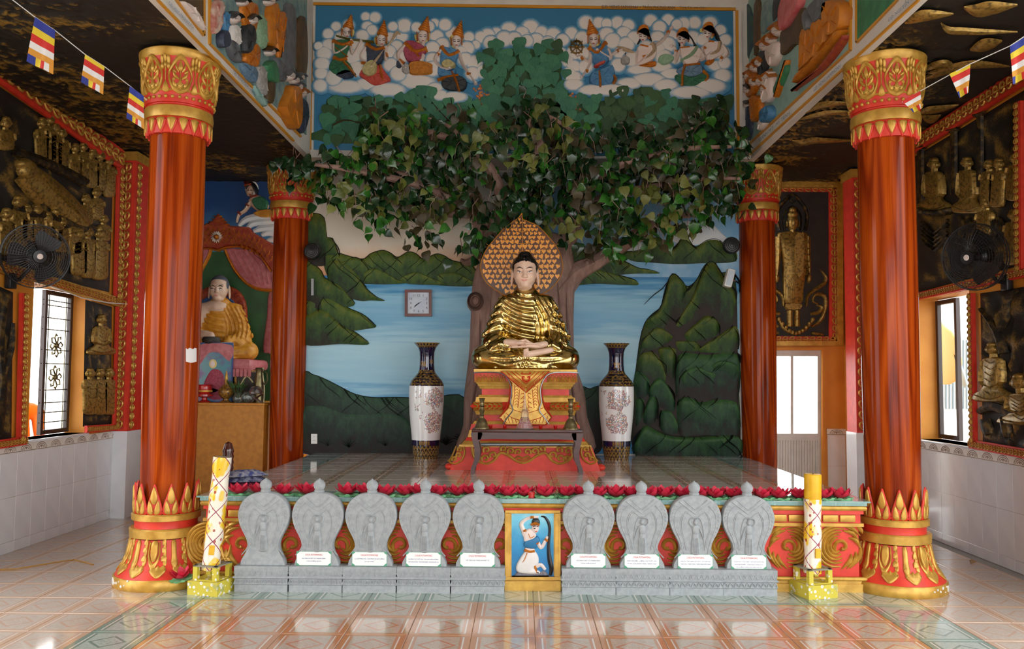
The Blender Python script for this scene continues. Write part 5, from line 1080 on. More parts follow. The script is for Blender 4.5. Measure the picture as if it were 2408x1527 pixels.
def clouds(f, lobes, h):
    b = MB(); lobes = sorted(lobes, key=lambda q: q[1])
    for i, L in enumerate(lobes):
        cx, cy, r = L[:3]; ry = L[3] if len(L) > 3 else r; (u, w_), s = f((cx, cy))[0], 4.42; b.dome(PU, u, w_, r / s * 1.4, ry / s * 1.3, h + .0018 * i, 0, 14, ((1, -.1), (.96, .5), (.74, .85), (.45, .97)))
    me = b.mesh('cloud'); nv = 14 * 4 + 1; hg = ([1.] * 28 + [.72] * 14 + [.05] * 14 + [0.]) * len(lobes); at = me.attributes.new('hgt', 'FLOAT', 'POINT'); at.data.foreach_set('value', hg); obj('cloud', me, 'cloud_relief', sky)
clouds(za, [(630, 180, 50), (730, 190, 60), (320, 290, 55), (450, 270, 60), (650, 290, 60), (240, 370, 60), (600, 390, 70), (700, 330, 60), (920, 290, 55), (1040, 280, 80), (1170, 300, 60), (1300, 290, 60), (1470, 270, 70), (1360, 250, 50), (250, 490, 75), (140, 500, 50), (200, 580, 80), (380, 420, 80), (180, 690, 80), (170, 790, 70), (160, 920, 75), (300, 840, 90), (550, 500, 80), (500, 620, 90), (620, 580, 90), (540, 740, 90)], .02)
clouds(za, [(900, 400, 60), (960, 500, 70), (1000, 390, 80), (880, 560, 80), (1000, 620, 80), (900, 700, 80), (1380, 390, 75), (1440, 480, 80), (1340, 520, 80), (1340, 640, 80), (1340, 740, 90), (1540, 350, 70), (1720, 400, 60), (1700, 520, 80), (1790, 480, 50), (1680, 640, 80), (1780, 680, 90), (1870, 770, 80), (1760, 790, 80), (980, 790, 90), (1640, 560, 70), (1500, 620, 80)], .02)
clouds(za, [(430, 930, 190, 75), (660, 900, 130, 70), (870, 960, 190, 75), (1180, 880, 190, 85), (1060, 800, 120, 60), (1360, 950, 90, 70), (1560, 1040, 150, 60), (1420, 1020, 90, 60)], .05)
clouds(za, [(1850, 400, 70), (1920, 380, 80), (2010, 360, 70), (2140, 320, 85), (2090, 420, 90), (2280, 360, 80), (1950, 460, 80), (2330, 440, 70), (2200, 420, 80)], .02)
clouds(zb, [(120, 290, 90), (230, 340, 75), (350, 370, 85), (180, 420, 80), (60, 400, 80), (300, 440, 70), (380, 460, 60)], .02)
clouds(zb, [(540, 350, 70), (690, 240, 80), (820, 240, 65), (900, 250, 60), (1010, 240, 70), (1120, 270, 70), (450, 420, 70), (430, 560, 70), (560, 700, 80), (650, 400, 80), (500, 640, 70), (900, 360, 80), (960, 430, 90), (1080, 350, 80), (1100, 470, 90), (1050, 560, 80), (560, 560, 80), (650, 560, 80), (680, 700, 80), (1020, 680, 80), (560, 820, 90), (520, 760, 70)], .02)
clouds(zb, [(1350, 220, 70), (1530, 210, 65), (1440, 290, 75), (1620, 260, 60), (1690, 250, 70), (1800, 240, 70), (1960, 250, 80), (2060, 320, 65), (2110, 420, 65), (1180, 400, 80), (1420, 400, 80), (1520, 470, 90), (1560, 380, 70), (1420, 520, 90), (1780, 400, 80), (2080, 560, 80), (1150, 620, 90), (1300, 500, 80), (1480, 600, 90), (1600, 620, 60), (2100, 660, 70), (1880, 420, 70)], .02)
clouds(zb, [(760, 940, 160, 60), (950, 940, 190, 65), (1130, 870, 130, 65), (1230, 730, 130, 55), (1330, 830, 180, 75), (1460, 700, 110, 60), (1500, 890, 130, 70), (1750, 965, 210, 70), (1950, 900, 170, 85), (2080, 790, 90, 80), (2040, 690, 110, 60), (1550, 770, 110, 60), (560, 880, 100, 70)], .05)
for nm, c1, c2 in (('d_green', '#1f5a3e', '#2b6f4c'), ('d_navy', '#232b3c', '#38435a'), ('d_red', '#b03a30', '#c2503f'), ('d_blue', '#3a6f9c', '#4c86ad'), ('d_black', '#1c2024', '#30363c'), ('d_pink', '#8c2f48', '#a8485c'), ('d_beige', '#b39a7c', '#c2ab8c'), ('d_mint', '#7fa584', '#92b494'), ('d_slate', '#56748f', '#6a88a0'), ('d_drum', '#c07a1a', '#a8640f'), ('d_straw', '#a39a68', '#bdb27c'), ('d_flute', '#6b6a2c', None), ('d_lotus', '#c5744e', '#d89a5c'), ('d_greyw', '#8d8c88', '#a5a39f')): mat(nm, c1, c2, .55, scale=40)
m = Mt('d_halo'); m.col('#d9c979').set(.6)
def deity(f, lab, head, tip, torso, arms, skirts, gold, items=(), hair=None, cap=False, tm='d_green', S_=.034):
    o = obj('deity_relief', None, None, sky); o['label'] = lab; P = PU; hx, hy, rx, ry, rot = head; rx, ry = rx * 1.12, ry * 1.08; arms = [(p_, [w_ * 1.3 for w_ in ww]) for p_, ww in arms]; gold = [(p_, [w_ * 1.25 for w_ in ww] if hasattr(ww, '__len__') else ww * 1.3) for p_, ww in gold]; (u, w_) = f((hx, hy))[0]; k = 4.42
    MB().dome(P, u, w_ - 2, rx * 1.75 / k, ry * 1.35 / k, S_ * .9).ob('halo', 'd_halo', o)
    if hair: MB().limb(P, f(*hair[0]), [q / k for q in hair[1]], S_ + .012).ob('hair', 'hair_black', o)
    b = MB(); b.dome(P, u, w_, rx / k, ry / k, S_ + .05, rot); b.limb(P, [(u, w_ + ry / k * .7), (u - rot * 6, w_ + ry / k * 1.5)], rx / k * .5, S_ + .015, 1)
    for pts, ww in arms: b.limb(P, f(*pts), [q / k for q in ww], S_ + .045)
    for pts, ww in arms: q = f(*pts)[-1]; b.dome(P, q[0], q[1], 22 / k, 16 / k, S_ + .06)
    b.ob('skin', 'skin_white', o)
    b = MB(); b.puff(P, f(*torso), S_ + .03, 2.5, 3); b.ob('bodice', tm, o)
    for pts, mm in skirts:
        q = MB().puff(P, f(*pts), S_ + .028, 3, 3)
        xs = [p_[0] for p_ in pts]; ys = [p_[1] for p_ in pts]; cx, cy = sum(xs) / len(xs), sum(ys) / len(ys)
        for i in range(0, len(pts)): q.limb(P, f((cx + (pts[i][0] - cx) * .15, cy + (pts[i][1] - cy) * .15), (cx + (pts[i][0] - cx) * .85, cy + (pts[i][1] - cy) * .85)), .9, S_ + .036, 1)
        q.ob('skirt', mm, o)
    b = MB()
    if cap: b.puff(P, f((hx - rx * 1.15, hy - ry * .2), (hx - rx * .9, hy - ry * 1.15), (hx, hy - ry * 1.55), (hx + rx * .9, hy - ry * 1.2), (hx + rx * 1.2, hy - ry * .1), (hx + rx * 1.25, hy + ry * .6), (hx + rx * 1.0, hy + ry * .5), (hx + rx * .8, hy - ry * .45), (hx, hy - ry * .7), (hx - rx * .8, hy - ry * .35)), S_ + .06, 2, 3)
    else:
        for t in np.linspace(0, 1, 7): b.dome(P, *f((hx + (tip[0] - hx) * (.28 + .68 * t) , hy - ry * .55 + (tip[1] - hy + ry * .55) * (.12 + .85 * t)))[0], rx * (1.28 - 1.12 * t) / k, 19 / k * (1.5 - .8 * t), S_ + .055 - .012 * t, rot)
        b.limb(P, f(tip, (tip[0] * .6 + hx * .4, tip[1] * .6 + hy * .4)), [.8, 2.5], S_ + .05, 1)
        for s_ in (-1, 1): b.limb(P, f((hx + s_ * rx * 1.1, hy - ry * .4), (hx + s_ * rx * 1.05, hy + ry * .7)), 1.8, S_ + .045, 1)
    for pts, ww in gold: b.limb(P, f(*pts), [q / k for q in ww] if hasattr(ww, '__len__') else ww / k, S_ + .05)
    b.ob('gold_ornament', 'orange_gold', o)
    Q = Pl(1, YU - S_ - .046, (0, -1, 0)); dx = -rot * 8; b = MB()
    for s_ in (-1, 1): b.limb(Q, f((hx + dx + s_ * rx * .15, hy - ry * .02), (hx + dx + s_ * rx * .62, hy - ry * .08)), .55, .006, 1); b.limb(Q, f((hx + dx + s_ * rx * .12, hy - ry * .22), (hx + dx + s_ * rx * .4, hy - ry * .33), (hx + dx + s_ * rx * .7, hy - ry * .22)), .4, .006, 2)
    b.ob('eyes', 'hair_black', o); MB().limb(Q, f((hx + dx - rx * .22, hy + ry * .5), (hx + dx + rx * .22, hy + ry * .5)), .8, .006, 1).ob('lips', 'd_red', o)
    for nm, kind, pts, ww, mm in items:
        b = MB(); (b.limb(P, f(*pts), [q / k for q in ww], S_ + .06) if kind == 'l' else b.puff(P, f(*pts), S_ + .05, 2.5, 3)); b.ob(nm, mm, o)
A = (22, 20, 17, 15)
deity(za, 'deity in green playing a flute, leftmost of the cloud musicians', (435, 350, 42, 60, .15), (487, 180), [(290, 450), (400, 430), (500, 450), (455, 560), (430, 630), (310, 640), (300, 550)], [([(300, 480), (315, 580), (430, 520), (490, 445)], A), ([(480, 510), (505, 600), (590, 450)], (20, 18, 15))], [([(250, 700), (300, 640), (420, 640), (500, 720), (500, 780), (330, 820), (260, 770)], 'd_green'), ([(310, 810), (410, 745), (520, 770), (540, 820), (400, 855)], 'd_navy')],
      [([(290, 450), (400, 490), (500, 450)], 26), ([(300, 620), (370, 650), (440, 630)], 26), ([(400, 660), (470, 740), (540, 830)], (18, 22, 12)), ([(320, 520), (450, 620)], 10), ([(440, 500), (490, 490)], 16)], [('flute', 'l', [(330, 400), (500, 440), (720, 460)], (8, 10, 9), 'd_flute')])
deity(za, 'deity in navy and red playing a long-necked lute', (800, 430, 45, 62, .2), (832, 235), [(640, 480), (760, 500), (840, 530), (820, 640), (780, 700), (660, 690), (640, 580)], [([(640, 520), (585, 620), (650, 690), (700, 730)], A), ([(845, 550), (845, 660), (850, 520)], (20, 18, 15))], [([(560, 800), (640, 700), (780, 700), (850, 780), (900, 870), (740, 930), (620, 860)], 'd_red')],
      [([(640, 480), (740, 540), (840, 520)], 26), ([(790, 700), (800, 800), (830, 890)], (14, 20, 10)), ([(590, 680), (640, 680)], 18), ([(850, 580), (860, 620)], 16)], [('lute_body', 'p', [(600, 740), (640, 680), (710, 650), (760, 700), (750, 790), (680, 830), (610, 800)], 0, 'd_straw'), ('lute_neck', 'l', [(700, 720), (840, 530), (900, 450), (960, 360), (1000, 370)], (26, 14, 12, 18, 10), 'd_beige')], tm='d_navy')
deity(za, 'deity in crimson beating a yellow barrel drum', (1235, 390, 50, 70, .25), (1290, 195), [(1050, 450), (1160, 450), (1280, 530), (1250, 600), (1220, 660), (1080, 670), (1030, 560)], [([(1050, 500), (975, 590), (1010, 690), (1060, 740)], (24, 22, 19, 20)), ([(1240, 590), (1220, 660)], (20, 20))], [([(960, 660), (1000, 640), (1030, 700), (1000, 750), (955, 730)], 'd_navy')],
      [([(1050, 470), (1150, 560), (1280, 530)], 30), ([(1100, 500), (1200, 620)], 16), ([(990, 650), (1040, 690)], 20)], [('drum', 'p', [(1090, 690), (1200, 660), (1330, 690), (1340, 740), (1330, 800), (1200, 812), (1100, 800)], 0, 'd_drum'), ('drum_head', 'p', [(1020, 740), (1060, 690), (1110, 720), (1110, 780), (1060, 805), (1020, 780)], 0, 'd_greyw')], tm='d_pink')
deity(za, 'deity in light blue scattering flowers from a bowl, beside the tree top', (1590, 440, 48, 65, .35), (1642, 238), [(1420, 510), (1530, 520), (1630, 560), (1590, 660), (1560, 720), (1430, 690), (1420, 600)], [([(1430, 550), (1365, 640), (1430, 730), (1520, 740)], (22, 20, 17, 17)), ([(1620, 580), (1650, 680), (1720, 790), (1790, 890)], (20, 18, 15, 13))], [([(1400, 700), (1500, 760), (1580, 740), (1560, 820), (1400, 820)], 'd_blue'), ([(1430, 880), (1480, 830), (1580, 800), (1690, 850), (1690, 940), (1600, 985), (1450, 950)], 'd_black')],
      [([(1430, 510), (1510, 600), (1620, 560)], 28), ([(1390, 860), (1480, 830), (1610, 810)], 16), ([(1540, 770), (1590, 880), (1620, 985)], (14, 18, 14)), ([(1390, 580), (1410, 600)], 22), ([(1700, 790), (1740, 800)], 18)], [('flower_bowl', 'p', [(1430, 680), (1500, 640), (1580, 690), (1550, 740), (1460, 740)], 0, 'd_straw')], tm='d_blue')
deity(zb, 'four-armed deity in blue with a wheel and a red bowl', (765, 410, 48, 65, -.2), (722, 220), [(715, 500), (800, 500), (890, 460), (930, 600), (860, 700), (770, 680), (740, 600)], [([(730, 560), (715, 650), (640, 590), (600, 585)], (18, 16, 13, 12)), ([(740, 580), (720, 680), (640, 810)], (20, 17, 12)), ([(910, 520), (945, 610), (800, 530)], (20, 18, 16)), ([(930, 590), (1010, 540), (1080, 515)], (17, 15, 13))], [([(740, 760), (830, 720), (960, 680), (980, 800), (930, 900), (800, 912), (725, 860)], 'd_blue')],
      [([(715, 500), (800, 560), (890, 450)], 24), ([(820, 740), (830, 840), (830, 915)], (14, 20, 18)), ([(970, 790), (990, 830), (960, 880)], 16), ([(640, 600), (660, 630)], 16), ([(680, 740), (710, 745)], 18), ([(1000, 545), (1020, 530)], 18)], [('red_bowl', 'p', [(765, 690), (830, 650), (885, 640), (870, 680), (780, 710)], 0, 'd_red'), ('water_pot', 'p', [(1040, 620), (1075, 590), (1085, 560), (1100, 590), (1135, 620), (1120, 680), (1050, 680)], 0, 'd_greyw')], tm='d_blue')
HR = lambda x, y, s=1: ([(x - 10, y - 40), (x + 45 * s, y - 10), (x + 60 * s, y + 60), (x + 110 * s, y + 110)], (20, 26, 24, 12))
deity(zb, 'maiden deity raising one arm, with a beige sash', (1270, 375, 48, 60, -.15), None, [(1210, 500), (1300, 480), (1400, 480), (1400, 600), (1290, 680), (1200, 670)], [([(1400, 480), (1480, 420), (1560, 300)], (22, 18, 13)), ([(1215, 540), (1205, 670), (1300, 590)], (20, 20, 15))], [([(1220, 690), (1310, 650), (1400, 640), (1400, 700), (1300, 710)], 'orange_gold')],
      [([(1510, 340), (1540, 350)], 18), ([(1260, 600), (1300, 590)], 18), ([(1240, 480), (1320, 500)], 14)], [('sash', 'l', [(1360, 460), (1380, 540), (1270, 640)], (30, 30, 14), 'd_beige'), ('scarf', 'l', [(1000, 490), (1100, 530), (1190, 560)], (10, 26, 10), 'd_beige')], ([(1215, 470), (1240, 420), (1290, 330), (1340, 400), (1360, 450)], (18, 22, 24, 26, 14)), True, 'skin_white')
deity(zb, 'maiden deity with long black hair holding a green fan', (1672, 405, 48, 60, -.1), None, [(1640, 510), (1740, 490), (1840, 500), (1860, 600), (1800, 690), (1690, 670)], [([(1640, 540), (1600, 660), (1600, 520), (1560, 490)], (20, 20, 15, 10)), ([(1840, 520), (1890, 610), (1800, 600)], (22, 19, 14))], [([(1600, 740), (1700, 680), (1860, 680), (1880, 770), (1800, 810), (1640, 790)], 'd_slate'), ([(1580, 800), (1640, 770), (1760, 800), (1880, 760), (1940, 820), (1870, 880), (1760, 915), (1640, 880)], 'd_green')],
      [([(1700, 680), (1670, 780), (1670, 900)], (16, 20, 16)), ([(1880, 740), (1930, 800), (1900, 850)], 18), ([(1690, 690), (1850, 670)], 16), ([(1590, 540), (1620, 545)], 16), ([(1650, 510), (1740, 500)], 13)], [('sash', 'l', [(1820, 500), (1760, 580), (1650, 640)], (26, 30, 18), 'd_mint'), ('fan', 'p', [(1420, 650), (1440, 590), (1510, 570), (1580, 600), (1570, 650), (1480, 690)], 0, 'd_mint')], ([(1650, 480), (1640, 400), (1690, 340), (1760, 400), (1800, 470), (1840, 510)], (16, 18, 24, 28, 24, 10)), True, 'skin_white')
deity(zb, 'maiden deity with hand on hip, rightmost on the clouds', (1932, 345, 46, 58, -.1), None, [(1880, 480), (1970, 440), (2060, 450), (2100, 560), (2010, 620), (1930, 640)], [([(2080, 480), (2130, 570), (2060, 640)], (22, 19, 14)), ([(1880, 500), (1870, 600), (1960, 560)], (18, 17, 13))], [([(1900, 660), (1940, 620), (2000, 620), (1990, 660), (1940, 690)], 'orange_gold')],
      [([(1890, 500), (1910, 520)], 18), ([(1940, 440), (1990, 450)], 14), ([(2060, 600), (2080, 620)], 16)], [('sash', 'l', [(2050, 450), (2030, 540), (1920, 590)], (30, 30, 12), 'd_beige')], ([(1900, 440), (1900, 340), (1950, 280), (2010, 340), (2050, 420), (2090, 460)], (16, 18, 24, 26, 24, 10)), True, 'skin_white')
# the eight-spoked wheel
b = MB(); cx, cy = 590, 500
for k in range(16): a, c_ = 2 * PI * k / 16, 2 * PI * (k + 1) / 16; b.limb(PU, zb((cx + 62 * math.cos(a), cy + 66 * math.sin(a)), (cx + 62 * math.cos(c_), cy + 66 * math.sin(c_))), 2.6, .08, 1)
for k in range(8): a = PI * k / 4; b.limb(PU, zb((cx, cy), (cx + 82 * math.cos(a), cy + 86 * math.sin(a))), 1.5, .075, 1)
b.dome(PU, *zb((cx, cy))[0], 5, 5, .09); b.ob('wheel', 'bronze', sky)
b = MB()
for k in range(70): u, w_ = 1850 + random.gauss(0, 45), 900 + 270 * random.random(); b.dome(PU, *za((u + (w_ - 900) * .15, w_))[0], 3.2, 3, .035)
for k in range(70): w_ = 840 + 300 * random.random(); u = 600 + random.gauss(0, 45) - (w_ - 840) * .1; b.dome(PU, *zb((u, w_))[0], 3.2, 3, .04)
b.ob('scattered_flowers', 'd_lotus', sky)['kind'] = 'stuff'
# relief leaves of the painted tree
def leaf_mesh(name, curl=.18, tip=1.): 
    half = [(0, 0), (.2, .1), (.4, .07), (.5, -.12), (.47, -.36), (.32, -.6), (.14, -.8), (.05, -.92), (0, -1.12 * tip)]; b = MB(); n = len(half); vs = []
    for i, (x, yy) in enumerate(half):
        zz = -curl * yy * yy * .5
        vs += [(0, yy if i else -.04, zz), (x * .55, yy, zz + .10 * x), (x, yy, zz + .03 * x), (-x * .55, yy, zz + .10 * x), (-x, yy, zz + .03 * x)]
    fs = []
    for i in range(n - 1):
        a, c = i * 5, i * 5 + 5; fs += [(a, c, c + 1, a + 1), (a + 1, c + 1, c + 2, a + 2), (a, a + 3, c + 3, c), (a + 3, a + 4, c + 4, c + 3)]
    b.add(vs, fs); me = b.mesh(name, 70); return me
def leaf_mat(name, c1, c2, vein, rough, coat=0.):
    m = Mt(name); v = m.co(); x, y, z = m.xyz(v); x = x.abs(); rib = ((x * .75 + y) * 7).frac(); i_ = m.new('ShaderNodeObjectInfo'); rnd = X(i_.outputs['Random'])
    c = m.mix((m.noise(v, 3, 2) * .6 + rnd * .5).ss(.3, .8), c1, c2); c = m.mix(((rib < .1) * (x > .03)).mx(x < .025) * .35, c, vein); m.col(c).set(rough, 0, .5, coat); m.bump((rib - .5).abs(), .1, .02)
leaf_mat('relief_leaf_teal', '#2c6b52', '#3d7d5c', '#1c4a3a', .6); leaf_mat('relief_leaf_dark', '#274a2a', '#35592f', '#1b3a22', .6)
lt, ld = leaf_mesh('relief_leaf', .1), leaf_mesh('relief_leaf', .1); lt.materials.append(MATS['relief_leaf_teal']); ld.materials.append(MATS['relief_leaf_dark'])
top = [(1128, 150), (1150, 118), (1200, 104), (1250, 112), (1290, 104), (1325, 125), (1338, 175), (1345, 250), (1345, 300), (1140, 300), (1150, 220), (1130, 180)]
bandp = [(766, 235), (800, 222), (850, 238), (900, 232), (960, 225), (1000, 215), (1060, 235), (1100, 245), (1150, 240), (1350, 240), (1420, 235), (1470, 212), (1510, 215), (1560, 225), (1640, 232), (1700, 228), (1718, 260), (1710, 330), (1690, 350), (775, 340), (762, 300)]
cand = []
for yy in np.arange(112, 350, 19.):
    for xx in np.arange(762, 1722, 24.):
        u, w_ = xx + random.uniform(-9, 9) + (13 if int(yy / 19) % 2 else 0), yy + random.uniform(-7, 7)
        if inside((u, w_), top) or inside((u, w_), bandp): cand.append((u, w_))
cand.sort(key=lambda q: -q[1])
MB().puff(PU, top, .014, 4, 2).ob('foliage_ground', 'relief_leaf_dark', sky); MB().puff(PU, bandp, .014, 4, 2).ob('foliage_ground', 'relief_leaf_dark', sky)
for i, (u, w_) in enumerate(cand[-295:]):
    o = obj('relief_leaf', ld if (u > 1420 and random.random() < .75) or random.random() < .12 else lt, None, sky); k = random.uniform(.125, .165); p = PU.p(u, w_ - 14, .022 + .0006 * (i % 40) + .0001 * i)
    o.location = p; o.scale = (k, k, k * .5); o.rotation_euler = (PI / 2 + random.uniform(-.1, .12), random.uniform(-.6, .6), 0)
m = Mt('twig_paint'); m.col('#4a3a22').set(.7); b = MB()
for pts in ([(770, 305), (810, 285), (850, 290), (880, 270)], [(1010, 235), (1040, 270), (1090, 320)], [(1050, 222), (1068, 245)], [(1380, 232), (1390, 262), (1408, 240)], [(1475, 250), (1470, 285), (1420, 320)], [(1480, 282), (1525, 300), (1530, 280)], [(1710, 275), (1700, 305), (1665, 312)], [(1270, 235), (1290, 270), (1310, 320)], [(1165, 150), (1170, 190), (1150, 210)], [(1265, 165), (1300, 158)], [(1600, 295), (1570, 310), (1575, 325)]): b.limb(PU, pts, [2] + [3.2] * (len(pts) - 2) + [1.2], .06, 3)
b.ob('painted_twigs', 'twig_paint', sky)['kind'] = 'stuff'
# ---------------------------------------------------------------- bodhi tree: plaster trunk on the wall, branches reaching out, artificial leaves
m = Mt('bark'); v = m.co('Object', (1, 1, .25)); n = m.noise(v, 14, 5, .65, .6); n2 = m.noise(m.co(), 3, 3)
c = m.mix(n.ss(.3, .7), '#8c6c60', '#ad8d80'); c = m.mix(n2.ss(.5, .75) * .5, c, '#745a50'); m.col(c).set(.65, 0, .35); m.bump(n, .6, .02)
tree = thing('bodhi_tree', 'bodhi tree with pinkish brown plaster trunk and hanging heart-shaped leaves behind the statue', 'tree')
b = MB()
b.puff(PB, [(1140, 590), (1118, 640), (1110, 690), (1107, 760), (1103, 840), (1092, 930), (1090, 1000), (1082, 1063), (1240, 1066), (1392, 1066), (1380, 980), (1373, 920), (1352, 850), (1348, 760), (1350, 690), (1350, 620), (1330, 560), (1240, 540), (1160, 550)], .16, 20, 4)
b.limb(PB, [(1310, 690), (1350, 645), (1400, 618), (1460, 580), (1520, 548)], [34, 28, 21, 18, 12], .17, 4); b.limb(PB, [(1165, 650), (1142, 580), (1128, 520), (1118, 460)], [26, 22, 19, 15], .17, 4); b.limb(PB, [(1310, 650), (1332, 570), (1362, 500), (1390, 450)], [30, 24, 18, 13], .17, 4); b.limb(PB, [(1240, 600), (1240, 500), (1245, 430)], [30, 24, 16], .15, 4)
b.dome(PB, 1120, 712, 22, 25, .26); b.dome(PB, 1378, 622, 8, 8, .2); b.dome(PB, 1340, 540, 8, 10, .2)
for pts in ([(1130, 740), (1126, 860), (1112, 960), (1105, 1050)], [(1155, 700), (1150, 850), (1140, 1000)], [(1330, 690), (1335, 800), (1345, 920), (1362, 1040)], [(1310, 660), (1318, 780), (1322, 900)], [(1150, 520), (1158, 590), (1150, 680)], [(1130, 600), (1100, 620), (1085, 612)]): b.limb(PB, pts, [5] + [8] * (len(pts) - 2) + [4], .2, 4)
b.ob('trunk', 'bark', tree)
b = MB()
for k in range(3): b.limb(PB, [(1120 + (18 - 5 * k) * math.cos(a), 712 + (20 - 5 * k) * math.sin(a)) for a in np.linspace(0, 2 * PI, 13)], 1.6, .262 - .0 + .006 * k, 2)
b.ob('knot', 'bark', tree)
BR = [[(1150, 520, 10.15), (1090, 480, 9.95), (1000, 440, 9.7), (900, 415, 9.5), (800, 395, 9.4), (720, 385, 9.35)], [(1000, 440, 9.7), (930, 400, 9.5), (860, 375, 9.4)], [(1180, 510, 10.1), (1170, 430, 9.7), (1120, 360, 9.5), (1040, 320, 9.45), (940, 300, 9.45), (850, 300, 9.45)],
      [(1230, 530, 10.1), (1240, 430, 9.7), (1270, 340, 9.5), (1240, 290, 9.5), (1290, 275, 9.48), (1360, 320, 9.45)], [(1310, 520, 10.1), (1360, 450, 9.75), (1430, 400, 9.5), (1520, 370, 9.4), (1620, 350, 9.4), (1720, 345, 9.35)], [(1350, 500, 10.1), (1440, 460, 9.9), (1540, 440, 9.7), (1640, 420, 9.5), (1740, 420, 9.4)],
      [(1490, 555, 10.25), (1560, 515, 10.05), (1650, 500, 9.9), (1720, 490, 9.7)], [(1120, 500, 10.1), (1040, 500, 9.9), (960, 490, 9.7), (880, 480, 9.6)], [(1430, 400, 9.5), (1520, 350, 9.4), (1600, 315, 9.4), (1660, 285, 9.4)], [(1120, 360, 9.5), (1060, 300, 9.45), (1000, 275, 9.45)]]
for q in BR:
    pts = [tuple(PY(y).p(u, w)) for u, w, y in q]; n = len(pts); r0 = .075 if len(q) > 3 and q[0][2] > 9.9 else .035
    sm_ = cr([(*p, r0 * (1 - .75 * i / (n - 1))) for i, p in enumerate(pts)], 4, False); MB().tube([p[:3] for p in sm_], [p[3] for p in sm_], 8).ob('branch', 'bark', tree)
leaf_mat('leaf_dark', '#0f2412', '#1c3d1c', '#2f5a30', .22, .2); leaf_mat('leaf_green', '#1f4c14', '#347023', '#6fa050', .22, .2); leaf_mat('leaf_olive', '#4d5722', '#6e7332', '#8f8f52', .4); leaf_mat('leaf_brown', '#332c1a', '#443c22', '#5d5233', .45)
CAN = [(680, 350), (720, 335), (770, 350), (830, 300), (880, 255), (960, 275), (1040, 245), (1090, 265), (1150, 300), (1200, 250), (1230, 235), (1300, 280), (1400, 310), (1470, 310), (1560, 330), (1640, 265), (1680, 245), (1720, 300), (1750, 345), (1752, 430), (1720, 490), (1640, 515), (1560, 540), (1500, 550), (1440, 500), (1400, 560), (1340, 530), (1290, 500), (1230, 490), (1180, 515), (1130, 530), (1050, 510), (990, 525), (930, 500), (880, 515), (850, 480), (790, 470), (760, 430), (690, 420)]
CNT = [(775, 470), (790, 440), (985, 560), (900, 530), (1085, 585), (1100, 560), (1010, 540), (1150, 560), (1440, 590), (1400, 575), (1500, 575), (1340, 560), (1620, 520), (1690, 480), (1730, 430), (700, 420), (690, 345), (1745, 350), (1240, 515), (1190, 540), (1290, 530), (860, 500), (1560, 560)]
rl = random.Random(11); L = []
while len(CNT) < 262:
    p = (rl.uniform(680, 1755), rl.uniform(235, 560))
    if inside(p, CAN): CNT.append(p)
twg = MB()
for ci, (u, w) in enumerate(CNT):
    up = w < 400; Yc = rl.uniform(9.25, 9.55) if up else rl.uniform(9.3, 10.0); fam = rl.choices(['leaf_dark', 'leaf_green', 'leaf_olive', 'leaf_brown'], [.44, .2, .24, .12])[0]
    if fam == 'leaf_olive': Yc -= .12
    c = PY(Yc).p(u, w); n = rl.randint(7, 12)
    twg.tube([(c[0] + rl.uniform(-.1, .1), c[1] + .1, c[2] + .16), (c[0], c[1], c[2] + .05), (c[0] + rl.uniform(-.04, .04), c[1] - .02, c[2] - .1)], [.006, .004, .002], 4)
    for k in range(n):
        f = fam if rl.random() < .78 else rl.choice(['leaf_dark', 'leaf_dark', 'leaf_green', 'leaf_brown'])
        p = np.array(c) + [rl.gauss(0, .1), rl.gauss(0, .06), rl.gauss(0, .09)]
        if p[2] > 4.1 and p[1] > YU - .12: p[1] = YU - .12 - .2 * rl.random()
        p[1] = min(p[1], 10.15)
        if not -2.36 < p[0] < 2.5: p[2] = min(p[2], 4.04)
        L.append((p, f, rl.uniform(.085, .135), (PI / 2 + rl.gauss(-.25, .5), rl.gauss(0, .7), rl.gauss(0, .8))))
twg.ob('twigs', 'bark', tree)['kind'] = 'stuff'
from mathutils import Euler
L.sort(key=lambda q: q[0][1] - q[2] * 3); LM = {}
for f in ('leaf_dark', 'leaf_green', 'leaf_olive', 'leaf_brown'): LM[f] = leaf_mesh('leaf', .5, 1.12); LM[f].materials.append(MATS[f])
rest = {f: MB() for f in LM}
for i, (p, f, k, r) in enumerate(L):
    if i < 295:
        o = obj('leaf', LM[f], None, tree); o.location = p; o.scale = (k, k, k); o.rotation_euler = r
    else:
        M_ = Matrix.LocRotScale(Vector(p), Euler(r), Vector((k, k, k))); me = LM[f]; rest[f].add([M_ @ q.co for q in me.vertices], [tuple(t.vertices) for t in me.polygons])
# colours of the joined leaves live in world space: plain two-tone versions
for f, c1, c2, rg in (('leaf_dark', '#122a14', '#1f4220', .22), ('leaf_green', '#23541a', '#377426', .22), ('leaf_olive', '#525c26', '#6e7332', .4), ('leaf_brown', '#352e1b', '#463e24', .45)):
    mat(f + '_mass', c1, c2, rg, scale=9); o = rest[f].ob('leaves', f + '_mass', tree, 70); o['kind'] = 'stuff'
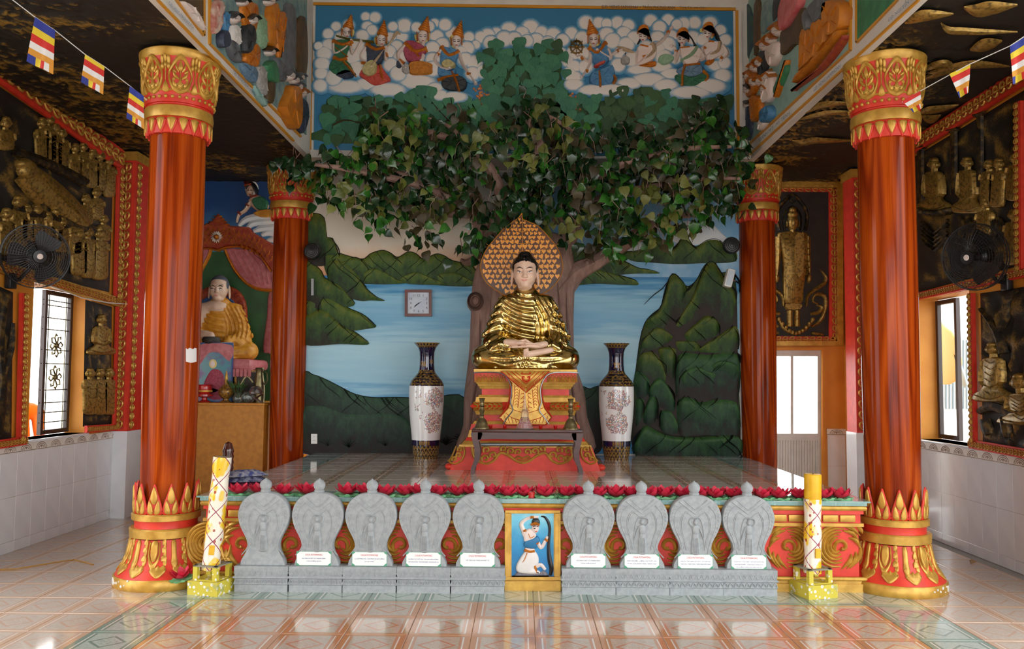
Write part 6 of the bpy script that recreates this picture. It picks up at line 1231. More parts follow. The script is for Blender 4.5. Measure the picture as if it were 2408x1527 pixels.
# ---------------------------------------------------------------- left aisle: painted canopy niche, seated monk statue, yellow altar
zc = Zm(0, 400, 3.181); niche = thing('monk_niche', 'painted relief niche with red canopy and pink curtains at the end of the left aisle', 'mural')
m = Mt('niche_ground'); v = m.co(); x, y, z = m.xyz(v); n = m.noise(v, 4, 4); c = m.mix((z + n * .1 > 3.32), m.mix(n.ss(.3, .7), '#244f2c', '#2f6238'), m.mix((z + n * .5).ss(3.4, 4.2), '#4f93c4', '#16447c')); m.col(c).set(.5)
MB().quad(PAL, 395, 412, 760, 960, .01).ob('painted_panel', 'niche_ground', niche, 0)
for nm, c1, c2 in (('canopy_red', '#8c2a1a', '#a2481f'), ('curtain_pink', '#b0626a', '#c07a7e'), ('ochre_robe', '#b5791a', '#c98f2a'), ('seat_blue', '#2b4f86', None), ('monk_skin', '#cbb09a', '#c2a48c'), ('shaven', '#454a52', None), ('cushion_pink', '#a8585e', '#b96c70'), ('cab_yellow', '#b87a22', '#a86c1a')): mat(nm, c1, c2, .5, scale=18)
P = PAL
o = MB().puff(P, zc((1440, 470), (1560, 400), (1600, 380), (1640, 330), (1680, 380), (1730, 420), (1870, 430), (1900, 470), (2035, 550), (2120, 640), (2120, 800), (2035, 760), (1960, 650), (1880, 590), (1800, 575), (1700, 580), (1640, 605), (1580, 590), (1400, 600)), .07, 4, 2).ob('canopy', 'canopy_red', niche)
b = MB()
for r in range(4):
    for k in range(15 - r):
        u, w = 1500 + 38 * k + 19 * (r % 2), 540 - 27 * r + max(0, k - 6) * 16
        if u < 2060: b.limb(P, zc((u - 17, w - 18), (u - 12, w + 6), (u, w + 14), (u + 12, w + 6), (u + 17, w - 18)), 1.0, .09, 2)
for r in range(4): b.limb(P, zc((1560 + 18 * r, 410 - 20 * r), (1640, 425 - 22 * r), (1720 - 18 * r, 410 - 20 * r)), 1.6, .09, 2)
b.limb(P, zc((1400, 600), (1580, 592), (1640, 606), (1700, 582), (1800, 577), (1880, 592), (1960, 652), (2035, 762)), 2.5, .085, 2); b.ob('canopy_scales', 'orange_gold', o)
b = MB()
for k in range(16): a = 2 * PI * k / 16; b.limb(P, zc((1635 + 14 * math.cos(a), 508 + 14 * math.sin(a)), (1635 + 34 * math.cos(a), 508 + 34 * math.sin(a)), (1635 + 50 * math.cos(a), 508 + 50 * math.sin(a))), [1, 2.4, .5], .11, 2)
b.ob('daisy_petals', 'eye_white', o); MB().dome(P, *zc((1635, 508))[0], 6, 6, .125).ob('daisy_heart', 'orange_gold', o)
for pts, nm in (([(1440, 590), (1580, 600), (1565, 650), (1500, 760), (1440, 800)], 0), ([(1690, 600), (1800, 590), (1900, 600), (2035, 750), (2080, 880), (2030, 900), (1930, 890), (1830, 830), (1750, 730)], 1), ([(2015, 920), (2000, 1100), (1970, 1340), (2010, 1370), (2100, 1360), (2090, 930)], 2)):
    b = MB().puff(P, zc(*pts), .045, 4, 3)
    if nm == 1:
        for k in range(7): b.limb(P, zc((1720 + 38 * k, 606 + 4 * k * k * .3), (1780 + 42 * k, 730 - 4 * k), (1880 + 28 * k, 870 - 3 * k)), 2.2, .065, 3)
    c_ = b.ob('curtain', 'curtain_pink', niche)
    if nm == 1: MB().limb(P, zc((1690, 600), (1750, 730), (1830, 830), (1930, 890), (2080, 905)), 4.5, .07, 3).ob('gold_hem', 'orange_gold', c_)
    if nm == 0: MB().limb(P, zc((1580, 600), (1565, 650), (1500, 770)), 4, .07, 3).ob('gold_hem', 'orange_gold', c_)
o = MB().puff(P, zc((1440, 1300), (1440, 1000), (1530, 890), (1650, 865), (1770, 890), (1840, 980), (1855, 1120), (1850, 1300)), .06, 4, 3).ob('seat_back', 'canopy_red', niche)
MB().puff(P, zc((1460, 1300), (1470, 1040), (1560, 950), (1650, 935), (1740, 960), (1790, 1050), (1795, 1300)), .075, 3, 3).ob('blue_inset', 'seat_blue', o)
b = MB()
for k in range(13): a = PI * 1.02 - k * PI * 1.04 / 12; cx, cy = 1648 + 185 * math.cos(a), 1085 - 195 * math.sin(a); b.limb(P, zc((cx - 20, cy + 14), (cx + 4, cy - 20), (cx + 22, cy + 6)), [2, 5, 1], .09, 3)
b.ob('flame_border', 'canopy_red', o)
# flying spirit scattering flowers over the canopy
o = obj('spirit_relief', None, None, niche); o['label'] = 'painted relief of a flying spirit with red spiked crown on swirling clouds'
MB().dome(P, *zc((1885, 140))[0], 17, 19, .03).ob('halo', 'eye_white', o)
b = MB(); b.dome(P, *zc((1875, 155))[0], 10, 15, .08, .3); b.puff(P, zc((1860, 230), (1930, 190), (2000, 230), (2010, 290), (1940, 310), (1890, 280)), .05, 3, 3); b.limb(P, zc((1880, 240), (1840, 300), (1790, 340), (1775, 395)), [6, 5, 4, 3], .07); b.limb(P, zc((1880, 190), (1900, 225)), 5, .05, 1); b.ob('skin', 'monk_skin', o)
MB().limb(P, zc((1850, 150), (1880, 105), (1915, 140), (1925, 190)), [4, 6, 6, 3], .085, 3).ob('hair', 'hair_black', o); Q9 = PY(YAL - .078); b = MB(); [b.limb(Q9, zc((1850 + dx, 152), (1864 + dx, 150)), .7, .008, 1) for dx in (0, 22)]; b.ob('eyes', 'hair_black', o); MB().limb(Q9, zc((1862, 182), (1876, 180)), .9, .006, 1).ob('lips', 'd_red', o)
b = MB(); [b.limb(P, zc((1850 + 14 * k, 118 - 3 * k), (1812 + 22 * k, 62 + 6 * k)), [3.2, .4], .095, 1) for k in range(4)]; b.limb(P, zc((1840, 125), (1895, 110)), 3, .095, 1); b.limb(P, zc((1880, 205), (1930, 195)), 3, .08, 1); b.limb(P, zc((1850, 260), (1870, 275)), 4, .085, 1); b.limb(P, zc((1790, 320), (1810, 335)), 4, .085, 1); b.ob('crown', 'canopy_red', o)
b = MB(); b.puff(P, zc((1890, 230), (1960, 200), (2010, 240), (2000, 300), (1930, 300)), .075, 3, 3); b.ob('bodice', 'd_green', o); MB().puff(P, zc((1900, 330), (1960, 300), (2050, 300), (2060, 350), (1960, 360)), .07, 3, 3).ob('skirt', 'ochre_robe', o)
b = MB()
for pts in ([(1790, 420), (1850, 370), (1950, 350), (2060, 340)], [(1850, 440), (1900, 400), (2000, 390), (2080, 380)], [(1900, 460), (1960, 440), (2060, 430)], [(1960, 490), (2010, 470), (2080, 480)], [(2000, 530), (2060, 520), (2090, 530)]): b.limb(P, zc(*pts), [5, 9, 10, 8][:len(pts)], .05, 3)
b.ob('cloud', 'cloud_paint', o)
# seated monk statue
YM = 10.85; pm_ = PY(YM).p(513, 846); XM, ZM = pm_[0], pm_[2]
monk = thing('monk_statue', 'seated monk statue in ochre robe with bare shoulder and alms bowl, in the left niche', 'statue', None, (XM, YM, ZM), .12); monk.scale = (.9, .9, .9)
me = rb.data.copy(); me.materials.clear(); obj('robe', me, 'ochre_robe', monk)
me = hd.data.copy(); me.materials.clear(); mh = obj('head', me, 'monk_skin', monk); mh.location = (0, 0, -.03)
Q = SDF((-.2, -.2, .98), (.2, .2, 1.3), .008); x, y, z = Q.g; Q.d = Q.ell((0, .012, 1.085), (.137, .16, .163)); Q.sub(np.maximum(np.maximum(np.abs(x) - .105, z - 1.165 + 1.5 * x ** 2), y + .05), .02); Q.cut(1.04 - z)
obj('shaven_hair', Q.mesh('shaven_hair', lambda V: V + [HX, 0, 0]), 'shaven', mh)
Q = SDF((-.55, -.5, .12), (.3, .25, .86), .011); Q.d = Q.cap((-.12, .0, .74), (-.23, .02, .68), .1, .118); Q.add(Q.cap((-.23, .02, .68), (-.385, -.07, .36), .118, .105), .05); Q.add(Q.cap((-.39, -.1, .34), (-.08, -.36, .34), .095, .055), .04); Q.add(Q.ell((-.02, -.39, .31), (.06, .05, .07)), .03)
for k in range(4): Q.add(Q.cap((-.04 + .025 * k, -.41, .3), (-.03 + .028 * k, -.44, .24), .016, .012), .006)
Q.add(Q.cap((.22, -.3, .2), (-.08, -.4, .17), .05, .035), .03); Q.add(Q.ell((-.02, .0, .74), (.16, .14, .12)), .04); obj('bare_arm', Q.mesh('bare_arm'), 'monk_skin', monk)
t = MB().lathe([(.06, 0), (.11, .04), (.125, .09), (.11, .13), (.095, .135), (.1, .09), (.05, .03)], 24).ob('alms_bowl', 'dark_stone', monk); t.location = (.0, -.43, .17)
bpy.context.view_layer.update()
MS = PS(bvh_of(obj('tmp', hd.data)), fall=PY(YM)); bpy.data.objects.remove(bpy.data.objects['tmp'])
hb = BVHTree.FromPolygons([mh.matrix_world @ q.co for q in mh.data.vertices], [list(p.vertices) for p in mh.data.polygons]); MS = PS(hb, fall=PY(YM - .15))
face_features(mh, MS, zc, [((1568, 872), (1590, 862), (1608, 872)), ((1625, 874), (1648, 864), (1668, 876))], [((1570, 888), (1582, 884), (1596, 888), (1606, 892)), ((1662, 892), (1650, 886), (1636, 890), (1626, 894))], [(1604, 936), (1614, 932), (1626, 935), (1630, 939), (1616, 944)], None, .85)
b = MB().bbox(XM - .5, XM + .55, YM - .42, YM + .36, ZM - .14, ZM - .0, .05); cu = thing('seat_cushion', 'pink padded seat under the seated monk statue', 'cushion'); b.ob('cushion', 'cushion_pink', cu)
b = MB()
for k in range(22): b.bbox(XM - .5 + .05 * k - .022, XM - .5 + .05 * k + .022, YM - .45, YM - .36, ZM - .22, ZM - .12, .01)
b.ob('frilled_valance', 'cushion_pink', cu)
CZ = PY(10.18).p(560, 948)[2]
cab = thing('altar_cabinet', 'plain ochre yellow altar block under the seated monk statue', 'altar'); MB().box(-4.25, -3.1, 10.18, 11.18, 0, CZ - .03).ob('body', 'cab_yellow', cab, 0); MB().bbox(-4.27, -3.09, 10.16, 11.18, CZ - .03, CZ, .006).ob('top', 'cab_yellow', cab); MB().box(XM - .45, XM + .5, YM - .36, YM + .3, CZ, ZM - .14).ob('riser', 'dark_stone', cab, 0)
# things on the altar
zd = Zm(0, 860, 3.181)
def at(u, Y): return PY(Y).p(u, 940)[0]
YA = 10.42
fr = thing('framed_picture', 'framed colour picture of a seated monk in pink, leaning on the altar', 'picture', None, (0, 0, 0)); Pp = PY(10.39); q = [(462, 806), (548, 806), (546, 947), (460, 947)]
MB().poly(Pp, q, .01, -.02).ob('frame', 'seat_blue', fr, 0); m = Mt('print_bg'); v = m.co(); m.col(m.mix(m.noise(v, 5, 2).ss(.4, .6), '#6a4f8c', '#4f93a0')).set(.2, 0, .5, .3); P = PY(10.378)
MB().poly(P, [(465, 810), (545, 810), (543, 944), (463, 944)], .004).ob('print', 'print_bg', fr, 0)
for nm, pts, mm in (('printed_robe', [(475, 920), (490, 880), (505, 868), (525, 880), (530, 930), (500, 940)], 'd_pink'), ('printed_curtain', [(465, 812), (545, 812), (540, 850), (515, 830), (490, 832), (467, 860)], 'curtain_pink'), ('printed_arm', [(478, 905), (500, 912), (515, 918), (500, 925), (480, 920)], 'skin_white')): MB().puff(P, pts, .006, 1, 3, 0).ob(nm, mm, fr)
MB().dome(P, 501, 856, 12, 14, .006).ob('printed_halo', 'd_halo', fr); MB().dome(P, 500, 856, 7, 9, .009).ob('printed_face', 'skin_white', fr)
def lat(name, lab, cat, u, Y, prof, mm, k=.0052 / 3.181, seg=24, part='body'):
    t = thing(name, lab, cat, None, (at(u, Y), Y, CZ)); MB().lathe([(r * k, z * k) for r, z in prof], seg).ob(part, mm, t); return t
mat('red_lacquer', '#b3231c', '#9c1a16', .25, coat=.4); mat('gilt_china', '#9c6f22', '#5d4a2c', .3, .3, 40, lo=.45, hi=.55); m = Mt('clear_glass'); m.col('#dfe8e0').set(.03, 0, .5, 0, .95); mat('silver', '#a9abb0', None, .18, .9); mat('plant_green', '#3a5a2c', '#2c4a22', .5)
t = lat('incense_pot', 'red lacquered incense pot on a red stand, beside the framed picture', 'incense pot', 481, 10.28, [(42, 0), (44, 8), (20, 18), (18, 34), (58, 46), (58, 60), (40, 66), (50, 80), (54, 105), (50, 125), (58, 132), (46, 134), (44, 120)], 'red_lacquer'); MB().lathe([(.089, .13), (.091, .14), (.089, .15)], 24).ob('gold_ring', 'gold_paint', t)
t = lat('ornate_jar', 'slender ornate gilt jar with tall finial on the altar', 'jar', 531, 10.28, [(40, 0), (42, 8), (22, 16), (20, 28), (40, 44), (54, 70), (52, 95), (34, 120), (16, 135), (14, 150)], 'gilt_china'); MB().lathe([(.026, .245), (.018, .27), (.02, .3), (.01, .36), (0, .4)], 16).ob('finial', 'gold_paint', t)
t = lat('plant_vase', 'small clear glass vase with green sprigs on the altar', 'vase', 560, 10.25, [(28, 0), (40, 20), (42, 40), (30, 58), (26, 72), (34, 82)], 'clear_glass', part='glass'); b = MB()
for k in range(14): a = 2 * PI * k / 14; L = .08 + .08 * random.random(); p0 = Vector((0, 0, .05)); p1 = Vector((L * .5 * math.cos(a), L * .4 * math.sin(a), .17)); p2 = Vector((L * math.cos(a), L * .7 * math.sin(a), .2 + .1 * random.random())); b.tube([p0, p1, p2], [.003, .003, .001], 4); b.add([p1, p1 + Vector((.02, 0, .03)), p2, p1 + Vector((-.02, .01, .03))], [(0, 1, 2, 3)])
b.ob('sprigs', 'plant_green', t)
lat('glass_bowl', 'round clear glass bowl beside the plant vase on the altar', 'bowl', 583, 10.3, [(25, 0), (45, 18), (52, 40), (46, 62), (34, 76), (40, 84)], 'clear_glass', part='glass')
t = lat('silver_dome', 'polished silver dome on a folding stand at the right end of the altar', 'dish', 601, 10.28, [(54, 66), (58, 72), (54, 90), (40, 112), (20, 124), (0, 127)], 'silver', part='dome'); b = MB()
for s in (-1, 1): b.tube([(-s * .08, -.03, 0), (s * .08, -.03, .105)], .006, 5).tube([(-s * .08, .03, 0), (s * .08, .03, .105)], .006, 5)
b.ob('folding_stand', 'dark_wood', t)
t = thing('gilt_picture', 'small brown and gilt framed picture behind the glass vase on the altar', 'picture', None, (0, 0, 0)); P = PY(10.43); MB().quad(P, 552, 871, 606, 947, .01, -.02).ob('frame', 'gilt_china', t, 0); MB().quad(PY(10.418), 557, 876, 601, 942, .004).ob('print', 'dark_stone', t, 0); MB().limb(PY(10.415), [(566, 905), (580, 885), (595, 900)], 2, .006, 3).ob('printed_arch', 'd_straw', t)
t = lat('gilt_jug', 'gilt jug with curved handle behind the silver dome on the altar', 'jug', 609, 10.38, [(40, 0), (44, 60), (42, 120), (30, 200), (26, 230), (34, 250), (28, 262)], 'brass'); MB().tube([(.05, 0, .38), (.09, 0, .36), (.1, 0, .28), (.07, 0, .22)], .008, 6).ob('handle', 'brass', t)
# ---------------------------------------------------------------- right aisle end: bronze standing figure in a gold frame, aluminium door
zs = Zm(1700, 380, 3.319); P = PAR; pan = thing('standing_relief', 'bronze relief of a standing robed figure in gold frame above the aluminium door', 'relief panel')
MB().quad(P, 1780, 445, 1953, 798, .03).ob('dark_panel', 'dark_stone', pan, 0)
def fpt(u, v, h): return P.p(u, v, h)
b = MB(); b.poly(P, [(1770, 428), (1978, 430), (1978, 444), (1770, 442)], .07); b.poly(P, [(1964, 430), (1978, 430), (1978, 814), (1964, 814)], .073); b.poly(P, [(1770, 803), (1978, 803), (1978, 814), (1770, 814)], .076); b.ob('outer_frame', 'gold_paint', pan, 0)
b = MB(); b.poly(P, [(1946, 450), (1953, 450), (1953, 800), (1946, 800)], .062); b.poly(P, [(1770, 447), (1953, 447), (1953, 452), (1770, 452)], .06); b.ob('inner_frame', 'red_paint', pan, 0)
N3 = (0, -1, 0); zA, zB = P.p(1959, 447)[2], P.p(1959, 800)[2]; xA, xB = P.p(1785, 600)[0], P.p(1959, 600)[0]
orn_strip(N3, (xB, YAR - .05, zB), (xB, YAR - .05, zA), .1, pan); orn_strip(N3, (xA, YAR - .05, zA + .01), (xB, YAR - .05, zA + .01), .1, pan); orn_strip(N3, (xA, YAR - .05, zB), (xB, YAR - .05, zB), .09, pan)
P = PY(YAR - .03); fg = obj('figure', None, None, pan); fg['label'] = 'bronze standing robed figure with pointed halo'
b = MB(); b.puff(P, zs((420, 575), (480, 550), (540, 545), (600, 550), (660, 575), (668, 700), (645, 850), (625, 1000), (608, 1105), (480, 1105), (466, 980), (462, 860), (455, 740)), .06, 5, 3)
for s, X0 in ((-1, 428), (1, 655)): b.limb(P, zs((X0, 590), (X0 + s * 2, 720), (X0 + s * 10, 850), (X0 + s * 12, 900)), [8, 8, 6, 4], .075, 3); b.dome(P, *zs((X0 + s * 12, 915))[0], 6, 11, .07)
for k in range(9): y0 = 600 + 38 * k; b.limb(P, zs((462 + k * 2, y0), (500, y0 + 26), (548, y0 + 14)), 1.3, .07, 3)
for k in range(9): x0 = 480 + 16 * k; b.limb(P, zs((560 + (x0 - 545) * .4, 890), (x0 + 4, 990), (x0, 1100)), 1.3, .07, 3)
for k in range(6): b.limb(P, zs((625, 620 + 50 * k), (648, 640 + 50 * k), (665, 625 + 50 * k)), 1.2, .085, 2)
b.puff(P, zs((548, 590), (600, 560), (622, 580), (618, 880), (548, 880)), .08, 2, 2); b.puff(P, zs((486, 1108), (605, 1108), (598, 1160), (492, 1160)), .05, 2, 2)
for X0 in (520, 575): b.limb(P, zs((X0, 1165), (X0, 1240), (X0, 1290)), [7, 7, 8], .06, 2)
b.ob('robe', 'bronze', fg)
b = MB(); b.dome(P, *zs((540, 480))[0], 13, 20, .1); b.dome(P, *zs((540, 420))[0], 13, 11, .09); b.dome(P, *zs((540, 385))[0], 9, 9, .08); b.limb(P, zs((540, 530), (540, 565)), 7, .06, 1)
for s in (-1, 1): b.dome(P, *zs((540 + s * 46, 490))[0], 2.5, 9, .06); b.limb(P, zs((540 + s * 12, 462), (540 + s * 34, 460)), 1, .098, 1)
b.limb(P, zs((540, 465), (540, 500)), [1, 2], .112, 1); b.limb(P, zs((526, 512), (554, 512)), 1, .1, 1); b.ob('head', 'bronze', fg)
b = MB(); b.limb(P, zs((440, 540), (420, 460), (430, 380), (480, 310), (540, 262), (600, 310), (645, 380), (655, 460), (640, 540)), 4.5, .04, 3); b.limb(P, zs((480, 540), (470, 460), (490, 390), (540, 350), (590, 390), (612, 460), (600, 540)), 2, .035, 3); b.puff(P, zs((510, 300), (540, 258), (575, 300), (540, 330)), .045, 2, 2); b.ob('halo', 'bronze_dark', fg)
b = MB(); b.limb(P, zs((430, 1220), (470, 1300), (560, 1345), (650, 1305), (702, 1230)), 4, .045, 3)
for k in range(11): t = k / 10; u = 435 + 262 * t; w = 1235 + 105 * math.sin(PI * t); b.dome(P, *zs((u, w))[0], 5, 6, .055)
for s in (1, -1):
    f = lambda *p: zs(*[(560 + s * (x_ - 560), y_) for x_, y_ in p])
    b.limb(P, f((690, 1290), (760, 1240), (800, 1130), (790, 1050), (720, 1040), (700, 1090), (740, 1110)), [3, 5, 5, 5, 4, 3, 2], .045, 3); b.limb(P, f((650, 1130), (660, 1050), (720, 1000), (790, 950), (800, 900), (755, 840)), [3, 4, 5, 5, 4, 1], .045, 3); b.limb(P, f((680, 1190), (740, 1180), (770, 1140), (730, 1120)), [4, 5, 4, 2], .045, 3); b.limb(P, f((690, 1340), (760, 1350), (790, 1360)), [4, 4, 1], .04, 3)
b.ob('lotus_scroll', 'bronze', pan)
# door
dr = thing('door_1', 'white aluminium door with glass panes and ribbed lower panel', 'door'); del dr['category'], dr['label']; dr['kind'] = 'structure'; P = PY(YAR + .06)
b = MB(); b.quad(P, 1760, 824, 1932, 838, .03, -.02); b.quad(P, 1921, 838, 1932, 1160, .031, -.021); b.quad(P, 1760, 1020, 1921, 1036, .029, -.019); b.quad(P, 1858, 838, 1864, 1020, .028, -.018); b.ob('door_frame', 'aluminium', dr, 0)
b = MB()
for k in range(24): b.quad(P, 1770 + 6.4 * k, 1036, 1775 + 6.4 * k, 1170, .012 , -.01)
b.quad(P, 1765, 1036, 1925, 1170, .004, -.01); b.ob('ribbed_panel', 'aluminium', dr, 0)
m = Mt('pane_glass'); m.col('#f4f6f5').set(.02, 0, .5, 0, 1.); m.b.inputs['IOR'].default_value = 1.01
for x0, x1 in ((1770, 1858), (1864, 1922)): MB().quad(P, x0, 838, x1, 1020, .004, -.002).ob('pane', 'pane_glass', dr, 0)
b = MB(); b.quad(PAR, 1932, 824, 1938, 1160, .03, -.02); b.quad(PAR, 1760, 818, 1938, 824, .032, -.02); b.ob('door_casing', 'ochre_paint', dr, 0)
# ---------------------------------------------------------------- bronze story panels on the side walls
z1, z2, z3 = Zm(0, 0, 3.181), Zm(0, 400, 3.181), Zm(0, 860, 3.181); y1, y2, y3 = Zm(1700, 0, 3.319), Zm(1700, 380, 3.319), Zm(1700, 800, 3.319)
def rough_panel(name, P, quad_, h, parent, nx=40, ny=40, amp=.03, sc=6., seed=0.):
    """carved dark ground: a displaced board spanning four pixel corners (clockwise from top left)"""
    vs = []; hg = []
    for j in range(ny + 1):
        for i in range(nx + 1):
            s, t = i / nx, j / ny; a = [quad_[0][k] * (1 - s) + quad_[1][k] * s for k in (0, 1)]; c = [quad_[3][k] * (1 - s) + quad_[2][k] * s for k in (0, 1)]
            u, w = a[0] * (1 - t) + c[0] * t, a[1] * (1 - t) + c[1] * t; p = P.p(u, w); q = Vector((p[0] + p[1], p[2], seed)) * sc
            n = 1 - abs(mn.noise(q)) * 2 + .5 * mn.noise(q * 3); e = min(1, min(i, nx - i, j, ny - j) / 1.5); n = max(0, n) * e
            vs.append(tuple(P.p(u, w, h + amp * n))); hg.append(min(1, n * .5))
    me = bpy.data.meshes.new(name); me.from_pydata(vs, [], [(j * (nx + 1) + i, j * (nx + 1) + i + 1, (j + 1) * (nx + 1) + i + 1, (j + 1) * (nx + 1) + i) for j in range(ny) for i in range(nx)]); me.shade_smooth()
    at_ = me.attributes.new('hgt', 'FLOAT', 'POINT'); at_.data.foreach_set('value', hg); return obj(name, me, 'bronze_relief', parent)
def relief_monk(f, P, hx, hy, r, bh, parent, lean=0., name='monk_figure', k=3.181, kind='stand', hgt=.07):
    """head, shoulders and folded robe carved on a wall, zoom pixels"""
    hgt *= .42
    b = MB(); w = r * 1.55; g = lambda *p: f(*[(hx + lean * (y_ - hy) + x_, y_) for x_, y_ in [(a - hx, c) for a, c in p]])
    if kind == 'sit':
        b.puff(P, g((hx - w * .6, hy + r * 1.4), (hx + w * .6, hy + r * 1.4), (hx + w, hy + r * 2.2), (hx + w * .85, hy + bh * .7), (hx + w * 1.9, hy + bh * .85), (hx + w * 1.7, hy + bh), (hx - w * 1.7, hy + bh), (hx - w * 1.9, hy + bh * .85), (hx - w * .85, hy + bh * .7), (hx - w, hy + r * 2.2)), hgt, 4, 3)
        for s in (-1, 1): b.limb(P, g((hx + s * w * .9, hy + r * 2), (hx + s * w * 1.1, hy + bh * .62), (hx + s * w * .1, hy + bh * .72)), [r * .36 / k, r * .34 / k, r * .26 / k], hgt + .012, 3)
        b.limb(P, g((hx - w * 1.6, hy + bh * .88), (hx, hy + bh * .96), (hx + w * 1.6, hy + bh * .88)), r * .3 / k, hgt + .01, 3)
    else:
        b.puff(P, g((hx - w * .55, hy + r * 1.3), (hx + w * .55, hy + r * 1.3), (hx + w, hy + r * 2.1), (hx + w * .95, hy + bh * .7), (hx + w * .8, hy + bh), (hx - w * .8, hy + bh), (hx - w * .95, hy + bh * .7), (hx - w, hy + r * 2.1)), hgt, 4, 3)
        for s in (-1, 1): b.limb(P, g((hx + s * w * .85, hy + r * 2), (hx + s * w * .9, hy + r * 3.2), (hx + s * r * .15, hy + r * 2.7)), [r * .36 / k, r * .32 / k, r * .2 / k], hgt + .012, 3)
    for q in range(6):
        y0 = hy + r * 2.0 + (bh - r * 2.6) * q / 6; b.limb(P, g((hx - w * .55, y0 - r * .2), (hx + w * .1, y0 + r * .45), (hx + w * .6, y0)), r * .07 / k, hgt + .006, 2)
    b.limb(P, g((hx, hy + r * .8), (hx, hy + r * 1.6)), r * .45 / k, hgt, 1)
    u, v_ = f((hx, hy))[0]; b.dome(P, u, v_, r * .78 / k, r / k, hgt + .024); b.dome(P, u, v_ - r * .75 / k, r * .6 / k, r * .5 / k, hgt + .014)
    for s in (-1, 1): b.limb(P, [(u + s * r * .12 / k, v_), (u + s * r * .5 / k, v_ - r * .05 / k)], r * .09 / k, hgt + .026, 1); b.dome(P, u + s * r * .8 / k, v_ + r * .1 / k, r * .14 / k, r * .42 / k, hgt + .004)
    b.limb(P, [(u, v_ - r * .1 / k), (u, v_ + r * .32 / k)], [r * .06 / k, r * .16 / k], hgt + .031, 1); b.limb(P, [(u - r * .22 / k, v_ + r * .58 / k), (u + r * .22 / k, v_ + r * .58 / k)], r * .08 / k, hgt + .025, 1)
    return b.ob(name, 'bronze', parent)
def strip(P, u0, v0, u1, v1, wpx, parent, h=.03, red=True):
    """framing band between two pixels on a wall: red board, ornament strip on it"""
    p0, p1 = Vector(P.p(u0, v0, h)), Vector(P.p(u1, v1, h)); N = Vector(P.n); e = (p1 - p0).normalized(); c = N.cross(e).normalized(); w = wpx * P.px((u0 + u1) / 2, (v0 + v1) / 2)
    b = MB().prism([p0 - c * w / 2 - N * h, p1 - c * w / 2 - N * h, p1 + c * w / 2 - N * h, p0 + c * w / 2 - N * h], N * h); b.ob('frame_board', 'red_paint' if red else 'gold_paint', parent, 0); return orn_strip(P.n, p0, p1, w * .66, parent)
P = Pl(0, XWL + .03, (1, 0, 0)); lp = thing('story_relief', 'large dark bronze relief of a reclining figure and mourning monks on the left wall', 'relief panel')
rough_panel('carved_ground', P, [(-260, 20), (272, 388), (262, 688), (-260, 560)], -.024, lp, 60, 44, .022, 4.5, 1.)
b = MB(); b.limb(P, z1((150, 1240), (260, 1330), (420, 1470), (560, 1600), (640, 1690)), [16, 26, 30, 26, 14], 0.060, 4); b.dome(P, *z1((190, 1270))[0], 20, 24, 0.085); b.dome(P, *z1((165, 1225))[0], 16, 14, 0.075); b.limb(P, z1((130, 1330), (210, 1440), (280, 1520)), [9, 8, 6], 0.070, 3)
for k in range(9): b.limb(P, z1((270 + 30 * k, 1300 + 30 * k), (330 + 30 * k, 1400 + 28 * k), (420 + 24 * k, 1480 + 24 * k)), 1.4, 0.070, 3)
b.ob('reclining_figure', 'bronze', lp)['label'] = 'bronze reclining figure resting head on hand'
b = MB(); b.limb(P, z1((100, 1130), (300, 1200), (500, 1290), (640, 1370)), 12, 0.040, 2); b.limb(P, z1((100, 1560), (400, 1640), (700, 1730)), 14, 0.035, 2); b.ob('couch', 'bronze_dark', lp)
for hx, hy, r, bh in ((310, 920, 34, 300), (370, 900, 32, 300), (410, 960, 34, 280), (460, 1000, 34, 240), (560, 1110, 32, 230), (620, 1100, 30, 260), (690, 1150, 34, 250), (750, 1170, 32, 250), (815, 1210, 30, 260), (720, 1440, 34, 200), (640, 1490, 34, 190), (40, 920, 40, 200)): relief_monk(z1, P, hx, hy, r, bh, lp, hgt=.05)
for hx, hy, r, bh in ((40, 330, 40, 300), (130, 240, 42, 330), (190, 300, 36, 220), (265, 300, 38, 230), (345, 360, 40, 200), (410, 310, 34, 230), (455, 390, 34, 220), (550, 370, 34, 260), (585, 480, 38, 300), (655, 470, 36, 330), (740, 475, 40, 340), (770, 370, 30, 160)): relief_monk(z2, P, hx, hy, r, bh, lp, hgt=.07)
strip(P, -200, 22, 285, 378, 60, lp); strip(P, 280, 395, 272, 705, 26, lp); strip(P, -120, 592, 282, 713, 26, lp, red=False)
lp2 = thing('story_relief', 'narrow bronze relief of a seated figure and monks between window and red pilaster, left wall', 'relief panel')
rough_panel('carved_ground', P, [(206, 705), (268, 722), (266, 1000), (200, 1004)], -.024, lp2, 16, 40, .02, 7, 3.); relief_monk(z2, P, 755, 1120, 34, 260, lp2, 0, 'seated_figure', kind='sit', hgt=.06)
for hx, hy, r, bh in ((670, 60, 34, 300), (745, 60, 34, 300), (815, 60, 36, 300)): relief_monk(z3, P, hx, hy, r, bh, lp2, hgt=.06)
strip(P, 276, 722, 268, 1006, 20, lp2); strip(P, 198, 1010, 282, 1004, 16, lp2)
lp3 = thing('story_relief', 'bronze tree relief with red frame left of the open window, left wall', 'relief panel')
rough_panel('carved_ground', P, [(-260, 560), (36, 688), (32, 1030), (-260, 1090)], -.02, lp3, 40, 40, .04, 6, 7.); b = MB(); b.limb(P, [(-10, 1020), (5, 900), (0, 800), (15, 700)], [14, 9, 8, 6], 0.045, 4); b.limb(P, [(5, 880), (25, 820), (30, 760)], [7, 5, 3], 0.040, 3); b.ob('tree_carving', 'bronze_dark', lp3); strip(P, 52, 690, 44, 1040, 24, lp3); strip(P, -200, 1075, 56, 1036, 22, lp3)
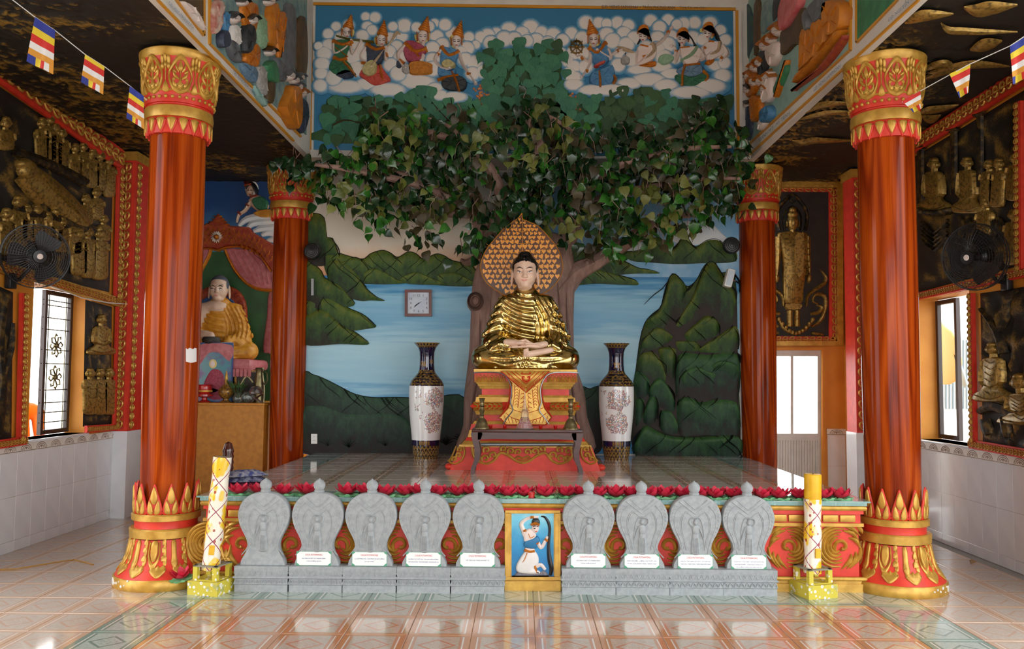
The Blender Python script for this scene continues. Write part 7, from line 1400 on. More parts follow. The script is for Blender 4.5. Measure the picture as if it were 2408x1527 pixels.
# right wall
P = Pl(0, XWR - .03, (-1, 0, 0)); rp = thing('story_relief', 'large dark bronze relief of seated figures and pillars above the right window', 'relief panel')
rough_panel('carved_ground', P, [(2140, 372), (2640, 66), (2640, 560), (2146, 690)], -.024, rp, 50, 40, .016, 3.5, 11.)
for X0, Y0, Y1 in ((1545, 1160, 1640), (1805, 1020, 1520), (2010, 900, 1460)): b = MB(); b.limb(P, y1((X0, Y0), (X0, Y1)), 7, 0.030, 1); b.limb(P, y1((X0 - 40, Y0), (X0 + 40, Y0 - 20)), 6, 0.035, 1); b.ob('pillar_carving', 'bronze_dark', rp)
relief_monk(y2, P, 1655, 20, 42, 370, rp, 0, 'seated_figure', 3.319, 'sit', .09); relief_monk(y2, P, 1915, 10, 40, 390, rp, .02, 'kneeling_figure', 3.319, 'sit', .08)
for hx, hy, r, bh in ((2085, 30, 36, 300), (2160, 20, 38, 330), (2290, -20, 34, 320), (2280, 420, 40, 380), (2060, 330, 40, 260)): relief_monk(y2, P, hx, hy, r, bh, rp, -.05, 'attendant_figure', 3.319, 'stand', .07)
b = MB()
for k in range(8): x0 = 1570 + 32 * k; b.dome(P, *y2((x0, 400 - (k - 3.5) ** 2 * 1.5))[0], 6, 8, .11)
for k in range(5): b.limb(P, y2((1560, 470 + 34 * k), (1660, 560 + 34 * k), (1760, 450 + 34 * k)), 3, 0.030, 2)
for k in range(6): b.limb(P, y2((1850 + 60 * k, 430), (1880 + 60 * k, 500 + 20 * (k % 2)), (1850 + 64 * k, 600)), [4, 8, 4], 0.030, 3)
b.ob('throne_carving', 'bronze_dark', rp); strip(P, 2130, 358, 2640, 32, 46, rp); strip(P, 2400, 240, 2402, 640, 26, rp); strip(P, 2140, 702, 2560, 610, 20, rp)
rp2 = thing('story_relief', 'bronze relief of a seated figure under a tree right of the right window', 'relief panel')
rough_panel('carved_ground', P, [(2300, 690), (2640, 640), (2640, 1120), (2306, 1040)], -.02, rp2, 44, 44, .04, 5, 17.); relief_monk(y3, P, 2120, 70, 46, 410, rp2, 0, 'seated_figure', 3.319, 'sit', .11)
b = MB(); b.limb(P, y2((2200, 1500), (2160, 1350), (2100, 1250), (2010, 1150)), [10, 9, 7, 4], 0.050, 3); b.limb(P, y2((2160, 1330), (2220, 1200), (2240, 1060), (2300, 1000)), [8, 7, 6, 4], 0.050, 3); b.ob('tree_carving', 'bronze_dark', rp2)
b = MB(); b.limb(P, y3((2010, 560), (2120, 520), (2250, 560), (2340, 560)), [8, 12, 12, 8], 0.045, 3); b.ob('rock_carving', 'bronze_dark', rp2)
b = MB(); b.limb(P, y3((2050, 620), (2070, 700), (2090, 740)), [10, 12, 8], 0.045, 3); b.ob('rock_carving', 'bronze_dark', rp2)
b = MB(); b.limb(P, y3((2200, 600), (2220, 700), (2230, 760)), [10, 10, 6], 0.045, 3); b.ob('rock_carving', 'bronze_dark', rp2)
for hx, hy, r, bh in ((2320, 330, 60, 330),): relief_monk(y3, P, hx, hy, r, bh, rp2, .1, 'kneeling_figure', 3.319, 'sit', .09)
strip(P, 2288, 690, 2294, 1042, 22, rp2); strip(P, 2285, 1044, 2600, 1100, 24, rp2)
# ---------------------------------------------------------------- windows: outward casements
def casement(name, x, ya, yb, z0, z1_, mm, grille=True):
    o = obj(name, None); o['kind'] = 'structure'; b = MB(); t = .045
    for y0, y1_, a, c in ((ya, yb, z0, z0 + t), (ya, yb, z1_ - t, z1_), (ya, ya + t, z0 + t, z1_ - t), (yb - t, yb, z0 + t, z1_ - t)): b.box(x - .02, x + .02, y0, y1_, a, c)
    b.ob('window_frame', mm, o, 0)
    if grille:
        b = MB(); ym = (ya + yb) / 2
        for zz in (z0 + .12, z0 + .22, z0 + .32, z0 + .45, z0 + .72, z0 + .86, z1_ - .4, z1_ - .28, z1_ - .15, z1_ - .1): b.tube([(x, ya, zz), (x, yb, zz)], .006, 5)
        for yy in (ya + .1, yb - .1): b.tube([(x, yy, z0), (x, yy, z1_)], .006, 5)
        for zc_ in (z0 + .58, z1_ - .56):
            for k in range(8): a = PI * k / 4 + .2; b.tube([(x, ym + .03 * math.cos(a), zc_ + .03 * math.sin(a)), (x, ym + .09 * math.cos(a + .25), zc_ + .09 * math.sin(a + .25)), (x, ym + .12 * math.cos(a - .1), zc_ + .12 * math.sin(a - .1)), (x, ym + .1 * math.cos(a - .3), zc_ + .1 * math.sin(a - .3))], .009, 5)
            b.ball((x, ym, zc_), .03, 8, 6)
        b.ob('iron_grille', 'brass', o); MB().box(x + .005, x + .008, ya + .03, yb - .03, z0 + .03, z1_ - .03).ob('pane', 'pane_glass', o, 0)
    return o
casement('window_1', XWL - .21, 8.5, 9.03, 1.01, 2.48, 'brown_frame')
o = casement('window_2', XWR + .22, 8.62, 9.05, 1.01, 2.46, 'brown_frame', False); MB().box(XWR + .215, XWR + .225, 8.66, 9.01, 1.05, 2.42).ob('pane', 'pane_glass', o, 0)
# outside: pale building with barred windows and a hung cloth (right), person in orange (left)
mat('outside_white', '#d8dad8', None, .7); mat('outside_grey', '#6f7f86', None, .4); mat('cloth_yellow', '#e3c27a', None, .6); mat('cloth_sky', '#9fc0d6', None, .6); mat('orange_robe', '#d9791c', '#c96a12', .6)
ob_ = thing('white_building', 'pale building with barred grey windows outside the right window', 'building'); XO = 7.2; PO = Pl(0, XO, (-1, 0, 0)); MB().box(XO, XO + .2, 9.5, 18, 0, 6).ob('wall', 'outside_white', ob_, 0)
for q in ((2183, 895, 2208, 962), (2217, 888, 2258, 962), (2266, 800, 2290, 962)):
    w = MB().quad(PO, *q, .02, -.0).ob('window', 'outside_grey', ob_, 0); b = MB(); n = max(2, int((q[2] - q[0]) / 7))
    for k in range(n + 1): b.quad(PO, q[0] + k * (q[2] - q[0]) / n - .8, q[1], q[0] + k * (q[2] - q[0]) / n + .8, q[3], .04)
    b.ob('bars', 'outside_white', w, 0)
P = Pl(0, 5.4, (-1, 0, 0)); t = thing('hung_cloth', 'pale yellow and blue cloth hanging outside the right window', 'cloth'); MB().puff(P, [(2178, 740), (2225, 770), (2250, 800), (2262, 890), (2200, 905), (2180, 880)], .02, 2, 2).ob('yellow_cloth', 'cloth_yellow', t); MB().puff(P, [(2244, 830), (2258, 850), (2276, 905), (2262, 905)], .02, 2, 2).ob('blue_trim', 'cloth_sky', t)
p_ = P.p(2178, 735); MB().tube([p_, (p_[0], p_[1], -.1)], .01, 6).ob('pole', 'grey_metal', t)
XP = -5.6; q = Pl(0, XP, (1, 0, 0)).p(72, 1000); per = thing('person', 'person in orange robe standing outside the left window, mostly hidden by its edge', 'person', None, (XP, q[1] - .34, -.1), .8)
Q = SDF((-.4, -.3, 0), (.4, .3, 1.75), .02); Q.d = Q.cap((0, 0, .06), (0, 0, .8), .24, .19); Q.add(Q.cap((0, 0, .8), (0, 0, 1.3), .19, .15), .06); Q.add(Q.cap((-.17, 0, 1.33), (.17, 0, 1.33), .075), .06); Q.add(Q.cap((-.24, 0, 1.3), (-.28, -.05, .85), .07, .05), .03); Q.add(Q.cap((.24, 0, 1.3), (.28, -.05, .85), .07, .05), .03); obj('robe', Q.mesh('robe'), 'orange_robe', per)
Q = SDF((-.35, -.3, .65), (.35, .3, 1.75), .015); Q.d = Q.ell((0, -.01, 1.58), (.085, .1, .125)); Q.add(Q.cap((0, 0, 1.35), (0, 0, 1.5), .055), .03); Q.add(Q.cap((0, -.1, 1.58), (0, -.115, 1.555), .014, .02), .01)
for s in (-1, 1):
    Q.add(Q.ell((s * .088, 0, 1.57), (.015, .03, .04)), .01); Q.add(Q.cap((s * .28, -.05, .86), (s * .29, -.07, .76), .04, .03), .02)
    for k in range(4): Q.add(Q.cap((s * .29, -.1 + .02 * k, .76), (s * .285, -.11 + .022 * k, .68 + .01 * abs(k - 1.5)), .012), .006)
    Q.add(Q.cap((s * .28, -.1, .8), (s * .25, -.13, .75), .013), .008)
obj('body', Q.mesh('body'), 'monk_skin', per)
# ---------------------------------------------------------------- two wall fans
cc = MB(); P = PZ
for pts, ws in (([(1560, 550), (1640, 510), (1740, 490), (1780, 520), (1700, 550), (1600, 570)], 6), ([(1560, 620), (1700, 560), (1960, 500), (2240, 520)], 8), ([(1520, 880), (1600, 860), (1680, 850), (1840, 820)], 7), ([(1540, 900), (1620, 930), (1700, 900)], 9), ([(1880, 60), (1990, 80), (2100, 60), (2300, 40)], 14), ([(1700, 180), (1760, 230), (1900, 240), (2300, 250)], 6), ([(540, 1100), (640, 1110), (720, 1095), (1040, 1100)], 6), ([(580, 900), (760, 820), (980, 800)], 6), ([(560, 940), (800, 880), (1000, 870)], 4), ([(1930, 390), (2010, 360), (2080, 340), (2180, 320)], 12), ([(1420, 180), (1560, 120), (1800, 110)], 12)): cc.limb(P, y1(*pts), [ws * .15] + [ws] * (len(pts) - 2) + [ws * .1], .03, 4)
cc.ob('flowing_carving', 'bronze', cr_)
def fan(c, d, wallx, lab):
    t = thing('wall_fan', lab, 'fan'); c = Vector(c); d = Vector(d).normalized(); a = d.cross(Vector((0, 0, 1))).normalized(); u = a.cross(d); R = .28; b = MB()
    ringp = lambda r, off: [c + d * off + a * r * math.cos(w) + u * r * math.sin(w) for w in np.linspace(0, 2 * PI, 33)]
    for r, off, th in ((R, 0, .006), (R, -.04, .004), (R * .93, .05, .002), (R * .8, .07, .002), (R * .66, .082, .002), (R * .52, .09, .002), (R * .38, .095, .002), (R * .87, .06, .002), (R * .73, .077, .002), (R * .59, .086, .002), (R * .45, .093, .002), (R * .9, -.08, .002), (R * .7, -.11, .002), (R * .5, -.12, .002)): b.tube(ringp(r, off), th, 4, False)
    for k in range(48):
        w = 2 * PI * k / 48; e = a * math.cos(w) + u * math.sin(w); b.tube([c + e * R * .22 + d * .098, c + e * R * .6 + d * .086, c + e * R * .85 + d * .062, c + e * R], .0016, 3, False)
        if k % 2: b.tube([c + e * R * .3 - d * .13, c + e * R * .75 - d * .1, c + e * R], .0016, 3, False)
    b.ob('cage', 'black_plastic', t)
    b = MB(); rot = d.to_track_quat('Z', 'Y').to_matrix(); hub = MB().lathe([(.055, .0), (.055, .008), (0, .012)], 20); hub.v = [tuple(c + d * .095 + rot @ Vector(q)) for q in hub.v]; hub.ob('badge', 'black_plastic', t)
    hub = MB().lathe([(.025, 0), (.023, .002), (0, .003)], 16); hub.v = [tuple(c + d * .107 + rot @ Vector(q)) for q in hub.v]; hub.ob('badge_sticker', 'skin_white', t)
    for k in range(3):
        bl = MB(); vs = []
        for i in range(7):
            r = .04 + .2 * i / 6; w = 2 * PI * k / 3
            for s in (-1, 1): ww = w + s * (.25 + .35 * math.sin(PI * i / 7)); vs.append(c + (a * math.cos(ww) + u * math.sin(ww)) * r + d * (s * .025))
        bl.add(vs, [(2 * i, 2 * i + 1, 2 * i + 3, 2 * i + 2) for i in range(6)]); bl.ob('blade', 'black_plastic', t)
    mt = MB().lathe([(.0, -.16), (.06, -.15), (.075, -.1), (.07, -.02), (.04, .0), (.03, .08)], 20); mt.v = [tuple(c + d * -.06 + rot @ Vector(q)) for q in mt.v]; mt.ob('motor', 'black_plastic', t)
    back = c - d * .18; w = Vector((wallx, back.y + .05, back.z - .22)); MB().tube([back, back + Vector((0, 0, -.12)), back * .5 + w * .5 + Vector((0, 0, -.1)), w], .018, 8).ob('arm', 'black_plastic', t)
    MB().bbox(w.x - .03, w.x + .03, w.y - .05, w.y + .05, w.z - .07, w.z + .07, .01).ob('wall_plate', 'black_plastic', t); return t
p = Pl(0, -4.28, (1, 0, 0)).p(85, 603); fan(p, (.75, -.7, -.12), XWL + .05, 'black caged wall fan over the open window on the left wall')
p = Pl(0, 3.8, (1, 0, 0)).p(2290, 605); t = fan(p, (-.86, -.5, -.12), XWR - .05, 'black caged wall fan over the bright window on the right wall')
# ---------------------------------------------------------------- nave side walls: painted relief panels over the columns
for nm, c1, c2 in (('n_sky', '#5d7f86', '#7e9a96'), ('n_teal', '#8fb0a8', '#7fa39c'), ('n_grey', '#6a6f74', '#54585e'), ('n_brown', '#5a4428', '#4a3820'), ('n_orange', '#c77a16', '#b3680f'), ('n_pink', '#c95a5c', '#d6787a'), ('n_green', '#2c6a48', '#3a7f55'), ('n_bg', '#2a4a56', '#39604f'), ('n_stripe', '#a34a38', '#c9b6a8')): mat(nm, c1, c2, .55, scale=9)
def side(P, lab, bgm, polys, shapes, heads, name='story_mural'):
    t = thing(name, lab, 'mural')
    for pg, mm in polys: MB().poly(P, pg, .012).ob('painted_panel', mm, t, 0)
    for nm, pts, mm, h in shapes:
        b = MB().puff(P, pts, h, 2.5, 3); xs = [q[0] for q in pts]; ys = [q[1] for q in pts]; cx, cy = sum(xs) / len(xs), sum(ys) / len(ys)
        if nm == 'robe':
            for q in pts: b.limb(P, [(cx + (q[0] - cx) * .2, cy + (q[1] - cy) * .2), (cx + (q[0] - cx) * .8, cy + (q[1] - cy) * .8)], .9, h + .012, 1)
        b.ob(nm, mm, t)
    for (u, v_, r, crown) in heads:
        o = MB().dome(P, u, v_, r * .8, r, .09).ob('face', 'skin_white', t); b = MB(); b.limb(P, [(u - r * .85, v_ - r * .2), (u, v_ - r * .95), (u + r * .85, v_ - r * .2)], r * .42, .1, 3)
        if crown == 'g': b.limb(P, [(u, v_ - r), (u, v_ - r * 1.9)], [r * .5, .5], .1, 1)
        b.ob('crown' if crown == 'g' else 'hair', {'g': 'orange_gold', 'b': 'hair_black', 'n': 'n_grey'}[crown], o); b = MB()
        for s in (-1, 1): b.limb(P, [(u + s * r * .12, v_ + r * .05), (u + s * r * .5, v_)], r * .09, .097, 1)
        b.ob('eyes', 'hair_black', o); MB().limb(P, [(u - r * .18, v_ + r * .5), (u + r * .18, v_ + r * .5)], r * .09, .094, 1).ob('lips', 'd_red', o)
    return t
A = z1
L1 = [(A((1560, 0), (2290, 0), (2285, 1010), (1560, 330)), 'n_sky'), (A((1310, 0), (1515, 0), (1515, 270)), 'n_brown')]
sh = [('robe', A((1570, 20), (1640, 20), (1630, 180), (1590, 250), (1560, 230)), 'n_stripe', .05), ('robe', A((1620, 110), (1665, 90), (1672, 200), (1645, 250)), 'd_blue', .06), ('urn', A((1605, 250), (1650, 225), (1675, 290), (1660, 350), (1610, 350)), 'd_navy', .07), ('robe', A((1690, 190), (1750, 200), (1760, 330), (1700, 320)), 'cloth_white', .06), ('robe', A((1665, 300), (1720, 310), (1765, 400), (1755, 470), (1690, 420)), 'n_grey', .06),
      ('robe', A((1780, 20), (1890, 30), (1900, 160), (1850, 300), (1800, 200)), 'orange_gold', .05), ('robe', A((1790, 200), (1850, 190), (1870, 290), (1830, 390), (1790, 380)), 'd_black', .07), ('robe', A((1800, 400), (1870, 320), (1910, 380), (1890, 500), (1810, 480)), 'orange_gold', .06), ('robe', A((1770, 470), (1850, 480), (1900, 540), (1880, 620), (1820, 590)), 'd_slate', .05), ('robe', A((1890, 120), (1960, 140), (1970, 330), (1920, 350)), 'd_mint', .05),
      ('robe', A((1970, 70), (2040, 30), (2045, 250), (2020, 340), (1980, 320)), 'n_orange', .07), ('robe', A((2045, 120), (2105, 100), (2100, 280), (2070, 420), (2050, 400)), 'orange_gold', .06), ('rock', A((2110, 40), (2180, 60), (2190, 300), (2170, 530), (2110, 520), (2100, 300)), 'n_grey', .05), ('tree', A((2190, 190), (2260, 130), (2280, 400), (2260, 560), (2200, 520)), 'n_brown', .05), ('leaves', A((1950, 490), (2010, 450), (2045, 540), (2040, 620), (1980, 600)), 'n_green', .07),
      ('robe', A((1900, 500), (1960, 520), (1970, 700), (1920, 690)), 'd_greyw', .05), ('trunk', A((1970, 620), (2030, 620), (2020, 760), (1980, 760)), 'n_brown', .05), ('robe', A((2030, 430), (2090, 480), (2110, 600), (2050, 590)), 'n_grey', .06), ('robe', A((2070, 800), (2110, 700), (2130, 640), (2195, 670), (2205, 880), (2165, 970), (2110, 900)), 'n_orange', .1), ('robe', A((2210, 750), (2260, 760), (2275, 880), (2230, 1000), (2200, 900)), 'd_navy', .07), ('robe', A((1880, 640), (1930, 700), (1980, 760), (1960, 800), (1900, 720)), 'n_teal', .04), ('robe', A((1330, 10), (1400, 40), (1470, 130), (1500, 230), (1440, 170), (1380, 90)), 'skin_white', .05)]
hd_ = [(*A((1715, 140))[0], 14, 'b'), (*A((1850, 150))[0], 13, 'b'), (*A((2140, 570))[0], 13, 'n'), (*A((2175, 600))[0], 11, 'n'), (*A((2215, 580))[0], 10, 'n'), (*A((2230, 700))[0], 12, 'g'), (*A((1985, 10))[0], 12, 'n'), (*A((1990, 390))[0], 11, 'b'), (*A((2200, 650))[0], 11, 'n'), (*A((1780, 20))[0], 10, 'b')]
side(PNL, 'painted relief panel of robed people and women on the left wall over the columns', None, L1, sh, hd_)
A = y1
L2 = [(A((145, 60), (280, -60), (1005, -60), (1005, 380), (150, 1180)), 'n_teal'), (A((1050, 0), (1370, 0), (1050, 330)), 'n_green')]
sh = [('trunk', A((150, 100), (230, 60), (260, 300), (200, 500), (160, 900)), 'n_bg', .03), ('trunk', A((260, 40), (310, 20), (300, 340), (260, 420)), 'n_brown', .04), ('door', A((330, 20), (480, 0), (470, 140), (390, 220), (310, 260)), 'n_sky', .03), ('doorway', A((410, 0), (480, 0), (480, 90), (410, 170)), 'd_black', .035), ('cushion', A((480, 100), (530, -40), (650, -40), (640, 60), (560, 180), (500, 240)), 'n_pink', .08), ('rock', A((480, 250), (560, 200), (660, 60), (665, 330), (590, 350), (530, 410), (480, 420)), 'n_brown', .05),
      ('robe', A((660, 260), (720, 220), (760, 260), (760, 420), (700, 560), (650, 560)), 'n_orange', .08), ('robe', A((760, 180), (860, 160), (850, 380), (780, 460), (750, 400)), 'n_orange', .09), ('robe', A((860, 20), (1000, 20), (1000, 200), (920, 280), (860, 230)), 'n_orange', .1), ('robe', A((640, 580), (760, 470), (900, 300), (980, 230), (985, 270), (870, 400), (720, 560), (620, 650)), 'n_orange', .1), ('ground', A((595, 705), (640, 640), (800, 520), (985, 280), (980, 340), (820, 540), (610, 690)), 'canopy_red', .07), ('head_shape', A((690, 120), (730, 70), (740, 200), (710, 240)), 'n_grey', .1), ('head_shape', A((735, 60), (820, -20), (900, 20), (850, 130), (790, 180), (760, 130)), 'n_grey', .1), ('offering', A((430, 680), (520, 500), (530, 560), (450, 735)), 'n_green', .06), ('gold_rail', A((520, 490), (535, 500), (460, 740), (445, 725)), 'orange_gold', .07),
      ('robe', A((195, 900), (230, 800), (250, 980), (225, 1090), (195, 1080)), 'd_navy', .06), ('robe', A((245, 760), (330, 760), (320, 900), (260, 950)), 'orange_gold', .07), ('robe', A((340, 600), (420, 560), (420, 760), (350, 800)), 'skin_white', .08), ('robe', A((340, 870), (400, 820), (425, 870), (410, 930), (350, 960)), 'd_blue', .09), ('robe', A((310, 960), (360, 900), (370, 960), (320, 1020)), 'skin_white', .07), ('robe', A((380, 380), (480, 320), (480, 430), (430, 520), (390, 480)), 'skin_white', .08), ('robe', A((300, 420), (390, 400), (360, 560), (310, 600)), 'd_black', .06), ('robe', A((190, 620), (250, 560), (300, 600), (280, 720), (220, 760)), 'orange_gold', .06)]
hd_ = [(*A((455, 240))[0], 15, 'g'), (*A((400, 310))[0], 12, 'g'), (*A((355, 360))[0], 14, 'g'), (*A((315, 490))[0], 12, 'g'), (*A((275, 530))[0], 12, 'g'), (*A((232, 600))[0], 12, 'g'), (*A((270, 640))[0], 13, 'g'), (*A((325, 640))[0], 13, 'g'), (*A((390, 610))[0], 13, 'g'), (*A((220, 700))[0], 12, 'b'), (*A((360, 700))[0], 11, 'g'), (*A((210, 820))[0], 10, 'b')]
side(PNR, 'painted relief panel of crowned women and orange-robed monks on the right wall over the columns', None, L2, sh, hd_)
for P, sg, lines in ((PNL, 1, [((368, 0), (689, 332)), ((412, 0), (477, 84)), ((492, 104), (706, 322)), ((477, -60), (477, 84)), ((491, -60), (491, 104))]), (PNR, -1, [((2163, 0), (1750, 377)), ((2113, 0), (2017, 100)), ((2002, 117), (1746, 355)), ((2017, -60), (2017, 100)), ((2002, -60), (2002, 117)), ((1744, 18), (1746, 355))])):
    b = MB()
    for (u0, w0), (u1, w1) in lines: L_ = math.hypot(u1 - u0, w1 - w0); nx_, ny_ = -(w1 - w0) / L_ * 2, (u1 - u0) / L_ * 2; b.poly(P, [(u0 - nx_, w0 - ny_), (u1 - nx_, w1 - ny_), (u1 + nx_, w1 + ny_), (u0 + nx_, w0 + ny_)], .016)
    o = struct('trim_%d' % (5 if sg > 0 else 6), b, 'gold_line', None, 0)
    for tx, u, w, L_, d in ((('G.Đ: HENG PANHAVUTH', 420, 36, 96, (64, 66)), ('GĐ: ĐÁNH MINH - HENG SOPHAN', 580, 204, 120, (78, 80))) if sg > 0 else (('GĐ: NGUYỄN THỊ', 2128, 17, 92, (68, -62)), ('GĐ: HENG SAMPHONH', 1950, 183, 90, (66, -60)), ('ĐÁNH MÍT - MỸ TRINH', 1825, 296, 100, (74, -66)))): write('donor_lettering', tx, 'blue_ink', P, u, w, 9, L_ * .72 if 0 else abs(d[0]) * 1.3, o, .02, du=d)
# ---------------------------------------------------------------- prayer flags on strings
for nm, c1 in (('flag_blue', '#27348b'), ('flag_yellow', '#d8bd2a'), ('flag_red', '#c4281f'), ('flag_white', '#dcdad8'), ('flag_orange', '#cf8f2e')): mat(nm, c1, None, .7)
def flag(Y, q, lab, cut=0.):
    t = thing('prayer_flag', lab, 'flag', 'striped flags on strings'); P = PY(Y); TL, TR, BR, BL = q
    f = lambda s, v_: ((TL[0] * (1 - s) + TR[0] * s) * (1 - v_) + (BL[0] * (1 - s) + BR[0] * s) * v_, (TL[1] * (1 - s) + TR[1] * s) * (1 - v_) + (BL[1] * (1 - s) + BR[1] * s) * v_)
    def patch(s0, s1, v0, v1, mm):
        b = MB(); n = 8; vs = []
        for i in range(n + 1):
            s = s0 + (s1 - s0) * i / n
            for v_ in (v0, v1): vs.append(P.p(*f(s, v_), .012 * math.sin(s * 9 + v_ * 2) * (.3 + v_)))
        nv = len(vs); vs += [p + np.array([0, .0012, 0]) for p in vs]
        b.add(vs, [(2 * i, 2 * i + 1, 2 * i + 3, 2 * i + 2) for i in range(n)] + [(nv + 2 * i, nv + 2 * i + 2, nv + 2 * i + 3, nv + 2 * i + 1) for i in range(n)]); b.ob('stripe', mm, t)
    e = [0, .2, .36, .53, .68, .82]; e = [max(0, (x - cut) / (1 - cut)) for x in e]; S5 = ['flag_blue', 'flag_yellow', 'flag_red', 'flag_white', 'flag_orange']
    for k in range(5):
        if e[k + 1] > e[k]: patch(0, 1, e[k], e[k + 1], S5[k])
    for k, (s0, s1) in enumerate(((0, .26), (.26, .52), (.52, .7), (.7, .86), (.86, 1))): patch(s0, s1, e[5], 1, S5[k])
flag(5.55, [(82, 40), (130, 72), (122, 173), (65, 146)], 'striped flag with blue top band, nearest and largest on the left string')
flag(5.85, [(200, 128), (246, 157), (240, 221), (193, 195)], 'striped flag with yellow top edge, middle of the left string', .25)
flag(6.2, [(305, 202), (338, 226), (337, 303), (299, 279)], 'striped flag with blue top band, touching the left column capital')
flag(5.75, [(2375, 108), (2420, 78), (2424, 178), (2379, 200)], 'striped flag with blue top band at the right edge of the picture')
flag(6.0, [(2233, 174), (2282, 150), (2280, 216), (2254, 232)], 'striped flag with yellow top edge in the middle of the right string', .25)
flag(6.25, [(2122, 238), (2164, 214), (2170, 254), (2146, 266)], 'crumpled striped flag against the right column capital', .4)
for lab, pts in (('white cord holding the flags on the left', [(-60, -60, 5.2), (30, 0, 5.4), (82, 40, 5.55), (130, 72, 5.62), (200, 128, 5.85), (246, 157, 5.95), (305, 202, 6.2), (345, 235, 6.45)]), ('white cord holding the flags on the right', [(2470, 45, 5.6), (2375, 108, 5.75), (2282, 150, 5.95), (2233, 176, 6.02), (2164, 214, 6.25), (2122, 240, 6.46)])):
    t = MB().tube([PY(y).p(u, w, -.004) for u, w, y in pts], .0035, 5).ob('flag_cord', 'white_plastic'); tag(t, lab, 'cord')
# ---------------------------------------------------------------- wall clock on the lake mural
P = PY(YB - .02); ck = thing('wall_clock', 'square wooden wall clock showing twenty to eight on the lake mural', 'clock'); mat('clock_wood', '#5a2418', '#6e3020', .3); zk = Zm(700, 480, 2.463)
b = MB(); x0, y0, x1, y1_ = 953, 682, 1016, 745
for q in ((x0, y0, x1, y0 + 6.5), (x0, y1_ - 6.5, x1, y1_), (x0, y0 + 6, x0 + 6.5, y1_ - 6), (x1 - 6.5, y0 + 6, x1, y1_ - 6)): b.quad(P, *q, .045)
b.ob('frame', 'clock_wood', ck, 0); mat('clock_face', '#c9d0da', '#b8c2d2', .3); MB().quad(P, x0 + 4, y0 + 4, x1 - 4, y1_ - 4, .012).ob('face', 'clock_face', ck, 0)
cx, cy = 984.5, 713.5; P2 = PY(YB - .034); b = MB()
for k in range(12):
    a = PI / 6 * (k + 1); s = 1 / max(abs(math.sin(a)), abs(math.cos(a))); r = 18.5
    write('numeral', str(k + 1), 'ink', P2, cx + r * math.sin(a) * min(s, 1.18), cy - r * math.cos(a) * min(s, 1.18), 6, None, ck, .002)
for a, L, w in ((math.radians(228), 15, .9), (math.radians(237), 12, 1.1), (math.radians(60), 8, .5)): b.limb(P2, [(cx, cy), (cx + L * math.sin(a), cy - L * math.cos(a))], [w, w * .6], .006, 1)
b.dome(P2, cx, cy, 1.5, 1.5, .008); b.ob('hands', 'black', ck)
# ---------------------------------------------------------------- speakers, camera, meter, socket, note, cables
bpy.context.view_layer.update()
for u, w, sg, X0, lab in ((735, 592, 1, -2.66, 'round black speaker on the left rear column facing the lake mural'), (1719, 578, -1, 2.66, 'round black speaker on the right rear column facing the lake mural')):
    p = PY(10.12).p(u, w); t = thing('wall_speaker', lab, 'speaker', 'round black speakers', tuple(p)); s = MB().lathe([(0, -.06), (.06, -.055), (.1, -.02), (.104, .02), (.09, .05), (0, .06)], 24); R3 = Matrix.Rotation(PI / 2, 3, 'X') @ Matrix.Rotation(.0, 3, 'Y'); s.v = [tuple(R3 @ Vector(q)) for q in s.v]; s.ob('housing', 'black_plastic', t)
    g = MB()
    for r in (.085, .065, .045, .025): g.tube([(r * math.cos(a), -.056, r * math.sin(a)) for a in np.linspace(0, 2 * PI, 21)], .003, 4, False)
    g.ob('grille', 'black', t); MB().tube([(0, .05, 0), (-sg * .03, .12, 0), (-sg * .05, .16, .0)], .014, 6).ob('bracket', 'black_plastic', t)
p = PY(10.1).p(1714, 655); t = thing('camera_box', 'white tilted box on a bracket beside the right rear column', 'camera', None, tuple(p)); o = MB().bbox(-.045, .045, -.06, .06, -.11, .11, .012).ob('housing', 'white_plastic', t); o.rotation_euler = (0, .25, 0); MB().tube([(.03, .02, .0), (.1, .1, -.02)], .01, 6).ob('bracket', 'grey_metal', t); o = MB().box(-.03, .03, -.066, -.06, -.09, .09).ob('front_lens', 'grey_metal', t, 0); o.rotation_euler = (0, .25, 0)
t = thing('thermometer', 'thin grey thermometer strip on the mountain mural beside the left rear column', 'thermometer'); P = PY(YB - .1); MB().quad(P, 732, 656, 738, 695, .012, -.02).ob('strip', 'grey_metal', t, 0); b = MB()
for k in range(9): b.quad(P, 732.5, 659 + 4 * k, 735, 659.8 + 4 * k, .014)
b.ob('scale_marks', 'black', t, 0)
t = thing('socket', 'white power socket low on the lake mural near the left rear column', 'socket'); P = PY(YB - .05); MB().quad(P, 732, 1021, 746, 1044, .01, -.04).ob('plate', 'white_plastic', t, 0); b = MB()
for dx, dy in ((-2, 4), (2, 4), (0, -5)): b.dome(P, 739 + dx, 1032 + dy, 1.1, 1.1, .0125)
b.ob('holes', 'black', t)
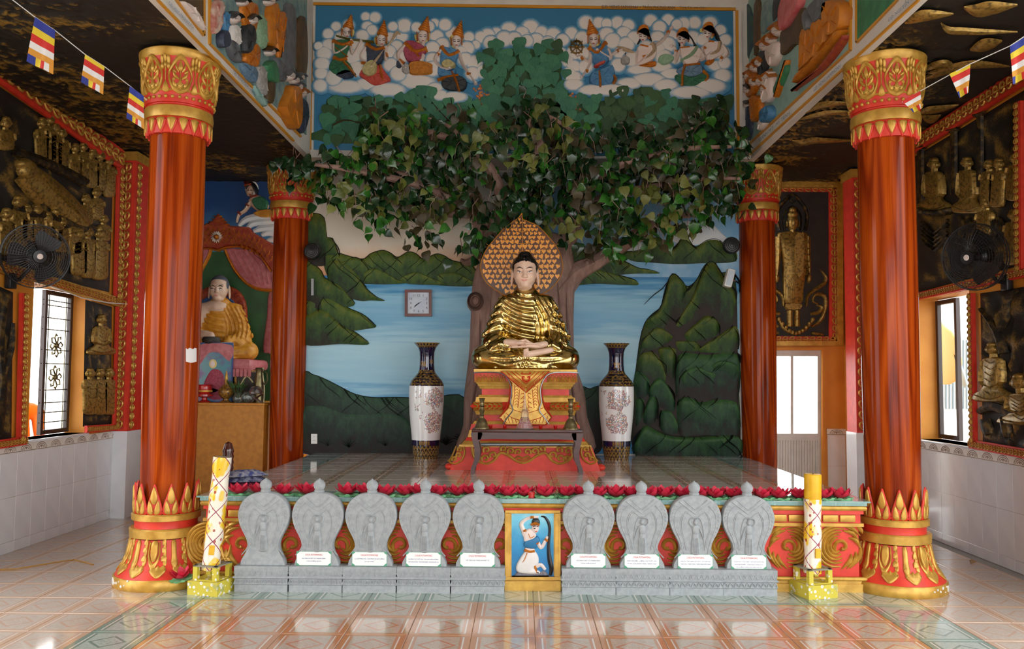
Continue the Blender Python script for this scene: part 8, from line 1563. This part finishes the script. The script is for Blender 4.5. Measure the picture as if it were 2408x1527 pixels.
sh_ = [o for o in bpy.data.objects['column'].children if o.name.startswith('shaft')][0]
SP = PS(BVHTree.FromPolygons([bpy.data.objects['column'].matrix_basis @ q.co for q in sh_.data.vertices], [list(f.vertices) for f in sh_.data.polygons]), fall=PY(6.55))
b = MB(); us = np.linspace(437, 462, 7); vs = [SP.p(u, v_, .004) for u in us for v_ in (820 + 2 * math.sin(u), 852 + 1.5 * math.cos(u * 1.3))]; b.add(vs + [p + np.array([0, .002, 0]) for p in vs], [(2 * i, 2 * i + 1, 2 * i + 3, 2 * i + 2) for i in range(6)] + [(14 + 2 * i, 14 + 2 * i + 2, 14 + 2 * i + 3, 14 + 2 * i + 1) for i in range(6)]); tag(b.ob('paper_note', 'flag_white'), 'torn white paper note stuck on the left front column', 'paper')
t = MB().tube([PWL.p(100, 672, .07), PWL.p(170, 700, .09), PWL.p(230, 712, .1), PWL.p(285, 716, .12), PWL.p(283, 860, .11), PWL.p(279, 1000, .1), PWL.p(277, 1090, .03), PWL.p(268, 1150, .02), PWL.p(255, 1205, .02)], .006, 5).ob('wall_cable', 'white_plastic'); tag(t, 'thin pale cable hanging down the left wall from the fan', 'cable')
mat('straw', '#a8792e', None, .7)
t = MB().tube([(*PG.p(u, w)[:2], .006) for u, w in ((-40, 1345), (40, 1340), (110, 1328), (175, 1318), (220, 1330))], .005, 5).ob('straw_stalk', 'straw'); tag(t, 'long yellow straw stalk on the left aisle floor', 'straw')
t = MB().tube([(*PG.p(u, w)[:2], .005) for u, w in ((2280, 1320), (2288, 1318), (2292, 1324), (2284, 1328), (2282, 1322), (2296, 1323))], .003, 5).ob('wire_scrap', 'straw'); tag(t, 'small curled brown wire scrap on the right aisle floor', 'wire')
t = thing('spray_can', 'green plastic bottle lying between candle box and stele on the floor', 'bottle', None, (*PG.p(548, 1375)[:2], .03)); b = MB().lathe([(.012, -.05), (.02, -.045), (.02, .03), (.008, .045), (.008, .06)], 14); b.v = [(z_, y_, x_) for x_, y_, z_ in b.v]; b.ob('body', 'lotus_green', t)
